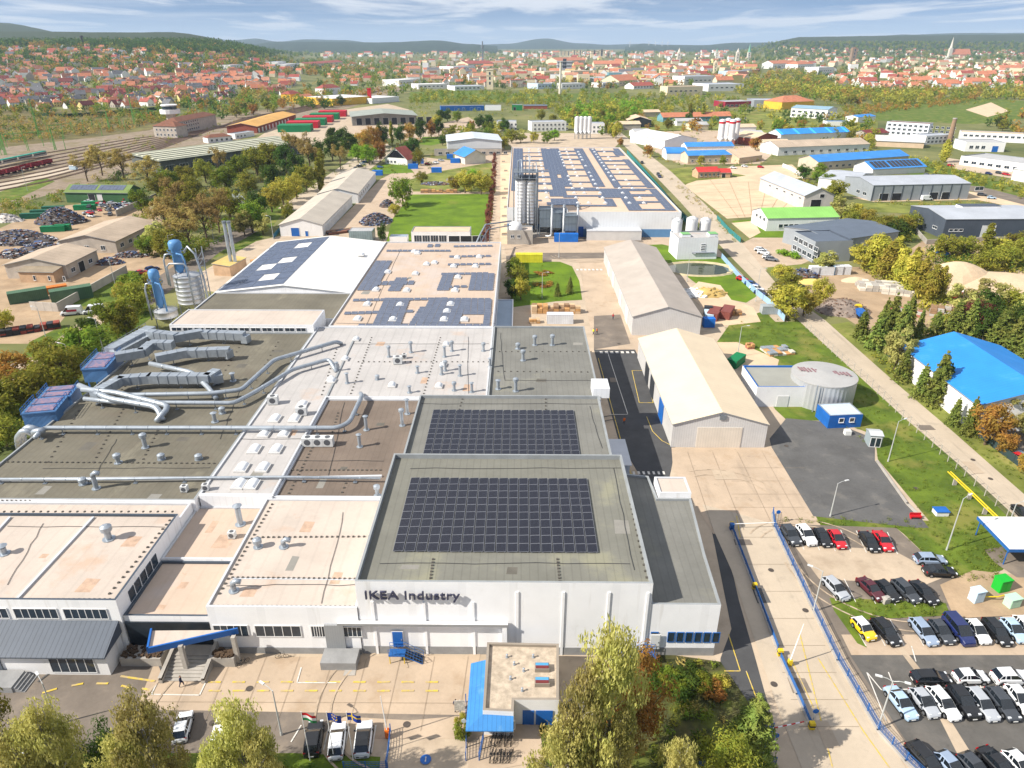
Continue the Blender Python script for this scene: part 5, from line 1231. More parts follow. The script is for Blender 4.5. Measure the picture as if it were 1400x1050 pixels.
bld('flat_shed','little white flat shed between brick warehouse and freight shed',(322,190),(348,186),8,3.5,'shed','flat',1,WHITE,RLG,wins=[('f',3,4,3,1,1.6,1.3)])
bld('grey_warehouse','wide grey roofed warehouse with open columned front in the left distance',(482,172),(570,170),55,8,'warehouse','gv',2.5,M('open_shed_wall',(138,136,130),0.9,0.1,0.3),M('grey_green_roof',(150,156,148),0.8,0.08,0.1,stripe=('Y',2.0,0.06,0.1)),1.5,wins=[D('f',6.5,0.5,5,6,dk_,9,8.2)])
bld('blue_hall','long blue clad hall in front of the rough meadow',(603,152),(662,151),10,5,'hall','flat',1,BLUE,RG,wins=[D('f',8,0,3,3.4,bl_,6,9)])
bld('white_shed','grey white shed continuing the long blue hall',(663,151),(685,151),10,5,'shed','flat',1,WHITEP,RG)
bld('green_shed','bright green shed right of the long blue hall',(700,151),(714,151),10,5.5,'shed','flat',1,GREEN,RG,wins=[D('f',3,0,3,3.6)])
bld('brick_shed','low brick red shed behind the bright green shed',(716,149),(748,149),10,3.5,'shed','gu',1,WBR,RD)
bld('office_building','white two storey office with rows of windows behind the factory with pale roof',(679,179),(706,179),14,7.5,'office','flat',1,WHITE,RLG,wins=[('f',2.5,3.6,5,1.2,1.6,1.6),('f',2.5,3.6,5,4.6,1.6,1.6)])
bld('office_building','white two storey office behind the huge solar hall, tree at its corner',(727,180),(774,179),16,7.5,'office','flat',1,WHITE,RLG,wins=[('f',3,3.6,9,1.2,1.6,1.6),('f',3,3.6,9,4.6,1.6,1.6)])
bld('office_building','small white office right of the four white silos',(808,183),(826,183),14,8,'office','flat',1,WHITE,RLG,wins=[('f',2.5,3.4,3,1.2,1.6,1.6),('f',2.5,3.4,3,4.6,1.6,1.6)])
for i in range(4):
 p=P(788+i*5.6,190);silo('cement_silo',['leftmost white silo of the group of four behind the huge hall','second white silo of the group of four behind the huge hall','third white silo of the group of four behind the huge hall','rightmost white silo of the group of four behind the huge hall'][i],p.x,p.y,1.9,3,16.5,MATS['silo_white'],True,2.5,False)
bld('pale_factory','factory with pale two bay roof behind the blue roofed shed',(612,210),(686,209),40,8,'factory','gv',2.0,PALEW,roofm('pale_grey_roof',(196,204,212),1.5,'Y'),0.6)
bld('front_annex','low annex in front of the pale two bay factory',(594,213),(686,212),4,3.6,'annex','flat',1,WOG,RTAN,wins=[('f',4,5,12,0.9,2.4,1.5)])
bld('blue_roofed_shed','white shed with bright blue gable roof among containers',(636,225),(664,223),18,5,'shed','gv',3.6,M('pale_shed_wall',(206,200,190),0.8,0.08,0.3),RB,1.0)
hs_=bld('gabled_house','house with red tile roof and solar panels on its gable beside the car row',(527,224),(557,226),12,3.6,'house','gv',6.5,WHITE,RRED,0.7,wins=[('f',2,2.6,3,0.9,1.4,1.4)])
mb=MB();mb.add([(1.5,-0.1,4.2),(hs_['_L']-1.5,-0.1,4.2),(hs_['_L']/2+1.2,-0.1,8.6),(hs_['_L']/2-1.2,-0.1,8.6),(1.5,-0.02,4.2),(hs_['_L']-1.5,-0.02,4.2),(hs_['_L']/2+1.2,-0.02,8.6),(hs_['_L']/2-1.2,-0.02,8.6)],[(0,1,2,3),(0,3,7,4),(1,5,6,2),(3,2,6,7),(4,5,1,0)]);O('gable_panels',mb.mesh('gable_panels',PV),hs_)
bld('storage_shed','white storage shed with blue doors, nearer of two in a line',(442,323),(482,281),17,4.6,'shed','gu',2.4,WHITE,roofm('warm_grey_roof',(190,180,166)),0.4,wins=[D('l',11,0,3.2,3.4,bl_),D('l',6.5,0,1.1,2.1,bl_),D('f',3,0.2,4.2,2.8,wh_,9,5.0)])
bld('storage_shed','white storage shed farther back of two in a line, creeper on its corner',(490,278),(514,247),19,4.6,'shed','gu',2.4,WHITE,roofm('warm_grey_roof',(190,180,166)),0.4,wins=[('l',4,4,3,2,1.2,1.1),('f',6,6,6,1.6,2.2,1.4)])
bld('open_store','low white open fronted store at the near edge of the mown lawn',(563,333),(643,333),9,4.4,'store','flat',1,WHITE,RTAN,par=0.2,wins=[D('f',16.5,0,4.2,3.0,dk_,3,4.6),('f',2.5,3.2,4,0.3,2.8,2.9,2)])
bld('small_shed','small pale blue shed in front of the mown lawn',(533,333),(557,333),4,2.6,'shed','flat',1,WHITE,M('blue_grey_roof',(150,164,178)),par=0.08)
bld('greenhouse_rack','glass walled rack shed near the scrap metal heap',(478,331),(510,331),6,4.2,'shed','flat',1,M('glassy_wall',(132,150,154),0.3,0.15,0.5,stripe=('X',0.9,0.3,0.3)),RG,par=0.1)
bld('trackside_house','small grey green roofed house hidden among roadside trees',(312,290),(336,286),9,4.5,'house','gu',2.2,WHITE,M('grey_green_roof',(150,156,148)),0.4,wins=[('f',2.5,4,2,1.2,1.4,1.4)])
bld('wood_store','little store with a yellowish roof beside the panelled gabled hall',(316,378),(338,366),6,3.4,'shed','shed',0.6,WBEI,M('straw_roof',(206,180,110),0.8,0.1),0.3)
bld('store_hall','bright yellow and white retail hall with huge white roof in the left distance',(455,145),(508,141),60,8,'retail hall','flat',1,WYL,RF_WHITE)
bld('side_hall','white side hall right of the yellow retail hall',(509,142),(546,139),45,6,'retail hall','flat',1,WHITE,RF_WHITE)
p=P(506,141);o=(lambda m:(m.box(-2.2,-2.2,0,2.2,2.2,17,0),m.box(-2.6,-2.6,17,2.6,2.6,18,0),m.mesh('sign_tower',RED))[-1])(MB());tag(O('sign_tower',o,None,p),'slim red sign tower beside the yellow retail hall','tower')
bld('yellow_house','yellow building with red roof at the edge of the left housing',(398,139),(412,137),14,9,'house','hip',4,WYL,RRED);bld('yellow_house','yellow gabled building right of the tall yellow house',(412,140),(430,138),14,6,'house','gu',3,WYL,ROR)
bld('red_villa','large white villa with red hip roof beyond the containers',(443,130),(466,128),16,9,'villa','hip',5,WHITE,RRED,wins=[('f',3,4,6,5,1.4,1.6)])
bld('white_hall','bright white gabled hall with white roof beyond the long road',(908,204),(952,201),45,6,'hall','gv',3,WHITEP,RF_WHITE,0.4)
bld('arched_hall','small white hall with an arched blue roof',(911,219),(938,219),16,4,'hall','arch',3,WHITE,RB,0.4)
bld('blue_roofed_hall','low hall with double blue roof right of the arched hall',(940,224),(1009,222),12,5,'hall','gu',2.2,M('pale_brick_wall',(200,186,166),0.9,0.1),RB,0.4,wins=[('f',3,4,8,1.2,1.2,1.2)]);bld('blue_roofed_hall','second low blue roofed hall directly behind the first',(938,211),(1002,210),12,5,'hall','gu',2.2,WHITE,RB,0.4)
bld('canvas_hall','tan canvas storage hall right of the double blue roofs',(1010,224),(1041,220),22,3.6,'hall','gu',4,RTAN,RTAN,0.2)
bld('red_roofed_hut','long brick hut with bright red roof on the empty concrete yard',(954,244),(982,243),8,3.6,'hut','gu',2,WBEI,M('bright_red_roof',(196,60,56),0.8,0.1),0.5,wins=[('f',2,2.6,8,1.2,1.2,1.4)]);bld('red_roofed_hut','shorter red roofed extension at the right end of the brick hut',(983,243),(998,243),7,3.0,'hut','gu',1.6,WBEI,MATS['bright_red_roof'],0.5,wins=[D('f',2.5,0,2,2.4)])
bld('grey_hall','light grey gabled hall with dark open door at the corner of the concrete yard',(1097,287),(1137,286),48,6.5,'hall','gv',3.2,M('light_grey_wall',(198,192,188),0.8,0.06,0.3),RLG,0.4,wins=[D('f',6,0,5,4.6),D('f',8.5,5.4,2.2,1.6),('l',4,8,5,4.3,2.2,0.8,2)])
gh=bld('green_roofed_hall','white hall with a lime green roof beside the road',(1047,316),(1144,314),16,5.2,'hall','gu',2.6,WHITEP,RGR,0.3,wins=[('f',6,2.2,4,1.3,1.7,1.4,0),('f',28,2.2,2,1.3,1.7,1.4,0),D('f',19.5,0,3,3.6,wh_),('l',3,4,3,3.6,2.0,1.2)])
of=bld('dark_office','dark roofed two storey office with white band windows, beside the dark hall',(1081,343),(1110,359),14,7.0,'office','flat',1,WGY,RD,em=WDK,wins=[('f',2.5,3.6,5,1.2,2.6,1.5,1),('f',2.5,3.6,5,4.4,2.6,1.5,1),('r',3,5,2,1.2,2.6,1.5,1)])
bld('dark_hall','dark blue grey hall attached behind the two storey office',(1136,352),(1224,338),24,6,'hall','gu',1.4,WGY,RD,0.3,wins=[D('f',8,0,4,4,wh_,3,8)])
gy=bld('grey_panel_hall','long grey panelled hall with a row of bay doors and a white van in front',(1190,275),(1322,272),26,7.5,'hall','gu',1.8,WGY,RLG,0.2,wins=[D('f',6.5,0,4.6,3.6,dk_,2,6.6),D('f',32.5,0,4.6,3.6,dk_,2,6.6),('f',56,0,1,4.2,4.5,1.6,1),('l',6,6,2,1.8,3,1.5,1)])
for i in range(10):
 mb=MB();mb.box(0.1+i*gy['_L']/10.02,-0.14,0,0.5+i*gy['_L']/10.02,-0.01,7.4);O('pilaster',mb.mesh('pilaster',WDK),gy)
dh=bld('charcoal_hall','charcoal walled hall with light roof at the right edge, white roller doors',(1287,326),(1440,325),26,7.5,'hall','gu',1.6,WDK,RLG,0.2,wins=[D('f',18,0,5.4,5,wh_),D('f',43,0,4.6,4.6,wh_),('f',3,2,3,2.8,1.5,0.9,0),('l',6,12,2,2.6,3,1,1)])
for u in(14,46):
 mb=MB();mb.box(u,13.5,8.4,u+16,18,9.8,0);mb.box(u-0.1,13.4,9.8,u+16.1,18.1,9.95,1);O('roof_monitor',mb.mesh('roof_monitor',[WHITE,WDK]),dh)
bld('long_grey_hall','white hall with long grey brown roof in front of the striped blue roof',(1063,213),(1187,208),22,5.5,'hall','gu',3,WHITE,RFC,0.4,wins=[('f',6,7,10,1.5,2.4,1.4)]);bld('striped_hall','hall whose blue roof is divided by white stripes',(1066,196),(1160,192),16,6.5,'hall','gu',3.0,WHITE,M('striped_blue_roof',(46,134,216),0.6,0.05,0.2,stripe=('X',15,-0.9,0.0)),0.4)
bld('blue_roofed_hall','long pale hall with plain bright blue roof right of the tan yard',(1117,233),(1240,224),17,5,'hall','gu',2.8,M('pale_brick_wall',(200,186,166)),RB,0.5,wins=[('f',5,5,12,1.3,2,1.3)])
pvh=bld('blue_roofed_hall','blue roofed hall covered with blocks of black solar panels',(1192,240),(1264,236),16,3.6,'hall','gu',3.4,WHITE,RB,0.5)
for i in range(12):
 mb=MB();u0=2+i*(pvh['_L']-4)/12+(1.0 if i>3 else 0);a=3.4/8
 vs=[(u,v,3.6+a*v+0.24+dz)for dz in(0,0.06)for u,v in((u0,0.8),(u0+2.3,0.8),(u0+2.3,7),(u0,7))]
 mb.add(vs,[(4,5,6,7),(0,1,5,4),(1,2,6,5),(2,3,7,6),(3,0,4,7)]);O('solar_panel',mb.mesh('solar_panel',PV),pvh)
bld('white_hall','low white hall with pale roof behind the grey panelled hall',(1165,262),(1192,250),18,5,'hall','gv',2,WHITE,RLG,0.3)
bld('office_building','three storey white office with brown roof on the right beyond the hedge',(1209,184),(1267,188),13,10,'office','flat',1,M('bluish_white_wall',(214,220,230),0.8,0.04),RBRN,wins=[('f',2.5,4,13,1.2,2.2,1.6),('f',2.5,4,13,4.3,2.2,1.6),('f',2.5,4,13,7.4,2.2,1.6)])
bld('burgundy_shed','old shed with burgundy roof left of the brick chimney',(1186,191),(1214,188),14,4,'shed','gu',2.5,WOG,RBUR,0.5);bld('curved_hall','grey hall with a low curved roof in front of the white office',(1196,200),(1262,203),22,4,'hall','gu',3,RTAN,M('pale_curved_roof',(196,194,190),0.8,0.08),0.5)
bld('white_wing','small white wing joined to the three storey office',(1264,198),(1300,196),14,6,'office','flat',1,WHITE,RLG,wins=[('f',3,4,7,1.2,2.2,1.5),('f',3,4,7,3.9,2.2,1.3)])
bld('white_works','long white works building at the right edge with a band of windows',(1312,192),(1400,196),16,6,'works','flat',1,WHITE,RTAN,wins=[('f',3,4,20,3.4,2.4,1.4)]);bld('white_works','white works with blue door in front of the long white works',(1318,207),(1372,208),20,6,'works','flat',1,WHITE,RG,wins=[('f',4,4,3,2,2.4,2),D('f',20,0,4,4,bl_)])
bld('low_works','low works with flat grey roofs and slim chimneys on the right',(1311,225),(1420,240),26,5,'works','flat',1,WHITE,RG,wins=[('f',4,5,12,1.4,3,1.6)]);bld('low_works','low white gabled works at the far right edge',(1382,246),(1440,256),20,6,'works','gu',1.5,WHITE,RF_WHITE)
bld('blue_roofed_shed','white shed with blue roof below the green slope',(1172,168),(1196,166),14,5,'shed','gu',1.5,WHITE,RB);bld('yard_shed','row of low white and blue cabins before the green slope',(1130,172),(1160,172),10,3.5,'cabins','flat',1,WHITE,RB)
bld('office_hall','pale blue roofed white hall with two rows of windows',(1080,160),(1130,163),30,9,'hall','gu',2,WHITE,roofm('steel_blue_roof',(136,166,184)),0.4,wins=[('f',3,6,8,1.2,3,2),('f',3,6,8,5,3,1.8)])
bld('orange_hall','yellow building with broad orange hip roof behind the pale blue roofed hall',(1068,150),(1112,148),30,8,'building','hip',6,WYL,ROR);bld('burgundy_shop','low shop with burgundy wall left of a grey hall',(991,147),(1026,146),25,6,'shop','flat',1,M('burgundy_wall',(150,40,60),0.7,0.08),RG,wins=[('f',4,6,6,1,4,2.2)]);bld('grey_hall','grey flat hall right of the burgundy shop',(1030,147),(1068,147),30,8,'hall','flat',1,WGY,RLG)
bld('red_roofed_barracks','long low building with teal wall and orange red roof behind two poplars',(906,167),(1000,165),15,4.5,'building','gu',3.5,WTE,ROR,0.5,wins=[('f',4,6,15,1.3,1.6,1.6)])
bld('dark_barn','dark open barn with tan roof behind the white gabled hall',(858,174),(890,174),26,6,'barn','gv',3,DARK,RTAN,0.6,wins=[D('f',4,0,8,4.5)]);bld('brick_hall','brick gabled hall with tan roof behind the tan yard',(1030,200),(1062,196),20,5.5,'hall','gv',3,WBR,RTAN,0.4)
for i,(px,n_)in enumerate(((984,'leftmost'),(992,'second'),(998,'third'),(1004,'rightmost'))):
 p=P(px,200-(i%2)*2);s_=silo('banded_silo',n_+' of four white silos with a red band by the tan yard',p.x,p.y,2.4,3,18.5,MATS['silo_white'],True,2.5,False);mb=MB();mb.cyl((p.x,p.y,16.2),(p.x,p.y,17.6),2.46,2.46,20);mb.build('red_band',RED,s_)
p=P(1297,197);ch=T('brick_chimney','tall tapering brick chimney behind the grey hall on the right','chimney',(p.x,p.y,0));mb=MB();mb.cyl((p.x,p.y,0),(p.x,p.y,18.5),2.0,1.4,12);mb.build('shaft',M('brown_brick_stack',(150,124,100),0.9,0.12,0.5),ch);mb=MB();mb.cyl((p.x,p.y,18.2),(p.x,p.y,18.9),1.6,1.6,12);mb.build('rim',CONC,ch)
for i in range(8):
 px,py=((845,178),(868,188),(1000,180),(925,172),(880,160),(945,178),(1015,192),(1045,205))[i]
 bld('small_shed',('low tan roofed shed by the silver van lot','tan roofed shed beside the dark open barn','shed behind the red banded silos','shed before the long teal walled building','long white shed beyond the birch scrub','old shed with grey roof near the white gabled hall','shed between silos and brick hall','pale shed in front of the brick hall')[i],(px,py),(px+R.uniform(20,36),py-0.5),R.uniform(10,18),R.uniform(3.5,5),'shed','gu',2,R.choice([WHITE,WOG,WCR]),R.choice([RTAN,RFC,RG]),0.4)
p0=P(1234,474,6.0);p1=P(1330,547,6.0);fe=P(1345,460,6.0);u_=(p1-p0).normalized();wb=abs((fe-p0).x*u_.y-(fe-p0).y*u_.x)
blr=bld('blue_roofed_depot','large depot with a bright blue roof behind a row of conifers',('w',p0.x,p0.y),('w',p1.x,p1.y),wb,6.0,'depot','gu',3.4,WHITE,M('azure_sheet_roof',(44,134,212),0.45,0.06,0.2,stripe=('X',0.9,0.12,0.2),stain=(0.2,0.58,(80,150,214),0.5)),0.5,L=hypot(p1.x-p0.x,p1.y-p0.y)+2)
SILLS[0]=False
# ---- town landmarks ---------------------------------------------------------------
def PT(px,py):
 d=ray(px,py);
 if d.z>-0.0005:d.z=-0.0005
 t0=600.0;t=600.0
 if(CH+d.z*t)<0:return P(px,py)
 while t<30000:
  q=(d.x*t,d.y*t,CH+d.z*t)
  if q[2]<=TH(q[0],q[1]):
   lo,hi=t0,t
   for _ in range(18):
    m=(lo+hi)/2
    if CH+d.z*m<=TH(d.x*m,d.y*m):hi=m
    else:lo=m
   return Vector((d.x*hi,d.y*hi,TH(d.x*hi,d.y*hi)))
  t0=t;t*=1.012
 return Vector((d.x*t,d.y*t,0))
def px_h(px,py,h):"height in metres that spans h pixels at a point";return h*(PT(px,py)-Vector((0,0,CH))).length/FPX*0.93
def tower(name,label,cat,px,py,w,h,wm,rm,spire,sw=None):
 p=PT(px,py);k=px_h(px,py,1);W2=w*k/2;H=h*k;root=T(name,label,cat,p)
 mb=MB();mb.box(-W2,-W2,-3,W2,W2,H);mb.box(-W2*1.1,-W2*1.1,H*0.72,W2*1.1,W2*1.1,H*0.74);O('wall',mb.mesh('wall',wm),root)
 mb=MB()
 if spire>0:
  s=spire*k;mb.cyl((0,0,H),(0,0,H+s*0.3),W2*1.15,W2*0.75,8);mb.cyl((0,0,H+s*0.3),(0,0,H+s),W2*0.75,0.1,8)
 else:mb.box(-W2*1.1,-W2*1.1,H,W2*1.1,W2*1.1,H+1.2)
 O('roof',mb.mesh('roof',rm),root)
 for i in range(3):
  z=H*(0.25+0.25*i);O('window',winmesh(W2*0.5,W2*0.8,0,GLASS,FRAME),root,(0,-W2-0.02,z))
 return root
STONE=M('pale_stone',(212,204,190),0.85,0.08,0.3);COPPER=M('green_copper',(112,164,140),0.6,0.1)
tower('grain_tower','plain yellow grain tower rising from the town houses','tower',670,122,9,24,WCR,WCR,0);tower('church_tower','white church tower with a slim spire above the old town','church tower',927,88,4,14,STONE,STONE,6)
tower('church_tower','church tower with a green copper spire right of the white one','church tower',1023,83,4,10,STONE,COPPER,10);tower('church_tower','white tower left of the copper spire','church tower',1007,88,4,14,STONE,STONE,5);tower('church_tower','short cream tower in front of the white towers','church tower',977,100,4.5,13,WCR,RTAN,3);tower('fire_tower','thin stone tower in the middle of the old town','tower',979,82,2.4,10,STONE,COPPER,4)
tower('apartment_tower','grey twelve storey apartment tower in the middle distance','tower block',771,101,19,15,M('grey_apartments',(184,184,186),0.85,0.08,0.5,stripe=('Z',3.0,0.3,0.0)),RG,0)
tower('round_tower','brown water tower with a wider top on the right side of town','water tower',1165,84,6,15,M('brown_brick_stack',(150,124,100)),RBRN,1)
for q,(px,py,w,h)in enumerate(((767,78,4,7),(772,78,4,7),(777,78,5,7),(785,78,5,8),(793,78,5,8),(812,79,9,8),(822,79,9,9),(832,79,5,8))):tower('apartment_block','cream housing block far beyond the old town, in the row on the horizon','tower block',px,py,w,h,WCR,RTAN,0)['group']='housing blocks on the horizon'
p=PT(765.5,129);k=px_h(765,129,1);st_=T('chimney_stack','pale slim factory chimney standing before the grey apartment tower','chimney',p);mb=MB();mb.cyl((0,0,0),(0,0,40*k),2.2,1.5,12);O('shaft',mb.mesh('shaft',STONE),st_);mb=MB();mb.cyl((0,0,39*k),(0,0,40.6*k),1.8,1.8,12);O('rim',mb.mesh('rim',CONC),st_)
p=PT(660,88);k=px_h(660,88,1);o=(lambda m:(m.cyl((0,0,0),(0,0,28*k),3,2,10),m.cyl((0,0,20*k),(0,0,23*k),4.5,4.5,10),m.mesh('radio_mast',STEELD))[-1])(MB());tag(O('radio_mast',o,None,p),'thin radio mast rising above the horizon','mast')
p=PT(114,63);k=px_h(114,63,1);o=(lambda m:(m.cyl((0,0,0),(0,0,9*k),1.5*k,1.1*k,8),m.cyl((0,0,9*k),(0,0,11*k),2.2*k,1.6*k,8),m.mesh('lookout_tower',M('dark_timber',(60,56,52),0.8,0.1)))[-1])(MB());tag(O('lookout_tower',o,None,p),'dark lookout tower on the wooded hill skyline','tower')
p=PT(1297,80);k=px_h(1297,80,1)*.78;ch_=T('hill_church','large church with pale spire and orange roof on the right skyline','church',p)
mb=MB();mb.box(-2.3*k,-2.3*k,-4,2.3*k,2.3*k,14*k);mb.cyl((0,0,14*k),(0,0,29*k),2.3*k,0.3,8);O('spire',mb.mesh('spire',STONE),ch_)
mb=MB();mb.box(2.4*k,-2.5*k,-4,30*k,6*k,5.5*k);O('wall',mb.mesh('wall',STONE),ch_)
mb=MB();mb.add([(2*k,-3*k,5.5*k),(30*k,-3*k,5.5*k),(30*k,6.5*k,5.5*k),(2*k,6.5*k,5.5*k),(2.2*k,1.7*k,13*k),(29*k,1.7*k,13*k)],[(0,1,5,4),(2,3,4,5),(1,2,5),(3,0,4)]);O('roof',mb.mesh('roof',ROR),ch_)
def turbine(px,py,label):
 p=PT(px,62.5);d=8200;s=d/p.y;p=Vector((p.x*s,d,10));root=T('wind_turbine',label,'wind turbine',p);k=d/1194
 mb=MB();mb.cyl((0,0,-15),(0,0,10*k),3.4,2.0,8);O('tower',mb.mesh('tower',WHITE),root)
 mb=MB();mb.box(-1.6,-4,10*k-1.6,1.6,4,10*k+1.6);O('nacelle',mb.mesh('nacelle',WHITE),root)
 for a in range(3):
  t=a*2*pi/3+px;mb=MB();v=Vector((sin(t),0,cos(t)));c_=Vector((0,-5,10*k));mb.cyl(c_,c_+v*7*k*0.75,1.6,0.4,5);O('blade',mb.mesh('blade',WHITE),root)
for px,l in((861,'wind turbine, leftmost and alone on the horizon'),(887,'wind turbine, left of the close group of four'),(896,'wind turbine, second of the close group of four'),(905,'wind turbine, third of the close group of four'),(913,'wind turbine at the right end of the group of four')):turbine(px,50,l)
tb=[(546,118,575,116,40,10,'flat',WHITE,RF_WHITE,0,'white flat factory below the railway fan'),(572,122,612,121,40,7,'flat',WHITE,RF_WHITE,0,'long white store hall before the town'),(622,124,662,123,40,6,'flat',WHITE,RLG,0,'pale low hall left of the grain tower'),(800,112,826,112,40,7,'flat',WHITE,RLG,0,'white curved front hall in the town middle'),(824,120,846,119,30,7,'flat',WHITE,RLG,0,'white shop hall with window band in the town'),(790,113,806,113,30,14,'flat',WCR,RTAN,0,'cream block right of the slim chimney'),(832,108,856,108,30,12,'flat',WTE,RG,0,'glass fronted grey office block in the town'),(846,118,872,116,40,9,'gu',WCR,ROR,9,'orange roofed church like hall in the town'),(866,122,895,121,25,5,'gu',WHITE,RRED,5,'red gabled store near the scrub belt'),(912,131,960,130,24,12,'flat',WCR,RTAN,0,'long cream housing block near the scrub belt'),(935,116,978,115,40,14,'flat',WHITE,RLG,0,'white modern block with dark windows'),(968,125,1016,124,50,10,'flat',WHITE,RLG,0,'white sports hall with low pale roof'),(1056,94,1090,93,40,14,'gu',WHITE,ROR,8,'long school with orange dormered roof'),(1090,95,1112,94,40,14,'hip',WHITE,ROR,8,'orange hip roofed block right of the school'),(1118,102,1139,101,40,16,'flat',WHITE,RF_WHITE,0,'tall white block on the wooded rise'),(1002,104,1020,103,40,10,'flat',M('pale_blue_wall',(186,204,222),0.8,0.05),RLG,0,'pale blue block below the church towers'),(1021,101,1038,100,30,8,'flat',RBUR,RBUR,0,'dark burgundy hall right of the pale blue block'),(735,122,766,121,35,8,'flat',M('pale_blue_wall',(186,204,222),0.8,0.05),RG,0,'pale blue hall left of the slim chimney'),(768,122,800,121,35,8,'flat',WHITE,RG,0,'white hall behind the slim chimney'),(744,106,768,105,40,12,'flat',WCR,RTAN,0,'cream factory left of the grey apartment tower'),(780,106,810,105,40,13,'flat',WCR,RTAN,0,'cream apartment row right of the grey tower'),(812,94,850,94,60,13,'gu',WCR,ROR,9,'long orange roof in the old town'),(762,88,800,87,60,12,'gu',WCR,ROR,10,'long barracks with orange roof in the old town'),(620,98,650,97,60,12,'flat',WHITE,RG,0,'wide white hall amid the left town'),(640,92,676,91,60,10,'gu',WCR,RRED,8,'red roofed works in the left town'),(578,100,586,100,30,24,'flat',WHITE,RG,0,'white apartment slab by the railway'),(590,97,596,97,30,24,'flat',WCR,RG,0,'cream apartment slab by the railway'),(1320,118,1352,118,16,8,'gu',WHITE,ROR,6,'long house with orange roof above the scrub slope'),(1280,121,1310,121,16,8,'gu',WHITE,ROR,6,'pale row house with orange roof and dormer'),(1336,107,1362,107,16,8,'gu',WCR,ROR,6,'cream row house with orange roof'),(1245,116,1268,116,16,8,'gu',WCR,ROR,6,'cream gabled house with bright roof above the scrub'),(1174,118,1198,118,16,9,'gu',WHITE,RRED,6,'white house with red roof at the edge of the wood'),(1366,98,1396,98,20,9,'gu',WCR,ROR,6,'long orange roofed house at the right edge'),(380,92,392,92,30,12,'flat',WHITE,RLG,0,'white apartment house in the left trees'),(392,96,410,95,30,12,'flat',WHITE,RG,0,'long white school in the left trees'),(246,95,262,95,30,12,'flat',WHITE,RG,0,'white cubic villa on the left slope'),(316,98,334,97,30,12,'flat',WHITE,RG,0,'white terrace block on the left slope'),(420,92,470,90,40,8,'gu',WCR,RRED,5,'long red roofed barracks beyond the park'),(225,123,240,122,16,8,'flat',M('pale_blue_wall',(186,204,222),0.8,0.05),RB,0,'house with a pale blue roof on the left slope')]
for i,(a,b,c,d_,w,h,k,wm,rm,ri,lb)in enumerate(tb):
 q=PT(a,b);e=PT(c,d_);L=(e-q).length
 o=bld('town_building',lb,('w',q.x,q.y),('w',e.x,e.y),min(w,L*1.3),h,'building',k,ri or 1,wm,rm,0.6,wins=[('f',L*0.1,L*0.14,6,h*0.45,L*0.07,1.6,0)]if L>12 else())
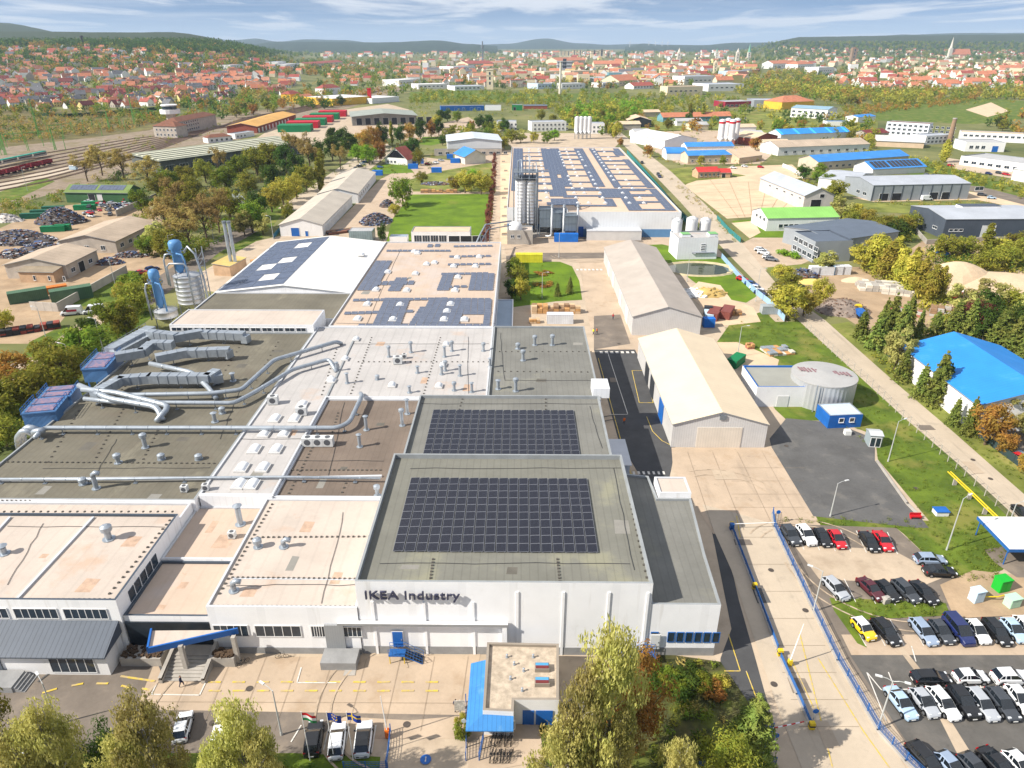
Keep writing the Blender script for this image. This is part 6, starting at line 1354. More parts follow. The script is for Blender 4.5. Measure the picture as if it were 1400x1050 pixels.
# ---- houses of the town and the left slope ---------------------------------------
HW={'white':WHITE,'cream':WCR,'yellow':M('pale_yellow_render',(226,208,140),0.85,0.06),'grey':WOG}
HR={'orange':ROR,'red':RRED,'dark red':M('dark_red_tile',(118,62,58),0.85,0.12,0.3),'brown':RBRN,'grey':M('slate_grey_roof',(104,104,108),0.8,0.1,0.3),'terracotta':M('terracotta_tile',(180,130,106),0.85,0.15,0.3)}
def house_geo(s,L,w,h,r,kind,hi=True):
 mb=MB()
 if kind=='hip':
  mb.box(0-L/2,-w/2,-2,L/2,w/2,h,0);o=0.4;m=w/2
  mb.add([(-L/2-o,-w/2-o,h),(L/2+o,-w/2-o,h),(L/2+o,w/2+o,h),(-L/2-o,w/2+o,h),(-L/2+m,0,h+r),(L/2-m,0,h+r)],[(0,1,5,4),(1,2,5),(2,3,4,5),(3,0,4)],1)
 else:
  vs=[(-L/2,-w/2,-2),(L/2,-w/2,-2),(L/2,w/2,-2),(-L/2,w/2,-2),(-L/2,-w/2,h),(L/2,-w/2,h),(L/2,w/2,h),(-L/2,w/2,h),(-L/2,0,h+r),(L/2,0,h+r)]
  mb.add(vs,[(0,1,5,4),(2,3,7,6),(1,2,6,9,5),(3,0,4,8,7)],0)
  o=0.5;e=r/(w/2)*o
  for sg in(-1,1):
   vs=[(-L/2-o,sg*(w/2+o),h-e+0.02),(L/2+o,sg*(w/2+o),h-e+0.02),(L/2+o,0,h+r+0.02),(-L/2-o,0,h+r+0.02)]
   vs+=[(x,y,z+0.22)for x,y,z in vs]
   mb.add(vs,[(4,5,6,7)if sg<0 else(7,6,5,4),(0,1,5,4),(1,2,6,5),(3,0,4,7)],1)
  if kind=='dormer':
   mb.box(-1.4,-w/2*0.95,h,1.4,0,h+r*0.72,0);mb.add([(-1.7,-w/2,h+r*0.7),(1.7,-w/2,h+r*0.7),(0,-w/2,h+r*1.05),(-1.7,0,h+r*0.7),(1.7,0,h+r*0.7),(0,0,h+r*1.05)],[(0,2,5,3),(2,1,4,5),(0,1,2)],1)
  if kind=='cross':
   mb.add([(-2.4,-w/2-3,-2),(2.4,-w/2-3,-2),(2.4,0,-2),(-2.4,0,-2),(-2.4,-w/2-3,h),(2.4,-w/2-3,h),(2.4,0,h),(-2.4,0,h),(0,-w/2-3,h+r*0.85)],[(0,1,5,8,4),(1,2,6,5),(3,0,4,7)],0)
   mb.add([(-2.8,-w/2-3.3,h-0.2),(2.8,-w/2-3.3,h-0.2),(0,-w/2-3.3,h+r*0.9),(-2.8,0,h-0.2),(2.8,0,h-0.2),(0,0,h+r*0.9)],[(0,2,5,3),(2,1,4,5)],1)
 mb.box(L*0.18,w*0.1,h+r*0.4,L*0.18+0.7,w*0.1+0.7,h+r+0.9,0)
 n=max(2,int(L/3))
 for i in range(n):
  x=-L/2+L*(i+0.5)/n
  for zz in((1.0,)if h<4.5 else(1.0,3.6)):
   mb.box(x-0.5,-w/2-0.05,zz,x+0.5,-w/2-0.01,zz+1.3,2)
 for y in(-w*0.22,w*0.22):mb.box(-L/2-0.05,y-0.5,1.0,-L/2-0.01,y+0.5,2.3,2)
 if kind!='hip':mb.box(-L/2-0.05,-0.5,h+0.4,-L/2-0.01,0.5,h+1.6,2)
 return mb
HG=[(12,9,3.4,4.2,'gable'),(11,10,5.6,4.4,'gable'),(10,10,5.4,3.6,'hip'),(14,9,3.6,4.6,'dormer'),(12,9,3.6,4.4,'cross'),(16,9,5.4,4.0,'gable'),(24,12,10,4.5,'gable'),(20,13,11,0.8,'hip'),(28,12,8,5,'gable')]
HM={}
def hmesh(i,w,r):
 k=(i,w,r)
 if k not in HM:HM[k]=house_geo(0,*HG[i]).mesh('town_house',[HW[w],HR[r],GLASS])
 return HM[k]
def split_house(loc,rz,i,w,r,label,group):
 L,wd,h,ri,kind=HG[i];root=T('town_house',label,'house',loc,rz,group);k=('s',i,w,r)
 if k not in HM:
  mb=house_geo(0,*HG[i]);sub=[]
  for mi in range(3):
   m2=MB();idx={}
   for f,m in zip(mb.f,mb.m):
    if m==mi:
     nf=[]
     for v in f:
      if v not in idx:idx[v]=len(m2.v);m2.v.append(mb.v[v])
      nf.append(idx[v])
     m2.f.append(tuple(nf));m2.m.append(0)
   sub.append(m2)
  ww=MB();ww.box(-0.5,-0.04,0,0.5,0,1.3)
  HM[k]=(sub[0].mesh('wall',HW[w]),sub[1].mesh('roof',HR[r]),ww.mesh('window',GLASS))
 a,b,c=HM[k];O('wall',a,root);O('roof',b,root)
 n=max(2,int(L/3))
 for q in range(n):
  x=-L/2+L*(q+0.5)/n
  for zz in((1.0,)if h<4.5 else(1.0,3.6)):O('window',c,root,(x,-wd/2-0.02,zz))
 for y in(-wd*0.22,wd*0.22):O('window',c,root,(-L/2-0.02,y,1.0),-pi/2)
 return root
TOWN=[]
occ={}
def free(x,y,r):
 g=8.0;cx,cy=int(x//g),int(y//g);k=int(r//g)+1
 for i in range(cx-k,cx+k+1):
  for j in range(cy-k,cy+k+1):
   for(a,b,q)in occ.get((i,j),()):
    if(a-x)**2+(b-y)**2<(r+q)**2*0.8:return False
 return True
def take(x,y,r):occ.setdefault((int(x//8.0),int(y//8.0)),[]).append((x,y,r))
for o in COL.objects:
 if o.get('category')and '_L' in o.keys():
  L,w=o['_L'],o['_w'];rz=o.rotation_euler.z;nx=max(1,int(L/12));ny=max(1,int(w/12))
  for i in range(nx):
   for j in range(ny):
    u,v=L*(i+0.5)/nx,w*(j+0.5)/ny;take(o.location.x+u*cos(rz)-v*sin(rz),o.location.y+u*sin(rz)+v*cos(rz),7)
def scatter(poly,n,fn,rr,tries=6):
 xs=[p[0]for p in poly];ys=[p[1]for p in poly];k=0;t=0
 while k<n and t<n*tries:
  t+=1;px=R.uniform(min(xs),max(xs));py=R.uniform(min(ys),max(ys))
  if not inside(px,py,poly):continue
  p=PT(px,py)
  r=rr if not callable(rr)else rr(p)
  if not free(p.x,p.y,r):continue
  take(p.x,p.y,r);fn(p,px,py);k+=1
def mk(region,walls,roofs,ang,sz=1.0,nv=6):
 def f(p,px,py):
  a=ang+0.9*noise.noise(Vector((p.x*0.003,p.y*0.003,1)))+R.choice([0,0,pi/2,pi])+R.uniform(-0.08,0.08)
  TOWN.append((p.length,p,a,R.randrange(nv),R.choice(walls),R.choice(roofs),region,R.uniform(0.9,1.2)*sz))
 return f
RO=['orange','orange','terracotta','red','red','terracotta']
scatter([(-60,152),(-60,112),(120,108),(300,118),(330,140),(200,150),(120,150)],190,mk('lower left slope',['white','cream','white','yellow','grey'],['red','dark red','grey','brown','orange','terracotta','grey','red'],0.5,1.12),6.0)
scatter([(-60,112),(-60,70),(120,66),(300,76),(420,96),(390,132),(310,124),(120,108)],430,mk('upper left slope',['white','cream','white','grey'],['red','orange','brown','grey','terracotta','orange'],0.4,1.15),6.0)
scatter([(420,98),(480,84),(560,82),(560,104),(480,118)],45,mk('trees left of the town',['white','cream'],RO,0.2),7)
scatter([(540,112),(560,82),(760,80),(760,120),(640,118)],210,mk('left part of the town',['white','cream','cream','grey'],RO+['grey','brown'],0.1,1.0,9),6)
scatter([(760,80),(1010,78),(1040,100),(1000,118),(900,120),(760,112)],250,mk('old town',['white','cream','cream','yellow'],RO+['orange','grey','brown'],0.1,1.08,9),6)
scatter([(1010,80),(1400,80),(1440,100),(1300,112),(1160,104),(1110,94),(1040,92)],200,mk('right part of the town',['white','cream','cream'],RO+['brown'],0.0,1.05,8),6)
scatter([(1130,104),(1440,100),(1440,124),(1200,124),(1140,120)],85,mk('houses above the scrub slope',['white','cream','white'],['orange','orange','red','terracotta'],0.0,1.1),7)
scatter([(440,80),(440,74),(1000,72),(1000,80)],160,mk('far edge of the town',['white','cream','white'],RO,0.0,1.6,9),8)
scatter([(1060,76),(1060,66),(1400,72),(1400,80)],90,mk('right hand ridge',['white','cream'],RO,0.0,1.3),8)
TOWN.sort(key=lambda t:t[0])
far_=MB()
for i,(d,p,a,v,w,r,reg,s)in enumerate(TOWN):
 lab=('%s walled house with %s roof, '%(w,r))+{'gable':'plain gable, ','hip':'hip roof form, ','dormer':'dormer gable, ','cross':'cross gable, '}[HG[v][4]]+('among the %s'%reg if reg.startswith(('houses','trees'))else 'on the %s'%reg if 'slope' in reg or 'ridge' in reg or 'edge' in reg else 'in the %s'%reg)
 if i<60:split_house(p,a,v,w,r,lab,lab)
 elif i<285:
  o=O('town_house',hmesh(v,w,r),None,p,a);o.scale=(s,s,s);tag(o,lab,'house',lab)
 else:
  L,wd,h,ri,kind=HG[v];c,sn=cos(a),sin(a);g=MB();
  vs=[(-L/2,-wd/2,-2),(L/2,-wd/2,-2),(L/2,wd/2,-2),(-L/2,wd/2,-2),(-L/2,-wd/2,h),(L/2,-wd/2,h),(L/2,wd/2,h),(-L/2,wd/2,h),(-L/2,0,h+ri),(L/2,0,h+ri)]
  vs=[(p.x+s*(x*c-y*sn),p.y+s*(x*sn+y*c),p.z+s*z)for x,y,z in vs]
  wi=list(HW).index(w);rj=4+list(HR).index(r)
  far_.add(vs,[(0,1,5,4),(2,3,7,6),(1,2,6,9,5),(3,0,4,8,7)],wi);far_.add(vs,[(4,5,9,8),(6,7,8,9)],rj)
o=far_.build('distant_houses',list(HW.values())+list(HR.values()));tag(o,'far small roofs of the town beyond the nearer houses','houses',None,'stuff')
# ---- trees --------------------------------------------------------------------
BARK=M('bark',(104,88,70),0.95,0.2,1.5);BARKW=M('birch_bark',(196,190,180),0.9,0.2,1.5,c2=(110,104,98))
LG=leafmat('leaf_green',(95,127,35),(121,146,44),(140,140,46));LO=leafmat('leaf_olive',(132,136,46),(162,152,56),(116,129,42));LY=leafmat('leaf_yellow_green',(170,165,54),(202,184,75),(138,146,48))
LA=leafmat('leaf_autumn',(165,118,52),(189,140,58),(138,129,50));LD=leafmat('leaf_dark',(67,98,37),(86,113,44),(79,94,37));LC=leafmat('needle_green',(93,113,48),(121,136,58),(138,136,63),0.15);LB=leafmat('twig_brown',(165,143,81),(186,163,92),(146,138,69));LS=leafmat('leaf_silver',(172,173,96),(200,192,113),(154,160,79));LR=leafmat('leaf_purple',(121,73,60),(144,86,67),(111,67,56))
LGB=leafmat('leaf_bright',(111,156,31),(138,177,42),(127,152,42))
KINDS={'green':('broad',LG,BARK),'olive':('broad',LO,BARK),'yellow':('broad',LY,BARK),'autumn':('broad',LA,BARK),'dark':('broad',LD,BARK),'bright':('broad',LGB,BARK),'silver':('loose',LS,BARK),'poplar':('column',LO,BARK),'willow':('column2',LY,BARK),'spruce':('cone',LC,BARK),'bare':('sparse',LB,BARK),'birch':('birch',leafmat('leaf_birch',(182,176,92),(202,192,114),(160,164,80)),BARKW),'purple':('broad',LR,BARK)}
def leafquads(mb,c,n,rad,s,rg,droop=0.0,flat=1.0,mi=0):
 for _ in range(n):
  d=Vector((rg.gauss(0,1),rg.gauss(0,1),rg.gauss(0,1)*flat))
  if d.length<1e-3:continue
  u=d.normalized();q=c+u*rad*rg.random()**0.4*Vector((1,1,flat)).length/1.732
  nrm=(u+Vector((rg.uniform(-.8,.8),rg.uniform(-.8,.8),rg.uniform(-.3,.9)))).normalized()
  a=nrm.orthogonal().normalized();b=nrm.cross(a);t=rg.uniform(0,2*pi)
  e=(a*cos(t)+b*sin(t))*s*rg.uniform(0.45,1.55);f=(b*cos(t)-a*sin(t))*s*rg.uniform(0.35,1.0)
  if droop:e=Vector((e.x*0.5,e.y*0.5,-abs(e.z)-s*droop))
  mb.add([q-e-f*0.3,q+f*0.55-e*0.1,q+e,q-f*0.55],[(0,1,2,3)],mi)
def crown(kind,n,s,seed):
 rg=random.Random(seed);c=MB();t=MB()
 def limb(a,b,r0,r1):
  m=(a+b)/2+Vector((rg.uniform(-.25,.25),rg.uniform(-.25,.25),rg.uniform(-.1,.3)));t.tube([a,m,b],[r0,(r0+r1)/2,r1],5)
 if kind=='cone':
  t.tube([(0,0,-0.3),(0,0,5),(0,0,9.6)],[0.17,0.11,0.03],6)
  lv=11
  for i in range(lv):
   f=i/lv;z=1.0+8.6*f;R_=2.35*(1-f)**0.85+0.18;m=max(4,int(9*(1-f)+3))
   for j in range(m):
    a=2*pi*(j+rg.random()*0.7)/m;rr=R_*rg.uniform(0.75,1.1)
    for k in range(3):
     q=Vector((cos(a)*rr*(0.35+0.3*k),sin(a)*rr*(0.35+0.3*k),z-0.16*rr*(k)*0.8+rg.uniform(-.12,.12)))
     leafquads(c,q,max(1,int(n/(lv*m*3))),0.5*(1-0.6*f)+0.1,s,rg,0,0.5)
  leafquads(c,Vector((0,0,9.7)),max(2,n//90),0.25,s*0.7,rg)
  return c,t
 if kind in('column','column2'):
  t.tube([(0,0,-0.3),(0.1,0,4),(0,0,8.5)],[0.2,0.14,0.05],6);K=16 if kind=='column' else 22
  wid=1.1 if kind=='column' else 1.9
  for i in range(K):
   f=(i+0.5)/K;z=0.9+8.6*f;rr=wid*(sin(pi*min(1,f*0.86+0.12))**0.7);a=rg.uniform(0,2*pi);d=rr*rg.uniform(0.1,0.65)
   p=Vector((cos(a)*d,sin(a)*d,z));limb(Vector((0,0,z*0.75)),p,0.06,0.02)
   leafquads(c,p,n//K,rr*rg.uniform(0.5,0.85),s,rg,0.0,1.5)
  return c,t
 if kind=='sparse':
  t.tube([(0,0,-0.3),(0.15,0.1,3),(0,0.2,6)],[0.22,0.17,0.08],6)
  for i in range(15):
   a=rg.uniform(0,2*pi);z0=rg.uniform(2,5.5);r=rg.uniform(1.0,3.2);p=Vector((cos(a)*r,sin(a)*r,z0+rg.uniform(1.5,4.6)));limb(Vector((0.1,0.1,z0)),p,0.09,0.02)
   for k in range(3):
    q=p+Vector((rg.uniform(-.9,.9),rg.uniform(-.9,.9),rg.uniform(-.4,.9)));t.tube([p-Vector((0,0,0.5)),q],[0.03,0.01],3)
    leafquads(c,q,n//45,rg.uniform(0.6,1.2),s*0.75,rg)
  return c,t
 if kind=='birch':
  t.tube([(0,0,-0.3),(0.2,0.1,3.5),(0.1,0.3,6.5),(0,0.2,9.3)],[0.17,0.13,0.08,0.02],6);K=34
  for i in range(K):
   f=i/K;z=2.4+7.2*f;rr=2.5*sin(pi*min(1,0.16+0.84*f))**0.8+0.15;a=i*2.4+rg.uniform(-.4,.4);d=rr*rg.uniform(0.25,0.95)
   p=Vector((cos(a)*d,sin(a)*d,z+rg.uniform(-.3,.4)));limb(Vector((0.1,0.15,max(1.6,z-1.3))),p,0.05,0.012)
   for k in range(3):
    q=p+Vector((rg.uniform(-.5,.5),rg.uniform(-.5,.5),-0.35*k));leafquads(c,q,n//(K*3),0.62*rg.uniform(0.6,1.2),s,rg,0.25,1.25)
  return c,t
 t.tube([(0,0,-0.3),(0.1,0,2),(0,0.15,4.5),(0.1,0.1,7)],[0.26,0.2,0.13,0.04],7)
 K=36 if kind=='broad' else 26
 for i in range(K):
  u=Vector((rg.gauss(0,1),rg.gauss(0,1),rg.gauss(0,0.9))).normalized();q=rg.uniform(0.45,1.0)
  p=Vector((u.x*3.4*q,u.y*3.4*q,5.2+u.z*3.9*q));rad=rg.uniform(0.9,1.7)
  if p.z<1.5:p.z=1.5+rg.random()
  if i%2==0:limb(Vector((0,0.1,rg.uniform(2,5))),p,0.09,0.03)
  leafquads(c,p,n//K,rad*(1 if kind=='broad' else 0.8),s,rg,0,0.85)
 return c,t
TM={}
def tree_meshes(kind,lod,var):
 k=(kind,lod,var)
 if k not in TM:
  shape,lm,bm=KINDS[kind]
  n,s={'near':(6500,0.19),'mid':(2500,0.38),'far':(650,0.66)}[lod]
  if shape=='cone':n=int(n*1.2)
  if shape in('sparse',):n=int(n*0.9)
  if lod=='near' and shape=='birch':n,s=11000,0.15
  c,t=crown(shape,n,s,hash((kind,var))%1000 if False else(sum(map(ord,kind))*7+var*131+len(lod)))
  if lod=='far':
   o=len(c.v);k2=MB();k2.v=c.v+t.v;k2.f=c.f+[tuple(i+o for i in f)for f in t.f];k2.m=[0]*len(c.f)+[1]*len(t.f)
   TM[k]=(k2.mesh('tree',[lm,bm]),)
  else:TM[k]=(c.mesh('crown',lm),t.mesh('trunk',bm))
 return TM[k]
NTREE=[0];TREES=[]
KW={'green':'green broadleaf','olive':'olive green broadleaf','yellow':'yellowish green broadleaf','autumn':'rusty brown autumn','dark':'dark green broadleaf','bright':'fresh green broadleaf','silver':'pale silvery','poplar':'narrow columnar poplar','willow':'tall feathery yellow green','spruce':'dark green conifer','bare':'nearly bare brown','birch':'loose yellowing birch','purple':'dark purple leaved'}
def tree(p,h,kind,lod,label,group=None,wx=1.0):
 NTREE[0]+=1;m=tree_meshes(kind,lod,R.randrange(3));s=h/10;rz=R.uniform(0,6.28);w=s*wx*R.uniform(0.9,1.1)
 nm={'spruce':'conifer_tree','poplar':'poplar_tree','birch':'birch_tree'}.get(kind,'leafy_tree')
 if len(m)==1:
  o=O(nm,m[0],None,p,rz);o.scale=(w,w,s);tag(o,label,'tree',group)
 else:
  o=T(nm,label,'tree',p,rz,group);o.scale=(w,w,s);O('trunk',m[1],o);O('crown',m[0],o)
 take(p.x,p.y,2.5);return o
def trees(lst,where,lod='mid',group=None):
 seen={}
 for e in lst:
  px,py,h,k=e[:4];wx=e[4]if len(e)>4 else 1.0;p=PT(px,py);h=ztop(p,-h)if h<0 else h*(1.2 if any(w in where for w in('thicket','dense belt','grove','verge'))else 1.0)
  lab=KW[k]+' tree '+where;TREES.append((lab,tree(p,h,k,lod,lab,group or lab,wx),px))
trees([(822,1095,-852,'birch',.56),(790,1110,-915,'birch',.5),(768,1130,-985,'birch',.75),(842,1115,-968,'birch',.6),(915,1132,-1005,'birch',.7)],'in front of the gatehouse, bottom of the view','near')
trees([(862,1030,-885,'autumn',0.68)],'with dense crown beside the gatehouse','near');trees([(1018,1055,-948,'spruce',1.2)],'standing alone by the entrance barrier','near')
trees([(108,1130,-958,'birch',.8),(70,1140,-992,'birch',.8)],'in the bed left of the white hatchback','near');trees([(-2,1085,-928,'olive',0.62)],'at the bottom left corner','near');trees([(236,1125,-950,'birch',.68),(205,1140,-1000,'birch',.8)],'before the middle parking bays','near');trees([(352,1125,-958,'birch',.72),(322,1140,-1015,'birch',.7),(382,1142,-1002,'birch',.75)],'left of the flagpoles','near')
trees([(985,1095,-1000,'olive',0.9)],'low in the bed behind the solitary conifer','near');trees([(165,1085,-985,'dark',0.62)],'between the two birch clumps','near')
trees([(8,575,11,'olive',1.3),(55,560,11,'olive',1.3),(25,530,10,'autumn',1.2),(92,530,11,'olive',1.3),(118,500,11,'green',1.3),(70,508,9,'olive',1.2),(128,478,10,'dark',1.2),(162,460,12,'green',1.2),(176,462,11,'olive'),(190,430,11,'olive',1.2),(180,405,8,'green',1.4),(208,400,7,'yellow',1.3),(172,415,7,'yellow',1.2),(8,455,8,'yellow'),(10,610,8,'olive',1.2)],'in the row along the left flank of the works')
trees([(284,330,14,'bare',1.2),(262,345,13,'bare',1.2),(300,318,15,'bare',1.1),(245,330,14,'bare',1.2),(228,318,12,'bare'),(316,300,13,'olive',1.1),(268,300,13,'olive',1.2),(240,292,13,'bare',1.2),(222,272,12,'olive',1.2),(195,292,10,'green'),(205,255,13,'bare',1.3),(170,246,14,'bare',1.2),(140,240,14,'bare',1.3),(120,248,12,'bare',1.2),(215,340,9,'silver',1.4),(232,352,9,'olive',1.5),(250,362,8,'green',1.5),(205,350,7,'green',1.4)],'in the thicket by the bend of the left lane')
trees([(345,318,12,'green',1.1),(360,322,8,'silver',1.3),(335,322,9,'silver',1.2),(350,300,11,'dark'),(372,290,11,'yellow',1.2),(388,280,11,'yellow',1.2),(406,272,11,'yellow',1.1),(420,262,13,'olive'),(394,300,7,'olive'),(442,250,16,'poplar',1.2),(438,262,15,'poplar',1.2)],'on the verge left of the storage sheds')
trees([(232,262,11,'green',1.2),(256,258,11,'olive',1.2),(282,250,12,'olive',1.2),(330,250,14,'green',1.2),(352,240,15,'olive',1.2),(372,236,16,'olive',1.1),(392,240,16,'dark'),(408,246,14,'dark'),(425,235,15,'bare'),(310,262,12,'green',1.2),(372,258,12,'dark',1.2),(340,268,11,'olive',1.2),(300,240,13,'bare'),(415,222,15,'bare'),(432,226,14,'dark',1.1),(262,270,10,'olive',1.3),(240,280,10,'olive',1.3),(455,220,14,'dark'),(466,232,12,'bare'),(398,215,14,'bare')],'in the dense belt before the freight shed')
trees([(480,212,13,'dark',1.1),(498,208,14,'autumn'),(512,202,15,'autumn',0.8),(524,200,15,'dark',0.8),(536,198,15,'poplar'),(505,225,11,'bright',1.2),(520,222,13,'autumn',0.8),(490,222,10,'bright',1.3),(548,196,13,'dark'),(560,194,13,'autumn',0.9),(575,190,13,'dark'),(590,188,13,'autumn',0.8),(600,186,13,'dark',0.8),(470,200,12,'dark',1.2),(455,200,13,'dark'),(566,214,12,'dark',1.1),(572,226,9,'olive')],'in the grove around the red roofed house')
trees([(551,282,15,'green',1.05)],'tall at the corner of the mown lawn','mid');trees([(540,296,6,'yellow',1.3),(555,288,5,'green'),(524,332,8.5,'dark',0.6),(576,250,7,'olive',1.4)],'near the scrap heap left of the mown lawn')
trees([(636,264,12,'yellow',1.2),(658,266,12,'yellow',1.2),(648,258,11,'bright',1.2),(622,262,9,'yellow',1.2)],'at the far edge of the mown lawn')
trees([(700,408,7,'dark',1.1),(708,392,8,'olive',1.1),(712,410,8,'yellow',1.0),(703,380,8,'green')],'at the shaded end of the court lawn');trees([(762,405,4.5,'spruce'),(779,401,5.5,'spruce')],'small on the court lawn')
trees([(690,205,11,'yellow'),(700,196,12,'olive',1.1),(712,195,11,'silver',1.2),(730,196,10,'yellow'),(748,196,10,'green',1.2),(758,192,9,'bright',1.3),(690,180,12,'dark'),(602,168,14,'dark'),(612,166,13,'dark',1.1),(625,168,13,'green'),(668,176,14,'dark',1.1),(655,176,13,'dark'),(645,180,11,'autumn'),(598,175,12,'yellow',1.2),(740,165,12,'olive',1.1),(756,170,10,'olive')],'between the offices behind the huge solar hall')
trees([(842,190,13,'yellow',0.9),(848,200,7,'autumn',1.1),(822,165,12,'olive'),(885,215,9,'autumn',1.1),(930,196,8,'olive'),(960,165,17,'poplar',1.2),(942,168,18,'poplar',1.2),(952,172,9,'autumn'),(1032,206,10,'autumn',1.2),(1062,184,14,'green',1.1),(1080,192,9,'autumn',1.2),(1098,188,9,'autumn',1.3),(1112,186,9,'olive',1.3),(1125,182,9,'autumn',1.2),(1140,192,10,'olive',1.3),(1095,176,9,'autumn',1.3),(958,226,7,'yellow'),(988,226,7,'olive')],'among the workshops beyond the long road')
trees([(1098,246,9,'dark',1.3),(1118,250,8,'green',1.4),(1132,256,8,'green',1.4),(1142,272,10,'olive',1.3),(1150,300,11,'silver',1.3),(1160,312,9,'olive',1.2),(1120,238,7,'green',1.5),(1170,300,8,'yellow',1.3),(1148,252,7,'bright',1.4)],'in the scrub beside the light grey hall')
trees([(1196,328,9,'olive',1.5),(1212,322,9,'olive',1.4),(1232,320,8,'yellow',1.5),(1245,314,8,'olive',1.5),(1222,330,9,'dark',1.4),(1183,308,8,'yellow',1.4),(1290,222,15,'willow',1.2),(1190,320,8,'olive',1.3)],'in the olive scrub in front of the charcoal hall')
trees([(1345,352,13,'poplar',1.5)],'alone before the charcoal hall')
trees([(1196,372,13,'willow',1.3),(1212,382,13,'willow',1.3),(1228,392,13,'willow',1.2),(1240,402,14,'willow',1.2),(1256,408,13,'willow',1.2),(1270,414,12,'willow',1.1),(1205,362,12,'yellow',1.2),(1222,372,13,'willow'),(1180,368,11,'yellow',1.2),(1246,386,12,'willow'),(1284,405,10,'willow')],'in the feathery row between brick yard and sand heap')
trees([(1290,352,9,'olive',1.4),(1318,350,8,'olive',1.4),(1345,372,9,'olive',1.4),(1372,366,9,'olive',1.4),(1398,362,10,'olive',1.4),(1360,350,8,'yellow',1.4),(1386,344,8,'olive',1.3)],'in the hedge beyond the sand heap')
trees([(1078,435,11,'yellow',1.3),(1098,432,9,'yellow',1.1),(1062,418,8,'olive',1.2),(1120,416,8.5,'yellow',1.2),(1126,372,8,'silver',1.4),(1068,385,6,'yellow',1.5),(1080,395,6,'olive',1.5)],'overhanging the long road')
trees([(1196,478,11,'spruce',.95),(1212,470,14,'spruce',.9),(1222,508,13,'silver',.8),(1232,520,8,'spruce',1.0),(1226,478,13,'spruce',.9),(1176,462,8,'spruce',1.1),(1238,455,11,'spruce',.8),(1254,462,8.5,'spruce',.62),(1278,455,6.5,'spruce',1.1),(1205,455,10,'spruce',.8)],'in the conifer clump beside the far end of the blue depot')
trees([(1256,545,8.5,'spruce',1.0),(1277,552,12.5,'spruce',.95),(1288,548,9,'spruce',.9),(1302,582,6.5,'spruce',.95),(1322,594,8.5,'spruce',.8)],'in front of the blue depot wall');trees([(1346,608,10,'autumn',.95),(1372,622,5.5,'autumn',1.0),(1388,588,8.5,'silver',1.1),(1412,605,8,'silver',1.1),(1402,650,5.5,'autumn')],'near the blue depot corner by the parked cars')
trees([(1302,458,10,'spruce',1.1),(1322,462,11,'spruce',1.1),(1342,470,11,'dark'),(1362,480,12,'spruce',1.2),(1382,490,12,'spruce',1.2),(1402,500,12,'spruce',1.2),(1320,446,8,'purple',1.3),(1338,450,8,'purple',1.2),(1310,430,10,'silver',1.3),(1335,424,10,'silver',1.4),(1360,432,10,'silver',1.4),(1385,440,10,'olive',1.4),(1400,450,10,'silver',1.3),(1345,444,10,'dark',1.2),(1375,462,11,'dark',1.1)],'in the tall belt behind the blue depot')
def shrub_mesh(n,s,lm,var):
 rg=random.Random(var);c=MB()
 for i in range(9):leafquads(c,Vector((rg.uniform(-.6,.6),rg.uniform(-.6,.6),rg.uniform(0.3,1.0))),n//9,rg.uniform(0.35,0.6),s,rg,0,0.9)
 return c.mesh('shrub',lm)
SHM={}
def shrub(p,r,h,lm,label,group=None,hi=False):
 k=(lm.name,R.randrange(2),hi)
 if k not in SHM:SHM[k]=shrub_mesh(1400 if hi else 260,0.10 if hi else 0.22,lm,k[1])
 o=O('shrub',SHM[k],None,p,R.uniform(0,6));o.scale=(r,r,h/1.4);return tag(o,label,'shrub',group or label)
for px,py,r,h,lm in((885,935,1.6,1.6,LG),(900,938,1.8,1.8,LD),(918,940,2.0,2.0,LG),(935,945,2.2,2.2,LD),(955,942,1.9,2.0,LG),(972,950,1.7,1.8,LA),(940,925,1.8,1.8,LD),(905,925,1.5,1.5,LG),(985,938,1.3,1.4,LY)):shrub(P(px,py),r,h,lm,'leafy shrub in the bed below the side annex steps',None,True)
shrub(P(631,1010),1.1,2.4,LG,'clipped green bush at the left corner of the gatehouse',None,True);shrub(P(631,990),0.8,1.6,LY,'small yellowish bush beside the gatehouse sign',None,True)
for px,py in((1068,345),(1074,347),(1080,349),(1086,351)):shrub(P(px,py+2),2.3,2.2,LGB,'bright hedge shrub before the dark office')
for px,py in((735,372),(742,374),(750,371),(735,388),(745,390),(752,387)):shrub(P(px,py+2),2.0,0.7,LA,'low withered shrub in a round bed on the court lawn')
for i in range(34):
 t=i/33;px=677+(663-677)*t**1.5;py=205+128*t;shrub(P(px,py),1.7,2.6,LR,'purple hedge shrub along the walkway beside the huge hall')
for px,py in((14,660),(30,630),(44,612)):shrub(P(px,py),2,2,LO,'shrub at the foot of the lowest dust filter')
REST=[]
def tk(kinds,h0,h1,where):
 def f(p,px,py):
  REST.append((p.length,p,R.uniform(h0,h1),R.choice(kinds),where))
 return f
AU=['autumn','olive','olive','yellow'];GR=['green','dark','olive','green','autumn'];CF=['spruce','dark','spruce','green']
scatter([(-40,165),(-40,148),(180,150),(330,140),(330,158),(230,172),(120,160)],130,tk(['dark','green','olive','autumn'],6,10,'hedge below the left housing'),2.5)
scatter([(300,165),(330,130),(470,112),(540,104),(560,130),(450,150),(400,150)],190,tk(GR+['bare'],8,14,'belt beyond the brick warehouse'),4)
scatter([(560,142),(560,122),(640,128),(760,124),(900,130),(1010,134),(1010,148),(900,152),(820,160),(700,145)],420,tk(['olive','green','yellow','olive'],5,9,'scrub belt before the town'),3.5)
scatter([(770,172),(760,150),(880,142),(900,152),(850,178),(840,190)],190,tk(['olive','green','yellow','bright'],7,12,'scrub wood behind the white offices'),4)
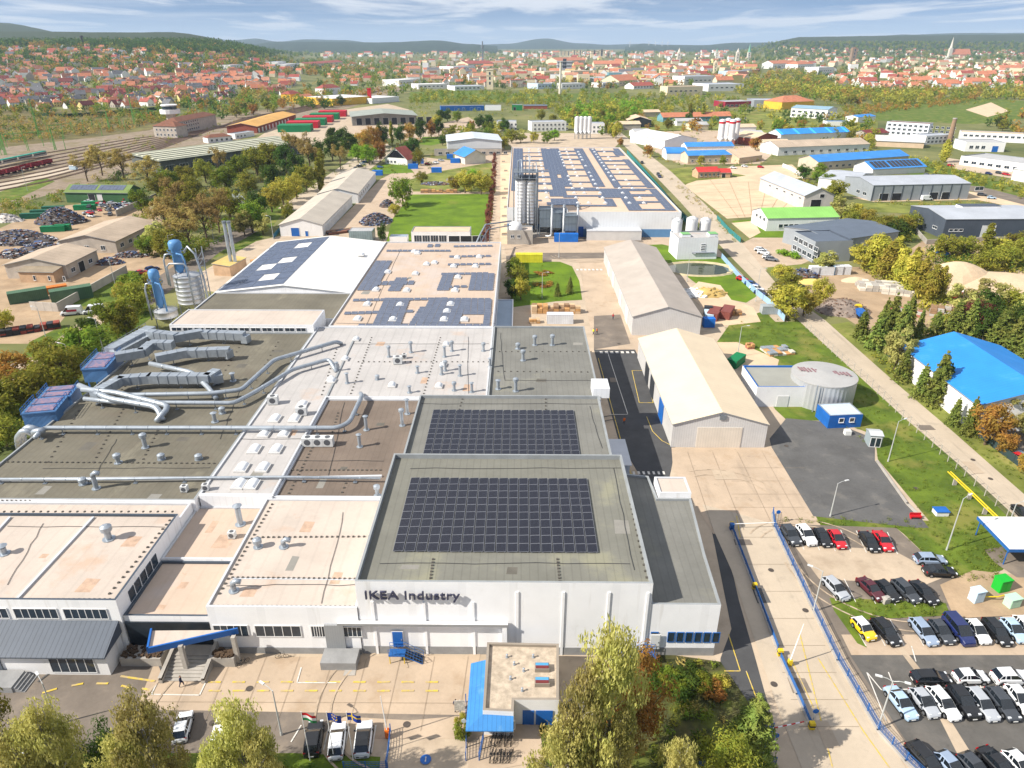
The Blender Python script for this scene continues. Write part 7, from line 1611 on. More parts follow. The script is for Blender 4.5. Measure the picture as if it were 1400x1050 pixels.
scatter([(1000,132),(1040,100),(1120,98),(1140,122),(1200,126),(1440,122),(1440,136),(1300,138),(1240,144),(1150,146),(1080,130)],520,tk(AU+['olive','green'],9,15,'wood below the right part of town'),4.5)
scatter([(1150,148),(1250,140),(1300,134),(1330,140),(1250,150),(1190,158),(1160,160)],140,tk(['autumn','olive'],4,7,'brown scrub on the green slope'),3)
scatter([(1330,175),(1360,158),(1440,150),(1440,190),(1370,190)],22,tk(['autumn','dark','olive'],8,12,'trees at the right edge'),4)
scatter([(1130,200),(1180,206),(1230,215),(1290,228),(1420,266),(1420,280),(1300,245),(1190,222)],200,tk(['olive','yellow'],3.0,4.5,'long hedge on the right'),2.5)
scatter([(-60,150),(-60,100),(120,100),(330,110),(400,125),(300,150)],380,tk(['dark','green','spruce','olive','autumn'],7,12,'gardens of the left slope'),2.2)
scatter([(-60,100),(-60,64),(60,56),(240,58),(340,68),(420,84),(480,88),(430,104),(300,104)],1200,tk(CF+['dark','olive','autumn'],12,18,'wooded left slope'),3.0)
scatter([(-60,64),(-20,53),(240,53),(320,62),(420,76),(300,74),(60,62)],1000,tk(['spruce','dark','dark'],15,20,'left hill top'),5)
scatter([(400,100),(430,80),(560,78),(560,112),(480,112)],420,tk(GR+['spruce'],10,16,'left town trees'),4.5)
scatter([(540,120),(560,76),(1040,74),(1040,104),(900,122),(640,122)],1000,tk(['green','dark','olive','autumn'],8,13,'town trees'),4.5)
scatter([(1010,104),(1010,80),(1440,78),(1440,122),(1140,120)],700,tk(['green','dark','olive','autumn'],8,13,'right town trees'),4.5)
scatter([(400,78),(420,70),(1040,70),(1040,76)],800,tk(['green','dark','olive'],14,20,'far plain'),6)
scatter([(1010,84),(1010,70),(1040,60),(1110,54),(1440,58),(1440,82)],1300,tk(['green','dark','olive','dark'],14,20,'right ridge'),6)
scatter([(850,176),(850,156),(1000,150),(1100,152),(1200,168),(1200,205),(1120,205),(1060,178),(900,182)],110,tk(['olive','autumn','green','yellow','dark'],6,11,'workshop quarter right of the huge hall'),3.5)
scatter([(600,200),(600,184),(690,176),(700,200),(690,205)],26,tk(['olive','green','dark','yellow'],7,11,'gardens around the white offices'),3)
REST.sort(key=lambda t:t[0]/t[2])
nmax=298-NTREE[0]
WOOD={}
WB={}
for k in KINDS:
 if KINDS[k][0]=='cone':
  rg=random.Random(5);m=MB()
  for i in range(7):leafquads(m,Vector((0,0,1.5+8*i/7)),4,2.2*(1-i/7.5),1.6*(1-i/9),rg,0,0.4)
 else:m,_=crown(KINDS[k][0],78,1.25,3)
 WB[k]=[Vector(v)for v in m.v],m.f
for i,(d,p,h,k,where)in enumerate(REST):
 if i<nmax:
  lab=KW[k]+' tree in the '+where;tree(p,h,k,'far',lab,lab,1.1)
 else:
  lm=KINDS[k][1];mb=WOOD.setdefault(lm.name,(MB(),lm))[0];a=R.uniform(0,6.28);c,s=cos(a)*h/10,sin(a)*h/10;vs,fs=WB[k];o=len(mb.v);z=h/10
  mb.v.extend((p.x+1.25*(v.x*c-v.y*s),p.y+1.25*(v.x*s+v.y*c),p.z+v.z*z)for v in vs);mb.f.extend(tuple(q+o for q in f)for f in fs);mb.m.extend([0]*len(fs))
allw=MB();mats=[]
for nm,(mb,lm)in WOOD.items():
 o=len(allw.v);allw.v+=mb.v;allw.f+=[tuple(q+o for q in f)for f in mb.f];allw.m+=[len(mats)]*len(mb.f);mats.append(lm)
o=allw.build('distant_woodland',mats);tag(o,'far trees of the town gardens, slopes and woods','trees',None,'stuff')
UG={}
def under(poly,n,r0,r1,lms,q=26):
 k=0;t=0;xs=[p[0]for p in poly];ys=[p[1]for p in poly]
 while k<n and t<n*6:
  t+=1;px=R.uniform(min(xs),max(xs));py=R.uniform(min(ys),max(ys))
  if not inside(px,py,poly):continue
  p=PT(px,py)
  if not free(p.x,p.y,-3.5):continue
  lm=R.choice(lms);mb=UG.setdefault(lm.name,(MB(),lm))[0];r=R.uniform(r0,r1);leafquads(mb,p+Vector((0,0,r*.55)),q,r,r*.28,R,0,.7);k+=1
under([(185,345),(180,300),(225,262),(330,268),(430,228),(445,250),(380,285),(335,312),(255,360)],420,1.2,2.6,[LO,LG,LD,LO])
under([(150,262),(120,240),(215,226),(420,222),(430,240),(330,262),(215,270)],260,1.2,2.6,[LO,LD,LB,LG])
under([(-40,302),(-40,285),(60,268),(120,250),(150,262),(85,275),(30,295)],150,1.2,2.4,[LO,LB,LG])
under([(-20,625),(-20,560),(60,500),(150,440),(205,405),(214,428),(150,475),(90,530),(20,600)],260,.8,1.9,[LO,LG,LD])
under([(-40,200),(-40,156),(60,162),(180,152),(240,160),(190,176),(80,190)],760,1.8,3.8,[LB,LO,LA,LB,LD],22)
under([(110,226),(180,214),(330,176),(470,142),(455,138),(300,168),(180,186),(100,205)],130,1.0,2.4,[LO,LB,LG],20)
under([(165,236),(240,214),(330,192),(345,198),(230,226)],90,1.2,2.6,[LO,LG,LB])
under([(880,215),(860,180),(1000,175),(1060,215),(1040,228),(930,228)],170,1.0,2.4,[LO,LY,LA,LG],20)
under([(450,240),(480,205),(530,195),(610,205),(590,235),(520,245)],110,.8,1.8,[LG,LO,LD])
under([(905,232),(990,300),(1012,330),(1006,332),(975,305),(900,240)],90,.5,1.2,[LO,LB])
under([(1196,276),(1335,274),(1420,296),(1400,302),(1250,296)],110,.6,1.6,[LB,LO])
under([(450,215),(470,190),(610,184),(600,196),(560,200),(520,215)],120,1.2,2.4,[LD,LO,LA])
under([(1085,250),(1110,235),(1150,262),(1160,300),(1240,310),(1250,330),(1185,335),(1145,300)],260,1.0,2.3,[LO,LY,LG,LB])
under([(1180,372),(1200,355),(1300,410),(1300,425),(1260,425)],130,1.2,2.4,[LY,LO])
under([(1255,352),(1270,340),(1420,340),(1420,375),(1290,372)],220,1.2,2.6,[LO,LY,LD])
under([(1255,458),(1300,430),(1420,428),(1420,470),(1340,458)],200,1.2,2.6,[LD,LO,LS])
under([(1170,470),(1200,448),(1250,460),(1240,482),(1235,530)],90,.8,1.8,[LC,LO])
under([(560,160),(560,130),(1000,134),(1060,140),(1000,155),(840,180),(700,160)],520,1.5,3.2,[LO,LG,LY,LO],16)
under([(1010,140),(1010,112),(1420,122),(1420,138),(1240,150),(1130,148)],420,1.8,3.6,[LA,LO,LO,LG],14)
under([(700,1110),(740,1000),(800,960),(880,900),(985,910),(1035,990),(1050,1110)],170,.4,1.0,[LG,LO,LB,LD],40)
under([(-60,1120),(-60,1040),(60,1050),(400,1050),(500,1050),(500,1120)],130,.4,1.0,[LG,LO,LD],40)
GB=leafmat('grass_blades',(112,128,40),(132,140,58),(96,112,34))
for po,n in(([(1040,425),(1100,452),(1172,520),(1230,576),(1306,640),(1385,728),(1370,780),(1300,792),(1225,722),(1070,714),(1064,704),(1270,712),(1200,628),(1145,576)],420),([(1134,818),(1195,820),(1292,825),(1300,842),(1170,848),(1185,886)],70),([(1300,740),(1390,740),(1370,790),(1300,800)],60),([(1420,690),(1375,652),(1299,585),(1225,522),(1160,440),(1245,510),(1335,590),(1420,655)],260),([(700,420),(705,362),(766,358),(792,384),(796,410)],60),([(980,468),(1000,440),(1100,440),(1060,470)],60)):under(po,n,.22,.55,[GB],22)
allu=MB();mats=[]
for nm,(mb,lm)in UG.items():
 o=len(allu.v);allu.v+=mb.v;allu.f+=[tuple(q+o for q in f)for f in mb.f];allu.m+=[len(mats)]*len(mb.f);mats.append(lm)
o=allu.build('undergrowth',mats);tag(o,'low undergrowth and brush below the tree belts','undergrowth',None,'stuff')
# ---- vehicles -------------------------------------------------------------------
def paint(name,c,rough=0.28):
 m=M('car_paint_'+name,c,rough,0.0,spec=0.5);b=m.node_tree.nodes['Principled BSDF']
 b.inputs['Coat Weight'].default_value=0.5;b.inputs['Coat Roughness'].default_value=0.08;return m
CP={'white':(222,224,226),'black':(22,23,26),'silver':(168,172,178),'dark grey':(58,62,68),'silver blue':(140,156,178),'navy blue':(28,40,92),'red':(186,22,36),'yellow':(226,188,30),'dark red':(78,22,34),'light blue':(166,190,212),'grey':(112,116,122),'blue':(40,84,150)}
HEADL=M('headlight_glass',(214,218,222),0.2,0.0,spec=0.6);TAILL=M('tail_light',(150,16,20),0.3,0.0);TRIM=M('black_trim',(26,27,29),0.6,0.0);RIMM=M('wheel_rim',(150,153,158),0.35,0.0,metal=0.6)
CGL=M('car_glass',(24,30,36),0.06,0.0,spec=0.8);PLATE=M('number_plate',(224,224,220),0.5,0.0)
CARK={'sedan':(4.6,[(0,.72,.74),(.25,.92,.84),(.9,.98,.88),(1.5,.95,.89),(3.1,.93,.89),(3.5,.88,.88),(4.2,.78,.84),(4.52,.62,.74),(4.6,.5,.66)],[(.75,.97,.78),(1.45,1.40,.60),(2.5,1.44,.62),(3.35,.93,.78)]),'hatch':(4.0,[(0,.70,.74),(.2,.92,.82),(.7,.95,.86),(1.4,.94,.87),(2.7,.92,.87),(3.1,.88,.86),(3.7,.76,.82),(3.94,.6,.72),(4.0,.5,.64)],[(.08,.95,.74),(.6,1.42,.60),(1.9,1.47,.62),(2.95,.92,.77)]),'wagon':(4.6,[(0,.72,.74),(.2,.94,.84),(.9,.96,.88),(1.5,.95,.89),(3.1,.93,.89),(3.5,.88,.88),(4.2,.78,.84),(4.52,.62,.74),(4.6,.5,.66)],[(.08,.95,.76),(.6,1.42,.62),(2.5,1.47,.63),(3.4,.93,.78)]),'suv':(4.4,[(0,.80,.78),(.2,1.08,.88),(.8,1.1,.92),(1.4,1.08,.92),(3.0,1.05,.92),(3.3,1.02,.91),(4.0,.94,.87),(4.33,.75,.78),(4.4,.6,.7)],[(.08,1.08,.78),(.5,1.58,.66),(2.2,1.65,.68),(3.15,1.05,.80)]),'mini':(3.7,[(0,.70,.72),(.2,.90,.80),(.7,.93,.83),(1.4,.92,.84),(2.5,.9,.84),(2.8,.88,.83),(3.4,.80,.79),(3.64,.62,.7),(3.7,.5,.62)],[(.08,.92,.70),(.4,1.36,.62),(2.0,1.40,.63),(2.7,.9,.74)]),'van':(4.6,[(0,1.0,.84),(.15,1.15,.92),(.8,1.17,.95),(1.4,1.16,.95),(3.5,1.12,.95),(3.8,1.08,.94),(4.5,.95,.9),(4.84,.75,.8),(4.9,.6,.7)],[(.05,1.15,.82),(.25,1.85,.76),(2.9,1.92,.78),(4.0,1.1,.86)]),'panel_van':(5.6,[(0,1.2,.92),(.1,1.25,.97),(.9,1.25,1.0),(1.6,1.25,1.0),(4.2,1.2,1.0),(4.5,1.15,.98),(5.2,1.0,.93),(5.5,.8,.84),(5.6,.6,.76)],[(.03,1.24,.94),(.12,2.4,.90),(3.8,2.5,.90),(4.8,1.15,.9)])}
def loft(mb,rings,mi,cap=True):
 n=len(rings[0]);o=[v for r in rings for v in r];fs=[]
 for k in range(len(rings)-1):
  for j in range(n-1):fs.append((k*n+j,k*n+j+1,(k+1)*n+j+1,(k+1)*n+j))
 mb.add(o,fs,mi)
 if cap:mb.add(rings[0],[tuple(range(n))],mi);mb.add(rings[-1],[tuple(range(n-1,-1,-1))],mi)
def car_bits(kind):
 L,prof,cab=CARK[kind];x0=L/2;wr=0.34 if kind in('suv','van','panel_van')else 0.31
 wx=(0.78 if kind!='panel_van' else 1.0,L-0.85);gnd=0.2
 body=MB();rings=[]
 xs=[]
 for i in range(len(prof)-1):
  for k in range(3):t=k/3;xs.append(tuple(prof[i][q]+(prof[i+1][q]-prof[i][q])*t for q in range(3)))
 xs.append(prof[-1])
 for x,h,w in xs:
  bot=gnd
  for c in wx:
   d=abs(x-c)
   if d<wr+0.08:bot=max(bot,sqrt(max(0,(wr+0.08)**2-d*d))+0.30)
  bot=min(bot,h-0.12);X=x-x0
  rings.append([(X,-w*0.94,bot),(X,-w*1.0,(bot+h)*0.5),(X,-w*0.985,h-0.10),(X,-w*0.88,h),(X,-w*0.4,h+0.025),(X,w*0.4,h+0.025),(X,w*0.88,h),(X,w*0.985,h-0.10),(X,w*1.0,(bot+h)*0.5),(X,w*0.94,bot)])
 loft(body,rings,0);body.add([(rings[0][0][0],-prof[2][2]*.9,gnd+.02),(rings[-1][0][0],-prof[2][2]*.9,gnd+.02),(rings[-1][0][0],prof[2][2]*.9,gnd+.02),(rings[0][0][0],prof[2][2]*.9,gnd+.02)],[(0,1,2,3)],1)
 for s in(-1,1):body.box(wx[0]-x0+wr+.12,s*prof[3][2]-0.02,gnd,wx[1]-x0-wr-.12,s*prof[3][2]+0.02,gnd+.12,1)
 body.box(-x0-0.03,-.6,.32,-x0+.06,.6,.46,1);body.box(x0-.1,-.55,.28,x0+0.02,.55,.46,1)
 (xa,za,wa),(xb,zb,wb),(xc,zc,wc),(xd,zd,wd)=cab;sh=1 if kind!='panel_van' else 1
 zt=lambda x:zb+(zc-zb)*(x-xb)/(xc-xb)
 def pt(x,w,z):return(x-x0,w,z)
 rf=[[pt(xb,-wb-.03,zb-.03),pt(xb,-wb+.08,zb+.03),pt(xb,wb-.08,zb+.03),pt(xb,wb+.03,zb-.03)],[pt((xb+xc)/2,-wb-.03,zt((xb+xc)/2)),pt((xb+xc)/2,-wb+.08,zt((xb+xc)/2)+.06),pt((xb+xc)/2,wb-.08,zt((xb+xc)/2)+.06),pt((xb+xc)/2,wb+.03,zt((xb+xc)/2))],[pt(xc,-wc-.03,zc-.03),pt(xc,-wc+.08,zc+.02),pt(xc,wc-.08,zc+.02),pt(xc,wc+.03,zc-.03)]]
 roof=MB();loft(roof,rf,0)
 glass=MB();g=[[pt(xa,-wa,za-.03),pt(xa,wa,za-.03)],[pt(xb,-wb,zb-.02),pt(xb,wb,zb-.02)],[pt(xc,-wc,zc-.03),pt(xc,wc,zc-.03)],[pt(xd,-wd,zd-.03),pt(xd,wd,zd-.03)]]
 loft(glass,g,0,False)
 belt=max(prof[3][1],prof[4][1])-.03
 for s in(0,1):glass.add([g[0][s],g[1][s],g[2][s],g[3][s]],[(0,1,2,3)if s else(3,2,1,0)],0)
 def strip(a,b,w,m=roof):
  a=Vector(a);b=Vector(b);s=1 if a.y>0 else-1
  m.add([(a.x-w,a.y+s*.012,a.z),(a.x+w,a.y+s*.012,a.z),(b.x+w*.8,b.y+s*.012,b.z),(b.x-w*.8,b.y+s*.012,b.z)],[(0,1,2,3)if s<0 else(3,2,1,0)],0)
 for s in(0,1):
  sg=1 if s else-1
  strip(g[0][s],g[1][s],.09);strip(g[3][s],g[2][s],.05)
  xm=(xb+xc)/2+0.05;strip((xm+.1-x0,sg*(wa+wd)/2,belt),(xm-x0,sg*wb,zt(xm)-.02),.05)
  if kind in('wagon','suv','van','hatch'):xm=xb+.35;strip((xm+.02-x0,sg*wa*1.01,belt),(xm-x0,sg*wb,zt(xm)-.02),.08)
  if kind=='panel_van':roof.add([(xa+.05-x0,sg*(wa+.02),za-.05),(xc-.5-x0,sg*(wd+.04),za-.05),(xc-.5-x0,sg*(wc+.02),zc-.03),(xb-x0,sg*(wb+.02),zb-.03)],[(0,1,2,3)if sg<0 else(3,2,1,0)],0)
 if kind=='panel_van':roof.add([(xa-.02-x0,-wa,za-.05),(xa-.02-x0,wa,za-.05),(xb-.02-x0,wb,zb-.03),(xb-.02-x0,-wb,zb-.03)],[(0,3,2,1)],0)
 wheel=MB();wheel.cyl((0,-.1,0),(0,.1,0),wr,wr,16,0);rim=MB();rim.cyl((0,-.112,0),(0,.112,0),wr*.62,wr*.62,10)
 hl=MB();hl.box(-.16,-.17,-.07,.05,.17,.08);tl=MB();tl.box(-.03,-.13,-.1,.08,.13,.12);mi=MB();mi.box(-.08,-.1,-.05,.08,.1,.07)
 return dict(L=L,body=body,roof=roof,glass=glass,wheel=wheel,rim=rim,hl=hl,tl=tl,mi=mi,wx=[w-x0 for w in wx],wr=wr,prof=prof,cab=cab)
CB={};CM={}
def cbits(k):
 if k not in CB:
  b=CB[k]=car_bits(k);b['gm']=b['glass'].mesh('window_glass',CGL);b['wm']=b['wheel'].mesh('wheel',RUBBER);b['rm']=b['rim'].mesh('rim',RIMM);b['hm']=b['hl'].mesh('headlight',HEADL);b['tm']=b['tl'].mesh('tail_light',TAILL)
 return CB[k]
def car(p,rz,kind,colour,label,group=None,roofc=None,lod=0):
 b=cbits(kind);k=(kind,colour,roofc,lod)
 pm=paint(colour,CP[colour]);rm=paint(roofc,CP[roofc])if roofc else pm
 p=Vector((p[0],p[1],0.09));nm='parked_van' if 'van' in kind else 'parked_car';cat='van' if 'van' in kind else 'car'
 if lod:
  if k not in CM:
   m=MB()
   for src,off in((b['body'],0),(b['roof'],2),(b['glass'],3)):
    o=len(m.v);m.v+=src.v;m.f+=[tuple(i+o for i in f)for f in src.f];m.m+=[q+off for q in src.m]
   for x in b['wx']:
    for s in(-1,1):m.cyl((x,s*(b['prof'][3][2]-.12),b['wr']),(x,s*(b['prof'][3][2]+.02),b['wr']),b['wr'],b['wr'],8,1)
   CM[k]=m.mesh('parked_car',[pm,TRIM,rm,CGL])
  return tag(O(nm,CM[k],None,p,rz),label,cat,group)
 if k not in CM:CM[k]=(b['body'].mesh('body',[pm,TRIM],False),b['roof'].mesh('roof',rm))
 r=T(nm,label,cat,p,rz,group);O('body',CM[k][0],r);O('roof',CM[k][1],r);O('window_glass',b['gm'],r)
 W=b['prof'][3][2];L=b['L']
 for x in b['wx']:
  for s in(-1,1):O('rim',b['rm'],O('wheel',b['wm'],r,(x,s*(W-.08),b['wr'])))
 for s in(-1,1):
  O('headlight',b['hm'],r,(L/2-.22,s*W*.68,b['prof'][-3][1]-.08));O('tail_light',b['tm'],r,(-L/2+.1,s*W*.76,b['prof'][0][1]+.08))
 if 'pl' not in b:m=MB();m.box(-.02,-.26,-.055,.02,.26,.055);b['pl']=m.mesh('number_plate',PLATE)
 O('number_plate',b['pl'],r,(L/2+.04,0,.4));O('number_plate',b['pl'],r,(-L/2-.05,0,.5))
 if kind!='panel_van':
  if 'mir' not in b:b['mir']=b['mi'].mesh('door_mirror',TRIM)
  for s in(-1,1):O('door_mirror',b['mir'],r,(b['cab'][3][0]-L/2-.35,s*(W+.08),b['prof'][4][1]+.06))
 return r
def cars(lst,dx,dy,tail,group=None,lod=0,hz=0.7):
 for e in lst:
  px,py,kind,col,lab=e[:5];q=P(px,py,hz);a=P(px-dx/2,py-dy/2);b=P(px+dx/2,py+dy/2);rz=atan2(b.y-a.y,b.x-a.x)+(pi if len(e)>6 and e[6]else 0)
  car(q,rz+R.uniform(-.03,.03),kind,col,lab+tail,group,e[5]if len(e)>5 else None,lod)
def F(x,y):return(920+x/2.917,690+y/2.917)
def rowc(*l):return[F(e[0],e[1])+tuple(e[2:])for e in l]
cars(rowc((470,122,'suv','dark grey','dark grey car at the left end'),(532,122,'suv','white','white car second from the left end'),(597,130,'hatch','black','black hatchback between the white and the red one'),(655,137,'hatch','red','red hatchback beside the gap'),(783,145,'sedan','black','black saloon right of the gap'),(838,142,'sedan','red','red saloon at the right end')),60,80,' of the topmost parking row')
cars(rowc((1027,217,'wagon','silver blue','silver blue estate, upper'),(1065,264,'sedan','black','black saloon, lower')),110,2,' of two parked crosswise on the grass edge')
cars(rowc((650,332,'wagon','silver','silver estate standing apart at the left'),(790,334,'sedan','dark red','dark red saloon'),(855,342,'hatch','black','small black hatchback'),(930,342,'wagon','dark grey','dark grey estate'),(1000,347,'sedan','black','black saloon at the right end')),88,84,' of the second parking row')
cars(rowc((762,494,'mini','yellow','yellow city car with a white roof, first','white'),(850,504,'wagon','black','black estate beside the yellow car'),(1000,504,'wagon','silver blue','silver blue estate after the gap'),(1072,505,'hatch','dark grey','dark grey hatchback'),(1137,497,'van','navy blue','navy blue people carrier'),(1215,504,'hatch','white','white hatchback right of the navy carrier'),(1293,505,'wagon','black','long black estate'),(1362,500,'hatch','light blue','light blue hatchback'),(1410,490,'hatch','white','white car at the right end')),72,84,' in the row on the beige strip')
cars(rowc((1030,690,'wagon','black','black estate at the left'),(1190,685,'hatch','white','white hatchback in the middle'),(1350,688,'suv','white','white car at the right')),150,0,' of the three parked nose to tail')
cars(rowc((910,787,'sedan','light blue','light blue saloon at the left end'),(1003,787,'hatch','silver','silver hatchback second in line'),(1078,789,'wagon','white','white estate third in line'),(1158,787,'suv','black','black off-roader'),(1232,792,'wagon','silver','silver estate between the two black cars'),(1315,792,'wagon','dark grey','long dark grey estate'),(1385,775,'hatch','white','white hatchback at the right end')),95,120,' of the big row on fresh asphalt')
cars(rowc((1010,1018,'wagon','black','black estate, leftmost'),(1115,1050,'hatch','silver blue','silver blue hatchback'),(1210,1055,'hatch','dark grey','dark grey hatchback'),(1300,1040,'sedan','black','black saloon with pale reflections'),(1390,1045,'hatch','white','white hatchback')),105,110,' in the row cut by the bottom edge')
cars([(48,1009,'hatch','white','white hatchback at the left end')],34,-42,' of the front bays');cars([(250,992,'hatch','white','white car half hidden by a birch, left'),(302,1000,'wagon','white','white car half hidden by a birch, right')],10,-42,' of the front bays')
cars([(429,1008,'suv','black','black car with dark roof beside the first flagpole'),(461,1010,'wagon','white','white car between two flagpoles'),(497,1008,'suv','white','white car with dark panorama roof, rightmost','black')],6,-42,' in the front bays',hz=0.8)
cars([(97,425,'panel_van','white','white van with red lettering on its side'),(127,423,'panel_van','white','plain white van parked behind')],-34,3,' by the concrete yard wall',hz=1.2)
mb=MB();mb.box(-1.7,-1.02,1.15,0.9,-1.005,1.75);mb.box(-1.7,1.005,1.15,0.9,1.02,1.75)
v0=[o for o in COL.objects if o.name=='parked_van' or o.name.startswith('parked_van')]
o=O('side_lettering_panel',mb.mesh('side_lettering_panel',M('red_lettering',(176,50,70),0.6,0.25,6)),[v for v in v0 if 'red lettering' in v['label']][0])
cars([(194,372,'hatch','red','red car')],30,-6,' at the lane by the sawdust silos');cars([(208,367,'wagon','navy blue','dark blue car behind the red one')],30,-6,' at the lane by the sawdust silos')
cars([(1384,614,'wagon','silver blue','silver blue car under the rusty tree'),(1397,628,'hatch','red','red car deep in the shade')],40,20,' beside the blue depot',lod=1);cars([(1398,700,'sedan','black','black car')],-20,-22,' driving on the long road at the right edge',lod=1)
cars([(1015,381,'hatch','red','red car at the head'),(1028,388,'wagon','blue','dark blue car'),(1035,394,'wagon','white','white car'),(1040,400,'hatch','navy blue','navy car at the rear')],18,4,' of the short kerb row by the fence',lod=1)
cars([(1040,341,'wagon','white','white car, farthest'),(1044,345,'suv','white','white car, second'),(1050,351,'hatch','white','white car, third'),(1055,354,'wagon','grey','grey car, nearest')],26,3,' of the row before the dark office',lod=1)
cars([(900,238,'wagon','dark grey','dark car ahead'),(902,241,'hatch','navy blue','dark car following'),(878,222,'hatch','black','small dark car')],8,9,' on the long road beside the huge hall',lod=1)
cars([(1267,272,'panel_van','white','white van')],40,-1,' before the bay doors of the grey hall',lod=1);cars([(1343,266,'wagon','dark grey','dark car'),(1356,270,'hatch','light blue','pale blue car')],26,2,' right of the grey panelled hall',lod=1)
cars([(1376,238,'wagon','red','red car'),(1366,236,'hatch','dark grey','dark car beside the red one'),(1352,237,'hatch','navy blue','dark blue car'),(1300,226,'hatch','red','lone red car'),(1384,233,'hatch','red','small red car at the works'),(1278,240,'hatch','black','black car'),(1268,239,'hatch','grey','grey car')],18,3,' on the right beyond the hedge',lod=1)
cs_=['white','silver','grey','dark grey','white','blue','white','dark grey']
for i in range(9):cars([(480+i*3.9,235-i*2.7,'hatch',cs_[i%8],cs_[i%8]+' car, '+('nearest','second','third','fourth','fifth','sixth','seventh','eighth','farthest')[i])],12,-1,' in the line leading to the red roofed house','cars lined up by the red roofed house',1)
for i,(px,py,c)in enumerate(((596,222,'white'),(603,219,'silver'),(520,228,'blue'),(585,224,'red'),(570,212,'white'),(1003,229,'white'),(1040,228,'red'),(1018,227,'white'),(905,190,'black'),(912,196,'blue'),(890,199,'white'),(1022,262,'white'))):cars([(px,py,'hatch',c,c+' car '+('among the blue containers','beside the blue roofed shed','on the grass by the red roofed house','between blue containers','behind the red roofed house','at the edge of the empty concrete yard','at the far right of the concrete yard','by the tan canvas hall','near the white gabled hall','before the white gabled hall','left of the white gabled hall','parked out on the bare concrete')[i])],14,1,'',None,1)if i<11 else None
for i in range(34):
 px=R.uniform(118,176);py=R.uniform(280,298)-(px-118)*0.09;q=P(px,py);c=R.choice(['white','silver','blue','red','white','dark grey','grey','navy blue'])
 o=car(q,R.uniform(0,6.3),R.choice(['hatch','sedan','wagon']),c,c+' car wreck in the crowded scrap yard lot before the green shed',c+' wrecks before the green shed',None,1);o.name='scrapped_car';o.location.z=R.choice([0.1,0.1,1.4]);o.rotation_euler.x=R.uniform(-.1,.1)
for i in range(26):
 px=R.uniform(0,120);py=R.uniform(326,352);q=P(px,py);c=R.choice(['white','silver','grey','blue','dark grey','black'])
 o=car(q,R.uniform(0,6.3),R.choice(['hatch','sedan','wagon','van']),c,c+' car wreck strewn between the scrap heap and the workshop',c+' wrecks near the workshop',None,1);o.name='scrapped_car'
# ---- street furniture, fences, flags, people, yard goods --------------------------
POLEM=M('pole_steel',(190,192,190),0.5,0.06,0.5,metal=0.2)
def lamp(px,py,h,rz,label,arm=1.4,double=False):
 p=P(px,py);r=T('street_lamp',label,'street lamp',p,rz)
 mb=MB();mb.cyl((0,0,0),(0,0,0.5),0.16,0.14,8);mb.cyl((0,0,0.5),(0,0,h),0.11,0.06,8);O('pole',mb.mesh('pole',POLEM),r)
 for s in((1,-1)if double else(1,)):
  mb=MB();mb.tube([(0,0,h-.1),(s*arm*.5,0,h+.15),(s*arm,0,h+.2)],0.04,5);O('arm',mb.mesh('arm',POLEM),r)
  mb=MB();mb.box(s*arm-.1,-.13,h+.14,s*arm+.5*s+.1 if s>0 else s*arm+.1,.13,h+.27)if s>0 else mb.box(s*arm-.5,-.13,h+.14,s*arm+.1,.13,h+.27);O('lamp_head',mb.mesh('lamp_head',M('lamp_shell',(206,208,208),0.4,0.04)),r)
 return r
lamp(1214,631,8.5,0.4,'tall pale lamp post on the lawn between asphalt yard and long road');lamp(1294,752,9.5,0.5,'tall pale lamp post on the lawn above the top parking row');lamp(1135,706,6.5,0.3,'slim lamp post at the edge of the asphalt yard');lamp(1112,836,7.0,2.6,'slim lamp post on the drive fence beside the silver estate');lamp(1200,996,7.5,2.8,'double headed lamp post at the fresh asphalt row',1.2,True);lamp(1378,720,4.5,0.2,'short lamp post near the white roofed shelter')
lamp(80,990,6.5,2.4,'lamp post left of the entrance between two trees');lamp(385,1005,7.0,2.6,'lamp post behind the bays left of the flagpoles');lamp(64,465,9,2.9,'lamp post on the verge below the slab stacks');lamp(142,482,9,2.9,'lamp post among the left flank trees');lamp(103,520,9,2.9,'lamp post by the upper blue filter');lamp(236,356,9,0.2,'lamp post at the lane left of the sawdust silos');lamp(292,327,9,2.8,'lamp post on the verge of the left lane');lamp(374,327,9,2.8,'lamp post at the corner of the near storage shed');lamp(159,395,10,0.1,'concrete pole beside the yard wall');lamp(38,261,12,0.1,'rust brown lighting mast by the service road')
lamp(1033,412,10,0.1,'lamp post at the blue fence by the kerb row');lamp(939,385,9,0.2,'lamp post at the pond edge');lamp(1008,488,8,0.1,'lamp post on the pale yard behind the barn');lamp(741,408,8,0.1,'lamp post on the court lawn');lamp(764,352,9,0.1,'lamp post in front of the huge solar hall');lamp(1349,605,8,0.1,'lamp post beside the rusty tree');
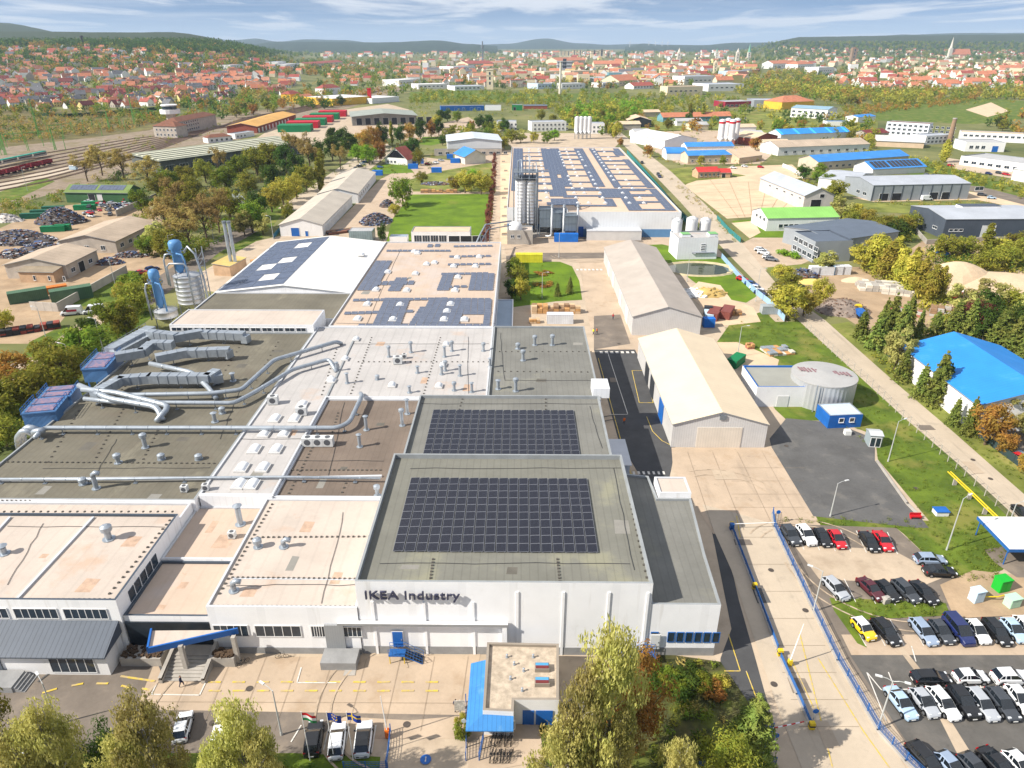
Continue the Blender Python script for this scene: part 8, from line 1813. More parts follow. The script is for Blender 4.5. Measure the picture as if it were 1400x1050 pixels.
def fence(name,label,px,h,mp,mf,step=2.5,rails=True,kerb=0,z=0.0,group=None,hp=None):
 pts=[P(*q)for q in px];r=T(name,label,'fence',pts[0],0,group);o0=pts[0];mb=MB();pm=MB();pm.box(-.05,-.05,-.2,.05,.05,(hp or h)+.05);pmesh=pm.mesh('post',mp);kb=MB()
 for a,b in zip(pts,pts[1:]):
  d=b-a;n=max(1,round(d.length/step));nx=Vector((-d.y,d.x,0)).normalized()
  for i in range(n):O('post',pmesh,r,tuple(a+d*(i/n)-o0)[:2]+(kerb,))
  k=max(2,int(h/0.22))if rails else 0
  for j in range(k):
   zz=kerb+0.12+(h-0.15)*j/(k-1);m=(a+b)/2-o0;mb.obox((m.x,m.y,zz),d.length,.03,.05,atan2(d.y,d.x))
  if rails:
   q=int(d.length/0.35)
   for i in range(q):c=a+d*((i+.5)/q)-o0;mb.box(c.x-.012,c.y-.012,kerb+.1,c.x+.012,c.y+.012,kerb+h)
  else:m=(a+b)/2-o0;mb.obox((m.x,m.y,kerb+h/2+.05),d.length,.05,h-.1,atan2(d.y,d.x))
  if kerb:m=(a+b)/2-o0;kb.obox((m.x,m.y,kerb/2),d.length+.2,.45,kerb,atan2(d.y,d.x))
 O('post',pmesh,r,tuple(pts[-1]-o0)[:2]+(kerb,));O('panel',mb.mesh('panel',mf),r)
 if kerb:O('kerb',kb.mesh('kerb',CONC),r)
 return r
fence('blue_fence','long blue metal fence on a concrete kerb between drive and car park',[(1056,704),(1058,722),(1083,775),(1112,836),(1145,905),(1200,1000),(1238,1042),(1268,1070)],1.15,BLUEF,BLUEF,2.6,True,0.35)
fence('blue_guard_rail','low blue guard rail between the drive lanes with yellow ends',[(1000,722),(1030,800),(1063,888)],0.7,BLUEF,BLUEF,2.4,False,0.18);fence('blue_guard_rail','low blue guard rail at the gate end of the drive',[(1067,900),(1090,950),(1108,992)],0.7,BLUEF,BLUEF,2.4,False,0.18)
for i,(px,py)in enumerate(((1000,721),(1031,805),(1066,896),(1109,996))):
 p=P(px,py);m=MB();m.box(-.3,-.25,0,.3,.25,.95);m.box(-.32,-.27,.4,.32,.27,.6,1);tag(O('marker_block',m.mesh('marker_block',[YELLOW,DARK]),None,(p.x,p.y,0.05)),('yellow marker block at the upper start of the blue guard rail','yellow marker block midway along the blue guard rail','yellow marker block between the two blue guard rails','yellow marker block at the gate end of the guard rail')[i],'marker')
fence('green_screen_fence','teal screen fence along the road side of the huge hall',[(857,210),(873,228),(900,260),(925,291),(941,308)],2.6,M('teal_post',(40,110,112),0.6,0.08),M('teal_screen',(52,132,132),0.6,0.1),3.0,False);fence('green_screen_fence','teal mesh fence at the foot of the concrete yard',[(980,300),(996,318),(1012,332)],2.0,MATS['teal_post'],MATS['teal_screen'],3.0,False)
fence('site_fence','pale blue mesh fence with posts between pond lawn and kerb row',[(986,353),(1010,381),(1032,402),(1052,418),(1072,440)],1.9,POLEM,M('pale_blue_mesh',(150,184,214),0.6,0.08),2.5,False)
pf=fence('post_and_wire_fence','row of pale concrete fence posts with wire along the long road',[(1102,449),(1150,494),(1184,523),(1233,573),(1274,612),(1318,652),(1392,722)],2.1,M('concrete_post',(188,182,172),0.9,0.08),M('thin_wire',(120,120,118),0.6,0.05),2.9,False)
for o in list(pf.children):
 if o.name.startswith('panel'):bpy.data.objects.remove(o)
mb=MB();pts=[P(*q)for q in((1102,449),(1150,494),(1184,523),(1233,573),(1274,612),(1318,652),(1392,722))]
for k in(0.5,1.1,1.7,2.1):mb.tube([p-pts[0]+Vector((0,0,k))for p in pts],0.012,3)
O('wire',mb.mesh('wire',MATS['thin_wire']),pf)
fence('dark_fence','dark green mesh fence between conifers and the long road',[(1192,467),(1241,513),(1291,557),(1331,593),(1400,644),(1430,668)],1.7,DARK,M('dark_green_mesh',(52,70,72),0.7,0.1),2.8,False);fence('blue_fence','teal blue sheet fence behind the storage sheds',[(374,327),(395,303),(424,280),(440,266)],1.8,M('teal_post',(40,110,112)),M('teal_blue_sheet',(36,110,140),0.6,0.1),3.0,False)
def wallrun(name,label,px,h,t,m,cat='wall'):
 pts=[P(*q)for q in px];r=MB()
 for a,b in zip(pts,pts[1:]):d=b-a;r.obox(((a.x+b.x)/2,(a.y+b.y)/2,h/2),d.length+t,t,h,atan2(d.y,d.x))
 o=r.build(name,m);return tag(o,label,cat)
wallrun('yard_wall','pale concrete panel wall round the scrap yard corner',[(44,424),(80,426),(174,373)],2.6,0.3,M('panel_wall',(190,182,172),0.9,0.08,0.5,stripe=('X',2.5,0.15,0.2)));wallrun('yard_wall','grey concrete wall in front of the green shed',[(160,296),(215,272)],2.8,0.3,CONC);wallrun('yard_wall','low concrete wall in front of the charcoal hall',[(1252,318),(1266,334),(1345,330),(1420,330)],1.8,0.3,CONC);wallrun('kerb_wall','pale kerb along the lawn edge of the asphalt yard',[(1199,632),(1240,690),(1258,708)],0.35,0.35,CONC,'kerb');wallrun('yard_wall','white wall along the far side of the concrete yard',[(1070,228),(1082,233),(1100,246)],2,0.3,WHITE)
yp=T('gas_pipe','thick yellow gas pipe on supports beside the long road','pipe',P(1296,645));pts=[P(1296,645,0.2),P(1296,645,1.4),P(1335,682,1.4),P(1381,727,1.4),P(1384,732,0.2)];o0=yp.location
for k,off in enumerate((0,0.5)):
 mb=MB();mb.tube([p-o0+Vector((off,0,0))for p in pts],0.11,8);O('pipe',mb.mesh('pipe',YELLOW),yp)
for i in range(4):
 p=pts[1]+(pts[3]-pts[1])*((i+.5)/4)-o0;mb=MB();mb.box(p.x-.1,p.y-.1,0,p.x+.6,p.y+.1,1.3);O('support',mb.mesh('support',CONC),yp)
a=P(1371,772);sh_=T('bike_shelter','white roofed shelter on blue lattice posts at the right edge','shelter',a)
mb=MB();mb.box(-0.3,-0.5,3.0,9,7.5,3.25);O('roof',mb.mesh('roof',RF_WHITE),sh_)
for y in(0,7):
 for x in(0,8.6):
  mb=MB();mb.cyl((x,y,0),(x,y,3),.09,.09,6);mb.cyl((x,y,2.1),(x+(1.2 if x==0 else-1.2),y,3),.06,.06,5);O('post',mb.mesh('post',BLUEF),sh_)
mb=MB();mb.box(-.35,-.56,2.75,9.05,-.5,3.28);mb.box(-.36,-.5,2.75,-.3,7.5,3.28);O('edge_beam',mb.mesh('edge_beam',BLUEF),sh_)
def cabinet(px,py,w,d,h,m,label,rm=None):
 p=P(px,py);r=T('utility_cabinet',label,'cabinet',p,0.25)
 mb=MB();mb.box(-w/2,-d/2,0,w/2,d/2,h);O('housing',mb.mesh('housing',m),r);mb=MB();mb.box(-w/2-.08,-d/2-.08,h,w/2+.08,d/2+.08,h+.12);O('lid',mb.mesh('lid',rm or m),r)
 for s in(-1,1):mb=MB();mb.box(s*w/4-w/4.6,-d/2-.03,.15,s*w/4+w/4.6,-d/2-.005,h-.15);O('door',mb.mesh('door',m),r)
cabinet(1367,806,1.8,1.4,2.0,M('signal_green',(26,170,50),0.5,0.06),'bright green utility cabinet beside the shelter');cabinet(1333,821,1.5,1.2,1.9,M('ice_blue',(190,212,226),0.5,0.05),'pale blue utility cabinet left of the green one');cabinet(1382,828,1.7,1.2,1.5,M('mint_green',(176,214,186),0.5,0.05),'mint green utility cabinet in front of the green one')
mb=MB();mb.tube([(-3,0,.1),(-3,0,.8),(0,0,.8),(1.6,0.5,.8),(1.6,.5,.1)],.09,6);p=P(1362,822);tag(O('gas_manifold',mb.mesh('gas_manifold',YELLOW),None,p),'yellow pipe loop between the utility cabinets','pipe')
p=P(1210,824);mb=MB();mb.obox((0,0,.45),1.0,.8,.9,.3);mb.obox((0.1,0,.95),.7,.5,.2,.5);tag(O('stone_block',mb.mesh('stone_block',CONC),None,p),'grey stone block on the grass island between parking rows','stone')
p=P(1251,709);mb=MB();mb.box(-.9,-.3,.35,.9,.3,.55);mb.box(-.9,.2,.55,.9,.3,.95)
for x in(-.75,.75):mb.box(x-.05,-.25,0,x+.05,.25,.35)
tag(O('red_bench',mb.mesh('red_bench',RED),None,(p.x,p.y,0.06)),'red bench on the grass above the top parking row','bench');p=P(1285,703);mb=MB();mb.prism([(-1,-.7),(1,-.7),(1,.7),(-1,.7)],0,.8);mb.prism([(-1.1,-.8),(1.1,-.8),(1.1,.8),(-1.1,.8)],.8,.92,1);tag(O('blue_hatch',mb.mesh('blue_hatch',[WHITE,BLUE]),None,(p.x,p.y,.05)),'low blue topped well hatch on the lawn','hatch')
zg=3.7;gp=[P2(x,y,zg)for x,y in((660,973),(702,975),(703,959),(764,959),(764,882),(666,880))]
gt=block('gatehouse','small gatehouse with gravel roof and blue canopy among the trees',[gp[0],gp[1],gp[2],gp[3],gp[4],gp[5]],zg-.1,.35,WHITE,M('gravel_roof',(196,180,160),0.95,0.2,1.2,bump=0.6,stain=(0.8,0.6,(150,130,112),0.5)),M('brown_coping',(150,140,128),0.7,0.08));gt['category']='gatehouse'
def gl(x,y,z=0):return(x-gp[0][0],y-gp[0][1],z)
A,B_,C_,D_,E_,F_=gp;BC=M('blue_canopy_sheet',(62,128,190),0.5,0.08,0.4,stripe=('X',0.5,0.2,0.3),stain=(0.6,0.58,(100,150,190),0.5))
mb=MB();w=1.8
mb.add([gl(A[0]-w,A[1]-w*.9,2.7),gl(B_[0],A[1]-w*.9,2.7),gl(B_[0],A[1]-.02,3.3),gl(A[0]-.02,A[1]-.02,3.3),gl(A[0]-w,A[1]-w*.9,2.55),gl(B_[0],A[1]-w*.9,2.55),gl(B_[0],A[1]-.02,3.15),gl(A[0]-.02,A[1]-.02,3.15)],[(0,1,2,3),(4,5,1,0),(1,5,6,2),(7,6,5,4)])
ye=A[1]+(F_[1]-A[1])*0.78
mb.add([gl(A[0]-w,A[1]-w*.9,2.7),gl(A[0]-.02,A[1]-.02,3.3),gl(A[0]-.02,ye,3.3),gl(A[0]-w,ye,2.7),gl(A[0]-w,A[1]-w*.9,2.55),gl(A[0]-.02,A[1]-.02,3.15),gl(A[0]-.02,ye,3.15),gl(A[0]-w,ye,2.55)],[(0,1,2,3),(4,0,3,7),(2,6,7,3),(7,6,5,4)]);O('canopy',mb.mesh('canopy',BC),gt)
O('window',winmesh(3.6,1.2,4,GLASS,FRAME),gt,gl((A[0]+B_[0])/2,A[1]-.03,1.1));mb=MB();mb.box(0,0,0,.01,.01,.01)
for x,wd in((C_[0]+1.6,1.3),(C_[0]+3.4,1.9)):
 m=MB();m.box(-wd/2,-.06,0,wd/2,-.005,2.3,0);O('door',m.mesh('door',BLUE),gt,gl(x,C_[1],0))
for x,y in((741,914),(741,934)):
 p=P(x,y,zg);m=MB();m.box(-.85,-.5,0,.85,.5,.55,0);m.box(-.75,-.4,.55,.75,0,.62,1);m.box(-.75,0,.55,.75,.4,.62,2);O('skylight',m.mesh('skylight',[M('brown_coping',(150,140,128)),RBUR,M('sky_blue_glass',(86,160,206),0.2,0.1)]),gt,gl(p.x,p.y,zg-.1))
for x,y in((693,898),(703,908),(716,917),(698,928),(714,944),(729,898)):vent(gt,*gl(*P2(x,y,zg),zg-.1),h=.4,r=.09)
fence('wooden_fence','pale wooden fence behind the trees in front of the gatehouse doors',[(762,985),(790,1000),(812,1022)],1.6,M('pale_timber',(196,176,140),0.85,0.12),M('pale_timber',(196,176,140)),1.6,True);fence('blue_gate_fence','blue tubular fence running down from the gatehouse canopy',[(637,960),(638,1005),(637,1040)],1.3,BLUEF,BLUEF,2,True);fence('blue_gate_fence','short blue gate leaf at the lower left of the bike rack',[(655,1040),(658,1025),(661,1010)],1.3,BLUEF,BLUEF,2,True);fence('blue_gate_fence','blue tubular fence at the edge of the bed under the solitary conifer',[(955,1052),(1010,1050),(1060,1046)],1.2,BLUEF,BLUEF,2,True);fence('blue_gate_fence','blue fence beside the entrance barrier',[(1040,1040),(1050,1018),(1056,1000)],1.3,BLUEF,BLUEF,2,True);fence('blue_gate_fence','blue fence beside the rightmost front bay',[(528,1050),(532,1025),(534,1000)],1.2,BLUEF,BLUEF,2,True);fence('blue_gate_fence','blue fence along the bed below the front bays',[(470,1050),(530,1050)],1.0,BLUEF,BLUEF,2,True)
def board(px,py,w,h,z,m,label,name='sign_board',cat='sign',pm=None,rnd=False):
 p=P(px,py);r=T(name,label,cat,p,0);mb=MB();mb.cyl((0,0,0),(0,0,z+h),.05,.05,6);O('post',mb.mesh('post',pm or POLEM),r);mb=MB()
 if rnd:mb.cyl((0,-.1,z+h/2),(0,-.06,z+h/2),w/2,w/2,16)
 else:mb.box(-w/2,-.1,z,w/2,-.055,z+h)
 O('sign_face',mb.mesh('sign_face',m),r)
board(629,978,1.2,1.6,.9,M('notice_board',(206,200,190),0.6,0.3,3),'upright notice board at the gatehouse corner');board(1061,716,.7,.7,2,BLUE,'round blue sign at the head of the long blue fence',rnd=True);board(1111,988,.7,.7,1.6,BLUE,'round blue sign at the gate end of the guard rail',rnd=True);board(1058,1018,.7,.7,1.2,BLUE,'round blue sign below the entrance barrier',rnd=True);board(635,1000,.6,.6,1.5,M('mirror',(190,196,200),0.15,0.05),'round traffic mirror in front of the gatehouse bush',rnd=True)
x,y=P2(582,1039);m=MB();m.cyl((0,0,0),(0,0,.02),.6,.6,24);m.box(-.06,-.3,.02,.06,.3,.03,1);o=tag(O('painted_disc',m.mesh('painted_disc',[BLUE,LINEW]),None,(x,y,.1)),None,None,None,'structure')
p=P(1050,1005);q=P(1097,995);r=T('barrier','red and white lifting barrier at the entrance lane','barrier',p);m=MB();m.box(-.25,-.25,0,.25,.25,1.1);O('housing',m.mesh('housing',BLUEF),r)
d=q-p
for i in range(8):m=MB();m.cyl(d*(i/8)+Vector((0,0,1)),d*((i+1)/8)+Vector((0,0,1)),.07,.07,6);O('boom',m.mesh('boom',RED if i%2 else WHITE),r)
p=P(1000,724);q=P(1060,722);r=T('height_barrier','white boom across the top of the drive','barrier',p);m=MB();m.box(-.3,-.3,0,.3,.3,1.2);O('housing',m.mesh('housing',BLUEF),r);m=MB();m.cyl(Vector((0,0,1.1)),q-p+Vector((0,0,1.1)),.06,.06,6);O('boom',m.mesh('boom',WHITE),r)
p=P(1079,910);m=MB();m.box(-.25,-.2,0,.25,.2,.9,1);m.tube([(0,0,.9),(0.7,.2,6.6)],[.09,.04],6,0);tag(O('raised_boom',m.mesh('raised_boom',[WHITE,YELLOW]),None,(p.x,p.y,.1)),'raised white barrier boom on the drive island','barrier');p=P(530,1008);m=MB();m.box(-.22,-.22,0,.22,.22,1.2,1);m.tube([(0,0,1.1),(-.3,0,6.4)],[.08,.04],6,0);tag(O('raised_boom',m.mesh('raised_boom',[WHITE,M('orange_paint',(226,110,30),0.5,0.05)]),None,(p.x,p.y,.08)),'raised white boom on an orange stand right of the white cars','barrier')
def flag(px,py,label,design):
 p=P(px,py);r=T('flagpole',label,'flag',p);m=MB();m.cyl((0,0,0),(0,0,7.6),.06,.035,8);O('pole',m.mesh('pole',WHITE),r)
 W,H,n=1.7,1.1,12;m=MB()
 def pt(i,j):
  t=i/n;return(W*t*.82,.16*sin(t*7)*t,7.4-H*(1-j/6.0)-.55*t*t-.0)
 for i in range(n):
  for j in range(6):
   m.add([pt(i,j),pt(i+1,j),pt(i+1,j+1),pt(i,j+1)],[(0,1,2,3)],design(i/n,j/6))
 O('flag_cloth',m.mesh('flag_cloth',[RED,M('flag_white',(226,226,226),0.8,0.02),M('flag_green',(40,120,70),0.8,0.02),M('flag_blue',(30,60,150),0.8,0.02),M('flag_yellow',(226,190,40),0.8,0.02)]),r)
flag(424,1040,'red white and green striped flag on a white pole by the black car',lambda t,j:2 if j<.3 else 1 if j<.6 else 0);flag(457,1040,'blue flag with a ring of yellow dots on a white pole',lambda t,j:4 if(abs(hypot((t-.5)*1.5,j-.42)-.3)<.07 and int((t*12+j*6))%2==0)else 3);flag(483,1040,'blue flag with a yellow cross on a white pole, rightmost',lambda t,j:4 if.25<t<.4 or.35<j<.6 else 3)
def bike():
 r=T('bicycle','x','bicycle');bm_=M('bike_frame',(40,42,48),0.4,0.05)
 for x in(-.52,.52):
  m=MB();k=14
  for i in range(k):a,b=2*pi*i/k,2*pi*(i+1)/k;m.cyl((x+.33*cos(a),0,.34+.33*sin(a)),(x+.33*cos(b),0,.34+.33*sin(b)),.025,.025,5)
  for i in range(5):a=2*pi*i/5;m.cyl((x,0,.34),(x+.32*cos(a),0,.34+.32*sin(a)),.006,.006,3)
  O('wheel',m.mesh('wheel',RUBBER),r)
 m=MB()
 for a,b in(((-.52,.34),(-.15,.78)),((-.52,.34),(-.02,.3)),((-.02,.3),(-.18,.9)),((-.02,.3),(.36,.74)),((-.15,.78),(.34,.8)),((.32,.92),(.52,.34))):m.cyl((a[0],0,a[1]),(b[0],0,b[1]),.022,.022,5)
 O('frame',m.mesh('frame',bm_),r);m=MB();m.box(-.32,-.07,.9,-.06,.07,.96);O('saddle',m.mesh('saddle',RUBBER),r);m=MB();m.tube([(.2,-.28,.98),(.34,-.1,1.0),(.34,.1,1.0),(.2,.28,.98)],.016,5);O('handlebar',m.mesh('handlebar',bm_),r)
 return proto(r)
B0=bike();bi=0
for i in range(7):
 for j in range(2):
  p=P(672+i*4.6,1015+j*22);q=Vector((p.x+R.uniform(-.1,.1),p.y,.1));l='dark bicycle in the crowded rack below the gatehouse'
  if bi==0:B0.location=q;B0.rotation_euler=(0,0,1.3);B0['label']=l;B0['group']=l
  else:copy_thing(B0,q,1.3+R.uniform(-.2,.2),l,l)
  bi+=1
copy_thing(B0,P(333,909),.9,'bicycle leaning by the planter right of the entrance steps','bicycles before the front hall');copy_thing(B0,P(386,900),.1,'bicycle at the plinth below the front hall windows','bicycles before the front hall')
def person(px,py,rz,top,legs,label,vest=False):
 p=P(px,py);v=[];e=[];rad=[]
 def add(co,r,par=None):
  v.append(co);rad.append(r)
  if par is not None:e.append((par,len(v)-1))
  return len(v)-1
 pel=add((0,0,.95),.15);sp=add((.02,0,1.2),.16,pel);ch=add((.03,0,1.4),.17,sp);nk=add((.04,0,1.53),.06,ch);hd=add((.06,0,1.62),.09,nk);hd2=add((.06,0,1.72),.1,hd);add((.05,0,1.78),.07,hd2);add((.16,0,1.66),.02,hd)
 for s in(-1,1):
  h=add((0,s*.1,.88),.1,pel);k=add((.16*s+.06,s*.11,.5),.075,h);a=add((.24*s-.04,s*.11,.09),.045,k);add((.24*s+.14,s*.12,.04),.035,a)
  sh=add((.03,s*.19,1.42),.065,ch);el=add((-.06*s-.03,s*.25,1.14),.05,sh);w=add((-.16*s+.08,s*.25,.92),.035,el);pm=add((-.18*s+.1,s*.25,.85),.036,w)
  for f in range(4):f1=add((-.18*s+.13-.025*f,s*.25,.8),.011,pm);add((-.18*s+.135-.025*f,s*(.245),.765+.006*abs(f-1)),.009,f1)
  add((-.18*s+.15,s*.235,.85),.011,pm)
 me=bpy.data.meshes.new('person');me.from_pydata(v,e,[]);o=O('person',me,None,(p.x,p.y,.07),rz)
 o.modifiers.new('skin','SKIN');me.skin_vertices[0].data[0].use_root=True
 for i,r in enumerate(rad):me.skin_vertices[0].data[i].radius=(r,r)
 ss=o.modifiers.new('ss','SUBSURF');ss.levels=1;ss.render_levels=1
 bpy.context.view_layer.update();m2=bpy.data.meshes.new_from_object(o.evaluated_get(bpy.context.evaluated_depsgraph_get()));o.modifiers.clear();o.data=m2
 SK=M('skin',(206,160,132),0.7,0.03);m2.materials.clear()
 for m in(top,legs,SK,M('dark_hair',(50,38,30),0.8,0.1),M('dark_shoes',(34,34,38),0.7,0.05)):m2.materials.append(m)
 for f in m2.polygons:
  c=f.center;f.material_index=3 if c.z>1.74 or(c.z>1.62 and c.x<.03)else 2 if c.z>1.52 else 4 if c.z<.1 else 1 if c.z<.93 and abs(c.y)<.2 else 2 if c.z<.93 else 0;f.use_smooth=True
 return tag(o,label,'person')
NV=M('navy_cloth',(36,44,74),0.9,0.08);OR_=M('hi_vis_orange',(226,110,40),0.8,0.05);YV=M('hi_vis_yellow',(206,210,40),0.8,0.05);RV=M('red_cloth',(170,50,56),0.9,0.05);GYC=M('grey_cloth',(70,72,80),0.9,0.06)
person(249,939,0.1,NV,NV,'person in dark clothes walking in front of the entrance steps');person(838,437,1.2,RV,NV,'person in a red top walking on the asphalt lane');person(853,581,1.6,OR_,GYC,'person in an orange vest by the blue metal shed');person(811,458,.6,YV,NV,'person in a yellow vest at the crossing');person(816,457,2.4,OR_,NV,'second worker, in orange, at the crossing')
person(623,972,1.0,NV,GYC,'person in dark clothes at the notice board')
def cont(px,py,L,w,h,rz,m,label,name='shipping_container',cat='container',group=None,z=0.05):
 p=P(px,py);r=T(name,label,cat,(p.x,p.y,z),rz,group);m_=MB();k=int(L/.3);pts=[]
 m_.box(0,0,.12,L,w,h,0);m_.box(-.04,-.04,0,L+.04,w+.04,.14,0);m_.box(-.04,-.04,h-.08,L+.04,w+.04,h+.03,0)
 O('shell',m_.mesh('shell',m),r);d=MB()
 for s in(.03,w/2+.02):d.box(-.08,s,.16,-.045,s+w/2-.06,h-.12)
 O('door',d.mesh('door',m),r);return r
def cm(n,c):return M('container_'+n,c,0.6,0.1,0.4,stripe=('X',0.5,0.2,0.3))
cont(705,359,9.5,2.8,2.8,0,M('container_yellow',(214,206,52),0.6,0.1,0.4,stripe=('X',0.6,0.2,0.3)),'bright yellow container at the edge of the court');cont(758,331,9.2,2.6,3.0,0,cm('blue',(30,110,200)),'bright blue container in front of the grey box filters');cont(748,443,7.2,2.4,2.6,0,cm('white',(214,216,220)),'white ribbed container behind the grey felt roof')
for i,(px,py,c,n)in enumerate(((380,181,(20,124,76),'green'),(392,176,(190,30,50),'red'),(403,172,(20,124,76),'green'),(414,168,(190,30,50),'red'),(424,164,(20,124,76),'green'),(436,160,(190,30,50),'red'))):
 k=0;cont(px,py,28,17,5.5-.01*k,.12,cm(n,c),n+' freight container  stack '+('nearest','second','third','fourth','fifth','farthest')[i]+' in the line beside the brick warehouse')
for i,(px,py,L,l)in enumerate(((509,240,6,'beside the lawn of the red roofed house'),(558,231,6,'nearest of the group behind the big green tree'),(564,224,7,'second of the group behind the big green tree'),(590,236,6,'with two white windows in front of the clutter'),(616,223,6,'left of the blue roofed shed'),(611,217,4,'small, behind the one beside the blue roofed shed'))):cont(px,py,L,2.5,2.7,.02,cm('blue',(30,110,200)),'blue site container '+l)
cont(14,417,10,3.2,3.2,.62,cm('old_green',(80,110,84)),'old green wagon body beside the concrete wall, left one');cont(72,416,11,3.4,3.6,.62,cm('old_green',(80,110,84)),'old green wagon body with grey roof beside the concrete wall, right one');cont(58,404,7,2.4,2.0,.62,cm('orange',(206,120,50)),'orange topped skip between the green wagons')
for i,(px,py,L,l)in enumerate(((101,288,9,'before the green shed, left'),(112,283,9,'before the green shed, right'),(56,318,9,'in the middle of the scrap heaps'),(74,316,6,'short, in the middle of the scrap heaps'),(28,300,9,'dark, nearest of the row by the hedge'),(42,295,9,'dark, second of the row by the hedge'),(58,290,9,'dark, third of the row by the hedge'))):cont(px,py,L,2.6,2.2,.2,cm('green',(20,124,76))if i<4 else cm('dark_green',(26,92,70)),'green scrap skip '+l,'skip','skip')
cont(980,440,6.5,3,2.2,1.1,cm('rust',(132,74,66)),'open rust red skip behind the taupe barn, left','skip','skip');cont(997,438,6.5,3,2.2,1.1,cm('rust',(132,74,66)),'open rust red skip behind the taupe barn, right','skip','skip');cont(1042,430,5,2.6,2.3,0,cm('grey',(160,168,172)),'grey container by the lawn at the pale blue fence');cont(1006,505,5.5,2.4,2,.9,cm('green',(20,124,76)),'green skip on the pale yard beside the cream barn','skip','skip');cont(962,448,3,2,2.4,0,cm('blue',(150,184,214)),'pale blue roofed kiosk in the shadow of the taupe barn','kiosk','kiosk')
for i in range(5):cont(1108+i*11,377-i*.3,2.6 if i!=1 else 5,2.6,2.8,0,cm('white',(214,216,220))if i not in(2,)else cm('ice',(150,190,226)),('white cabin, leftmost of the row at the brick yard','long white cabin, second of the row at the brick yard','light blue cabin in the row at the brick yard','white cabin right of the light blue one','white cabin at the right end of the brick yard row')[i],'site_cabin','cabin')
def stack(px,py,L,w,h,rz,mats,label,name,cat,nx=5,ny=2,nz=3,gap=.08,z=.05):
 p=P(px,py);m=MB()
 for i in range(nx):
  for j in range(ny):
   hh=nz if R.random()<.75 else max(1,nz-1)
   for k in range(hh):m.box(i*L/nx+gap*R.random(),j*w/ny,k*h/nz,(i+1)*L/nx-gap,(j+1)*w/ny-gap,(k+1)*h/nz-.06,R.randrange(len(mats)))
 return tag(O(name,m.mesh(name,mats),None,(p.x,p.y,z),rz),label,cat)
TIM=M('fresh_timber',(196,150,98),0.85,0.15,1.0);TIM2=M('old_timber',(150,120,92),0.9,0.15,1.0);PAV=M('paving_stone',(176,170,162),0.9,0.12,0.8);PAVR=M('brick_red_stone',(170,112,94),0.9,0.12,0.8)
stack(727,429,14,3.2,2.2,0,[TIM,TIM2,M('pale_crate',(206,176,140),0.8,0.1)],'long stack of wooden crates at the end of the court lawn','crate_stack','stack',9,2,3);stack(724,443,3,2,1.2,.1,[TIM,M('pale_crate',(206,176,140))],'jumbled pallets left of the white container','pallet_stack','stack',3,2,2);stack(575,264,19,2,1.8,0,[TIM2,TIM],'long low timber stack at the far edge of the mown lawn','timber_stack','stack',10,1,3);stack(345,365,7,4,2.2,.5,[TIM2,TIM],'brown timber pile beside the panelled gabled hall','timber_stack','stack',4,2,3);stack(450,322,12,5,.9,.6,[TIM2,M('rusty_iron',(126,86,70),0.9,0.2),DARK],'bars and timber laid along the near storage shed','bar_stack','stack',6,4,1);stack(1175,398,13,7,2.0,-.2,[PAV,PAV,M('pale_stone',(212,204,190))],'grey paving stone pallets in the brick yard, main block','paving_stack','stack',7,4,2);stack(1205,402,10,5,1.8,-.4,[PAV,M('pale_stone',(212,204,190))],'paving stone pallets behind the main block','paving_stack','stack',5,3,2);stack(1212,425,9,3,1.3,-.7,[PAV,PAVR],'broken paving pallets trailing towards the conifers','paving_stack','stack',6,2,2);stack(1270,432,7,5,2.2,-.5,[PAV,TIM2],'tall paving stacks at the edge of the brick yard','paving_stack','stack',4,3,3);stack(1000,432,3,2,1.4,0,[TIM,TIM2],'brown pallets near the grey container','pallet_stack','stack',3,2,3);stack(1052,488,7,5,.9,.2,[STEEL,M('pale_stone',(212,204,190)),TIM],'metal sheets and frames stored by the round tank','sheet_stack','stack',6,3,2);stack(1022,478,2,1.6,1.3,.2,[TIM,PAVR],'small stack of reddish pallets on the pale yard','pallet_stack','stack',2,2,3);stack(0,462,14,2.6,1.8,.52,[DARK,M('rust_slab',(146,74,62),0.9,0.15),DARK],'long row of dark and red slabs at the left edge','slab_stack','stack',9,1,4);stack(1352,342,12,3,1.6,0,[M('orange_brick',(206,140,90),0.9,0.12),TIM],'orange brick pallets before the charcoal hall','brick_stack','stack',7,2,2)
for i in range(9):
 p=P(686+(i%2)*3,322-i*12.5)
 m=MB();m.box(0,0,0,2.2,.5,.7);m.box(.1,.05,.7,2.1,.45,.9,1);tag(O('concrete_barrier',m.mesh('concrete_barrier',[CONC,TIM2]),None,(p.x,p.y,.05)),'low concrete block in the ladder like row beside the huge hall','barrier','concrete blocks along the huge hall')
def heap(px,py,rx,ry,h,mats,label,name='scrap_heap',cat='heap',n=260,s=.7,base=None):
 p=P(px,py);m=MB();k=18;rings=6
 for i in range(rings+1):
  t=i/rings
  for j in range(k):
   a=2*pi*j/k;r=(1-t)*(1+.18*noise.noise(Vector((cos(a)*1.5+px,sin(a)*1.5,t))));m.v.append((rx*r*cos(a),ry*r*sin(a),h*(1-(1-t)**1.7)*.95+.0-.1*(t==0)))
 for i in range(rings):
  for j in range(k):m.f.append((i*k+j,i*k+(j+1)%k,(i+1)*k+(j+1)%k,(i+1)*k+j));m.m.append(0)
 for i in range(n):
  a=R.uniform(0,2*pi);q=sqrt(R.random());t=1-q;z=h*(1-q**1.7)
  m.obox((rx*q*cos(a),ry*q*sin(a),z+.1),s*R.uniform(.4,2),s*R.uniform(.2,.9),s*R.uniform(.1,.6),R.uniform(0,3),R.randrange(1,len(mats))if len(mats)>1 else 0,R.uniform(-.6,.6))
 return tag(O(name,m.mesh(name,mats),None,(p.x,p.y,.03)),label,cat)
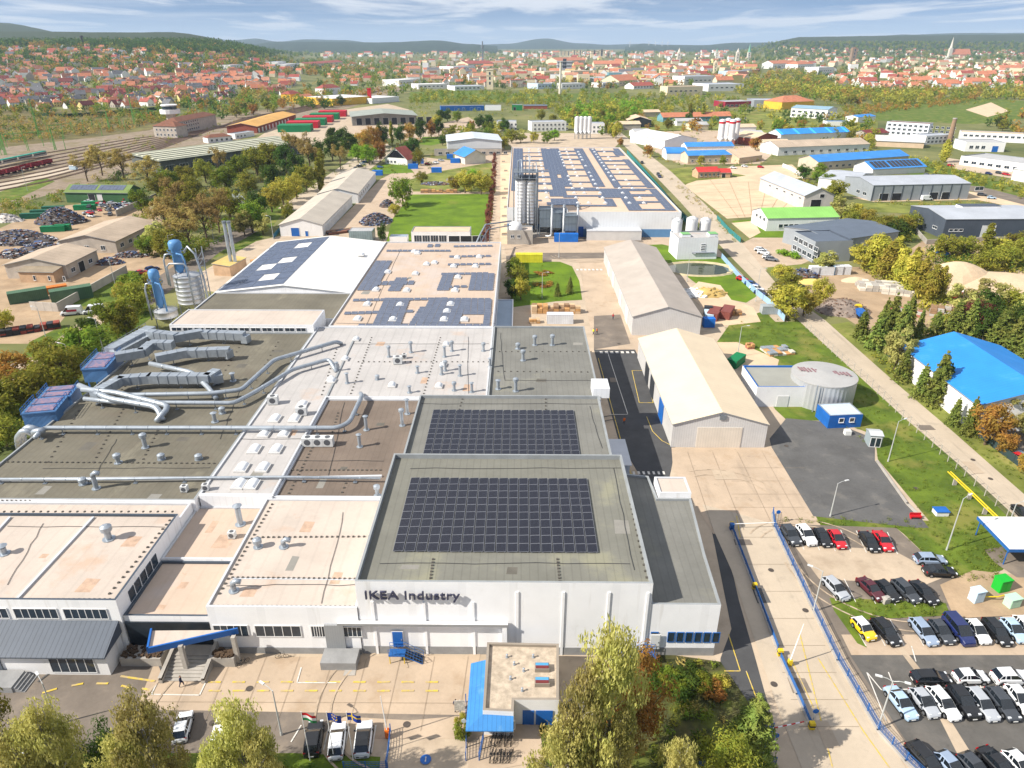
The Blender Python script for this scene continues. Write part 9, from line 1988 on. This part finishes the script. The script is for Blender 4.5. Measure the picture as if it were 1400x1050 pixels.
SCM=[M('scrap_base',(96,88,84),0.9,0.25,1.0),M('scrap_light',(176,176,180),0.6,0.2,1.0,metal=.3),M('rusty_iron',(126,86,70)),M('scrap_dark',(58,60,68),0.7,0.2),M('scrap_blue',(90,110,150),0.6,0.2)]
heap(84,304,11,7,6.5,SCM,'silvery pile of scrap metal with rusty foot in the scrap yard',n=420);heap(26,330,15,8,4.5,SCM,'widest dark scrap heap at the left edge of the yard',n=420);heap(60,345,11,6,3.5,SCM,'flat scrap heap between skips and workshop',n=260);heap(20,350,6,4,2.6,SCM,'small scrap heap at the far left below the wide one',n=120);heap(110,333,6,4,2.5,SCM,'small mixed scrap heap above the workshop roof',n=120);heap(514,303,7,9,3.5,SCM,'grey tangled scrap metal heap left of the mown lawn',n=420);heap(530,282,4,4,3,SCM,'dark scrap pile under the big green tree',n=120);heap(8,302,8,4,3,[M('pale_rubble',(200,192,184),0.9,0.15,0.8)]*2+[SCM[1]],'pale rubble heap behind the left hedge',n=140);heap(150,360,5,3,2,SCM,'junk piled by the open side of the workshop',n=120);heap(180,350,7,3,1.5,SCM,'low scattered junk before the long shed',n=160)
heap(1305,385,14,9,7,[SANDM],'conical sand heap beyond the feathery trees','sand_heap',n=0);heap(1350,388,26,9,4,[SANDM],'long low sand bank right of the conical sand heap','sand_heap',n=0);heap(1152,425,8,6,3.6,[M('grey_spoil',(142,128,118),0.95,0.2,0.8),M('brush_wood',(124,100,86),0.9,0.2)],'grey spoil heap at the roadside edge of the brick yard','spoil_heap',n=160,s=.4);heap(1110,386,6,3,1.2,[M('yellow_sand',(214,190,110),0.95,0.1)],'small yellow sand heap by the white cabins','sand_heap',n=0);heap(1170,384,5,3,1.4,[SANDM],'small pale sand heap among the paving pallets','sand_heap',n=0);heap(1096,378,6,4,2.6,SCM,'grey junk pile at the left edge of the brick yard',n=160);heap(950,402,5,4,1.2,[M('white_bag',(222,222,220),0.8,0.05),M('white_bag',(222,222,220))],'white bulk bags heaped behind the taupe barn','bag_heap',n=40,s=1.3);heap(968,402,6,4,2.0,[M('straw',(196,168,104),0.95,0.15),M('straw',(196,168,104))],'straw coloured spoil heap behind the taupe barn','spoil_heap',n=40);heap(630,246,9,4,1.4,[M('brush_wood',(124,100,86)),SCM[1],TIM2,GREEN],'brushwood and rubbish heap beyond the mown lawn',n=160);heap(595,252,8,4,1.3,SCM+[TIM2],'mixed rubbish heap behind the timber stack',n=160)
def truck(px,py,rz,c1,c2,label):
 p=P(px,py);r=T('tipper_truck',label,'truck',(p.x,p.y,.06),rz)
 m=MB();m.box(1.6,-1.1,.7,3.2,1.1,2.5);O('cab',m.mesh('cab',c1),r);m=MB();m.box(3.2,-1.0,1.5,3.25,1.0,2.3);m.box(2.0,-1.13,1.5,3.0,-1.1,2.3);m.box(2.0,1.1,1.5,3.0,1.13,2.3);O('window',m.mesh('window',GLASS),r);m=MB();m.box(-3.2,-1.15,.9,1.5,1.15,1.9);O('load_bed',m.mesh('load_bed',c2),r)
 for x in(-2.2,-1.0,2.4):
  for s in(-1,1):m=MB();m.cyl((x,s*.85,.48),(x,s*1.12,.48),.48,.48,12);O('wheel',m.mesh('wheel',RUBBER),r)
truck(1174,432,1.5,YELLOW,BLUE,'small truck with yellow cab and blue bed in the brick yard');truck(1306,408,.6,WHITE,RED,'white and red truck at the foot of the sand bank');truck(1285,350,1.6,WHITE,BLUE,'white truck with a blue front in the yard before the charcoal hall');truck(968,434,1.4,DARK,M('ice_blue',(190,212,226)),'dark truck with pale load in the shadow of the taupe barn');truck(1152,262,1.5,WHITE,WHITE,'white box truck beside the low white hall')
def track(px,label):
 pts=[P(*q)for q in px];r=T('railway_track',label,'railway track',pts[0]);r['kind']='structure';o0=pts[0]
 for off in(-.75,.75):
  m=MB()
  for a,b in zip(pts,pts[1:]):d=b-a;n=Vector((-d.y,d.x,0)).normalized()*off;c=(a+b)/2+n-o0;m.obox((c.x,c.y,.27),d.length,.14,.16,atan2(d.y,d.x))
  O('rail',m.mesh('rail',M('rail_steel',(150,120,100),0.5,0.1,0.5,metal=.3)),r)
 m=MB()
 for a,b in zip(pts,pts[1:]):d=b-a;c=(a+b)/2-o0;m.obox((c.x,c.y,.12),d.length,2.6,.14,atan2(d.y,d.x))
 O('sleepers',m.mesh('sleepers',M('sleeper_bed',(120,102,88),0.95,0.2,0.5,stripe=('X',1.2,0.3,0.0))),r)
for i in range(9):
 y=214+i*5.5;track([(-50,y+12),(60,y-4-i*.6),(180,y-24-i*2.0),(330,172-i*1.2),(470,140-i*.6),(530,121)],'railway track in the yard, curving towards the town')
fw=None
p0=P(-10,244);p1=P(72,224);d=p1-p0
for i in range(5):
 p=p0+d*(i/5);r=T('freight_wagon','dark red open wagon of the freight rake, '+('at the left edge','second from the left edge','in the middle','second from the right','at the right end')[i],'wagon',(p.x,p.y,.3),atan2(d.y,d.x));L=d.length/5-1.2
 m=MB();m.box(0,-1.4,1.0,L,1.4,1.2);m.box(0,-1.4,1.2,L,-1.3,3.1);m.box(0,1.3,1.2,L,1.4,3.1);m.box(0,-1.3,1.2,.1,1.3,3.1);m.box(L-.1,-1.3,1.2,L,1.3,3.1);O('body',m.mesh('body',M('wagon_red',(140,34,44),0.7,0.12,0.5,stripe=('X',1.5,0.3,0.3))),r)
 for x in(1.5,L-1.5):m=MB();m.cyl((x,-.9,.5),(x,.9,.5),.5,.5,12);m.cyl((x-1,-.9,.5),(x-1,.9,.5),.5,.5,12)if x>2 else m.cyl((x+1,-.9,.5),(x+1,.9,.5),.5,.5,12);O('wheel',m.mesh('wheel',RUBBER),r)
p0=P(-20,232);p1=P(64,214);m=MB();d=p1-p0
for i in range(4):
 p=p0+d*(i/4);r=T('passenger_coach','pale coach with a teal roof behind the freight rake, '+('at the left edge','second','third','rightmost')[i],'coach',(p.x,p.y,.3),atan2(d.y,d.x));L=d.length/4-1
 m=MB();m.box(0,-1.4,.9,L,1.4,3.2);O('body',m.mesh('body',WOG),r);m=MB();m.box(0,-1.35,3.2,L,1.35,3.7);O('roof',m.mesh('roof',M('coach_teal',(52,148,128),0.6,0.08)),r);m=MB()
 m.box(.5,-1.43,2.0,L-.5,-1.405,2.8);O('window',m.mesh('window',GLASS),r)
MG=M('mast_green',(104,164,80),0.6,0.08)
def mast(px,py,h,label,lattice=True):
 p=P(px,py);m=MB()
 if lattice:
  for s in(-.55,.55):
   for t in(-.55,.55):m.cyl((s,t,0),(s*.35,t*.35,h),.17,.12,4)
  for k in range(int(h/2)):
   z=k*2;f=1-.65*z/h;g=1-.65*min(1,(z+2)/h);m.cyl((-.55*f,-.55*f,z),(.55*g,-.55*g,z+2),.09,.09,3);m.cyl((.55*f,.55*f,z),(-.55*g,.55*g,z+2),.05,.05,3)
 else:m.cyl((0,0,0),(0,0,h),.24,.18,6);m.cyl((0,0,h*.85),(2.8,0,h*.92),.07,.07,4);m.cyl((0,0,h*.7),(2.8,0,h*.8),.05,.05,4)
 return tag(O('line_mast',m.mesh('line_mast',MG),None,p,R.uniform(0,.6)),label,'mast',label)
for px,py,h in((54,188,30),(184,170,26),(76,205,15),(150,178,16),(8,212,18),(262,160,20),(300,150,20),(2,205,20)):mast(px,py,h,'tall green lattice mast in the railway yard')
for px,py in((20,192),(34,196),(66,184),(88,190),(100,184),(116,182),(128,180),(140,186),(165,176),(172,180),(196,168),(206,166),(60,200),(90,205),(40,206),(280,152),(292,156),(312,148),(330,146),(345,143),(222,164)):mast(px,py,11,'slim green overhead line mast beside the tracks',False)
def gantry(pa,pb,h,label):
 a,b=P(*pa),P(*pb);d=b-a;r=T('line_gantry',label,'gantry',a);m=MB()
 for k in(0,.5):m.cyl((0,0,h+k),(d.x,d.y,h+k),.13,.13,4)
 for i in range(10):q=d*(i/10);q2=d*((i+1)/10);m.cyl((q.x,q.y,h+(.5 if i%2 else 0)),(q2.x,q2.y,h+(0 if i%2 else.5)),.06,.06,3)
 O('beam',m.mesh('beam',MG),r)
 for q in(Vector((0,0,0)),d):m=MB();m.cyl((q.x,q.y,0),(q.x,q.y,h+1),.22,.16,6);O('post',m.mesh('post',MG),r)
gantry((10,202),(70,196),9,'green line gantry spanning the tracks, nearest the left edge');gantry((70,188),(102,184),9,'green line gantry spanning the tracks, second from the left');gantry((136,176),(166,174),9,'green line gantry near the hedge, third from the left');gantry((186,168),(212,165),9,'green line gantry just left of the station');gantry((2,212),(38,206),9,'low green gantry at the left edge')
wallrun('noise_hedge','dark clipped hedge wall below the left housing',[(52,158),(90,160),(140,157),(215,150)],3.2,2.0,M('hedge_green',(48,70,40),0.95,0.3,0.6,bump=.6),'hedge')
p=P(51,238);m=MB();m.box(-2,-1.2,.2,2,1.2,2.4);m.box(-2.1,-1.3,2.4,2.1,1.3,2.55,1);tag(O('tank_container',m.mesh('tank_container',[M('ice_blue',(190,212,226)),WHITE]),None,P(101,232)),'pale blue tank container at the end of the service road','container')
drop_=None
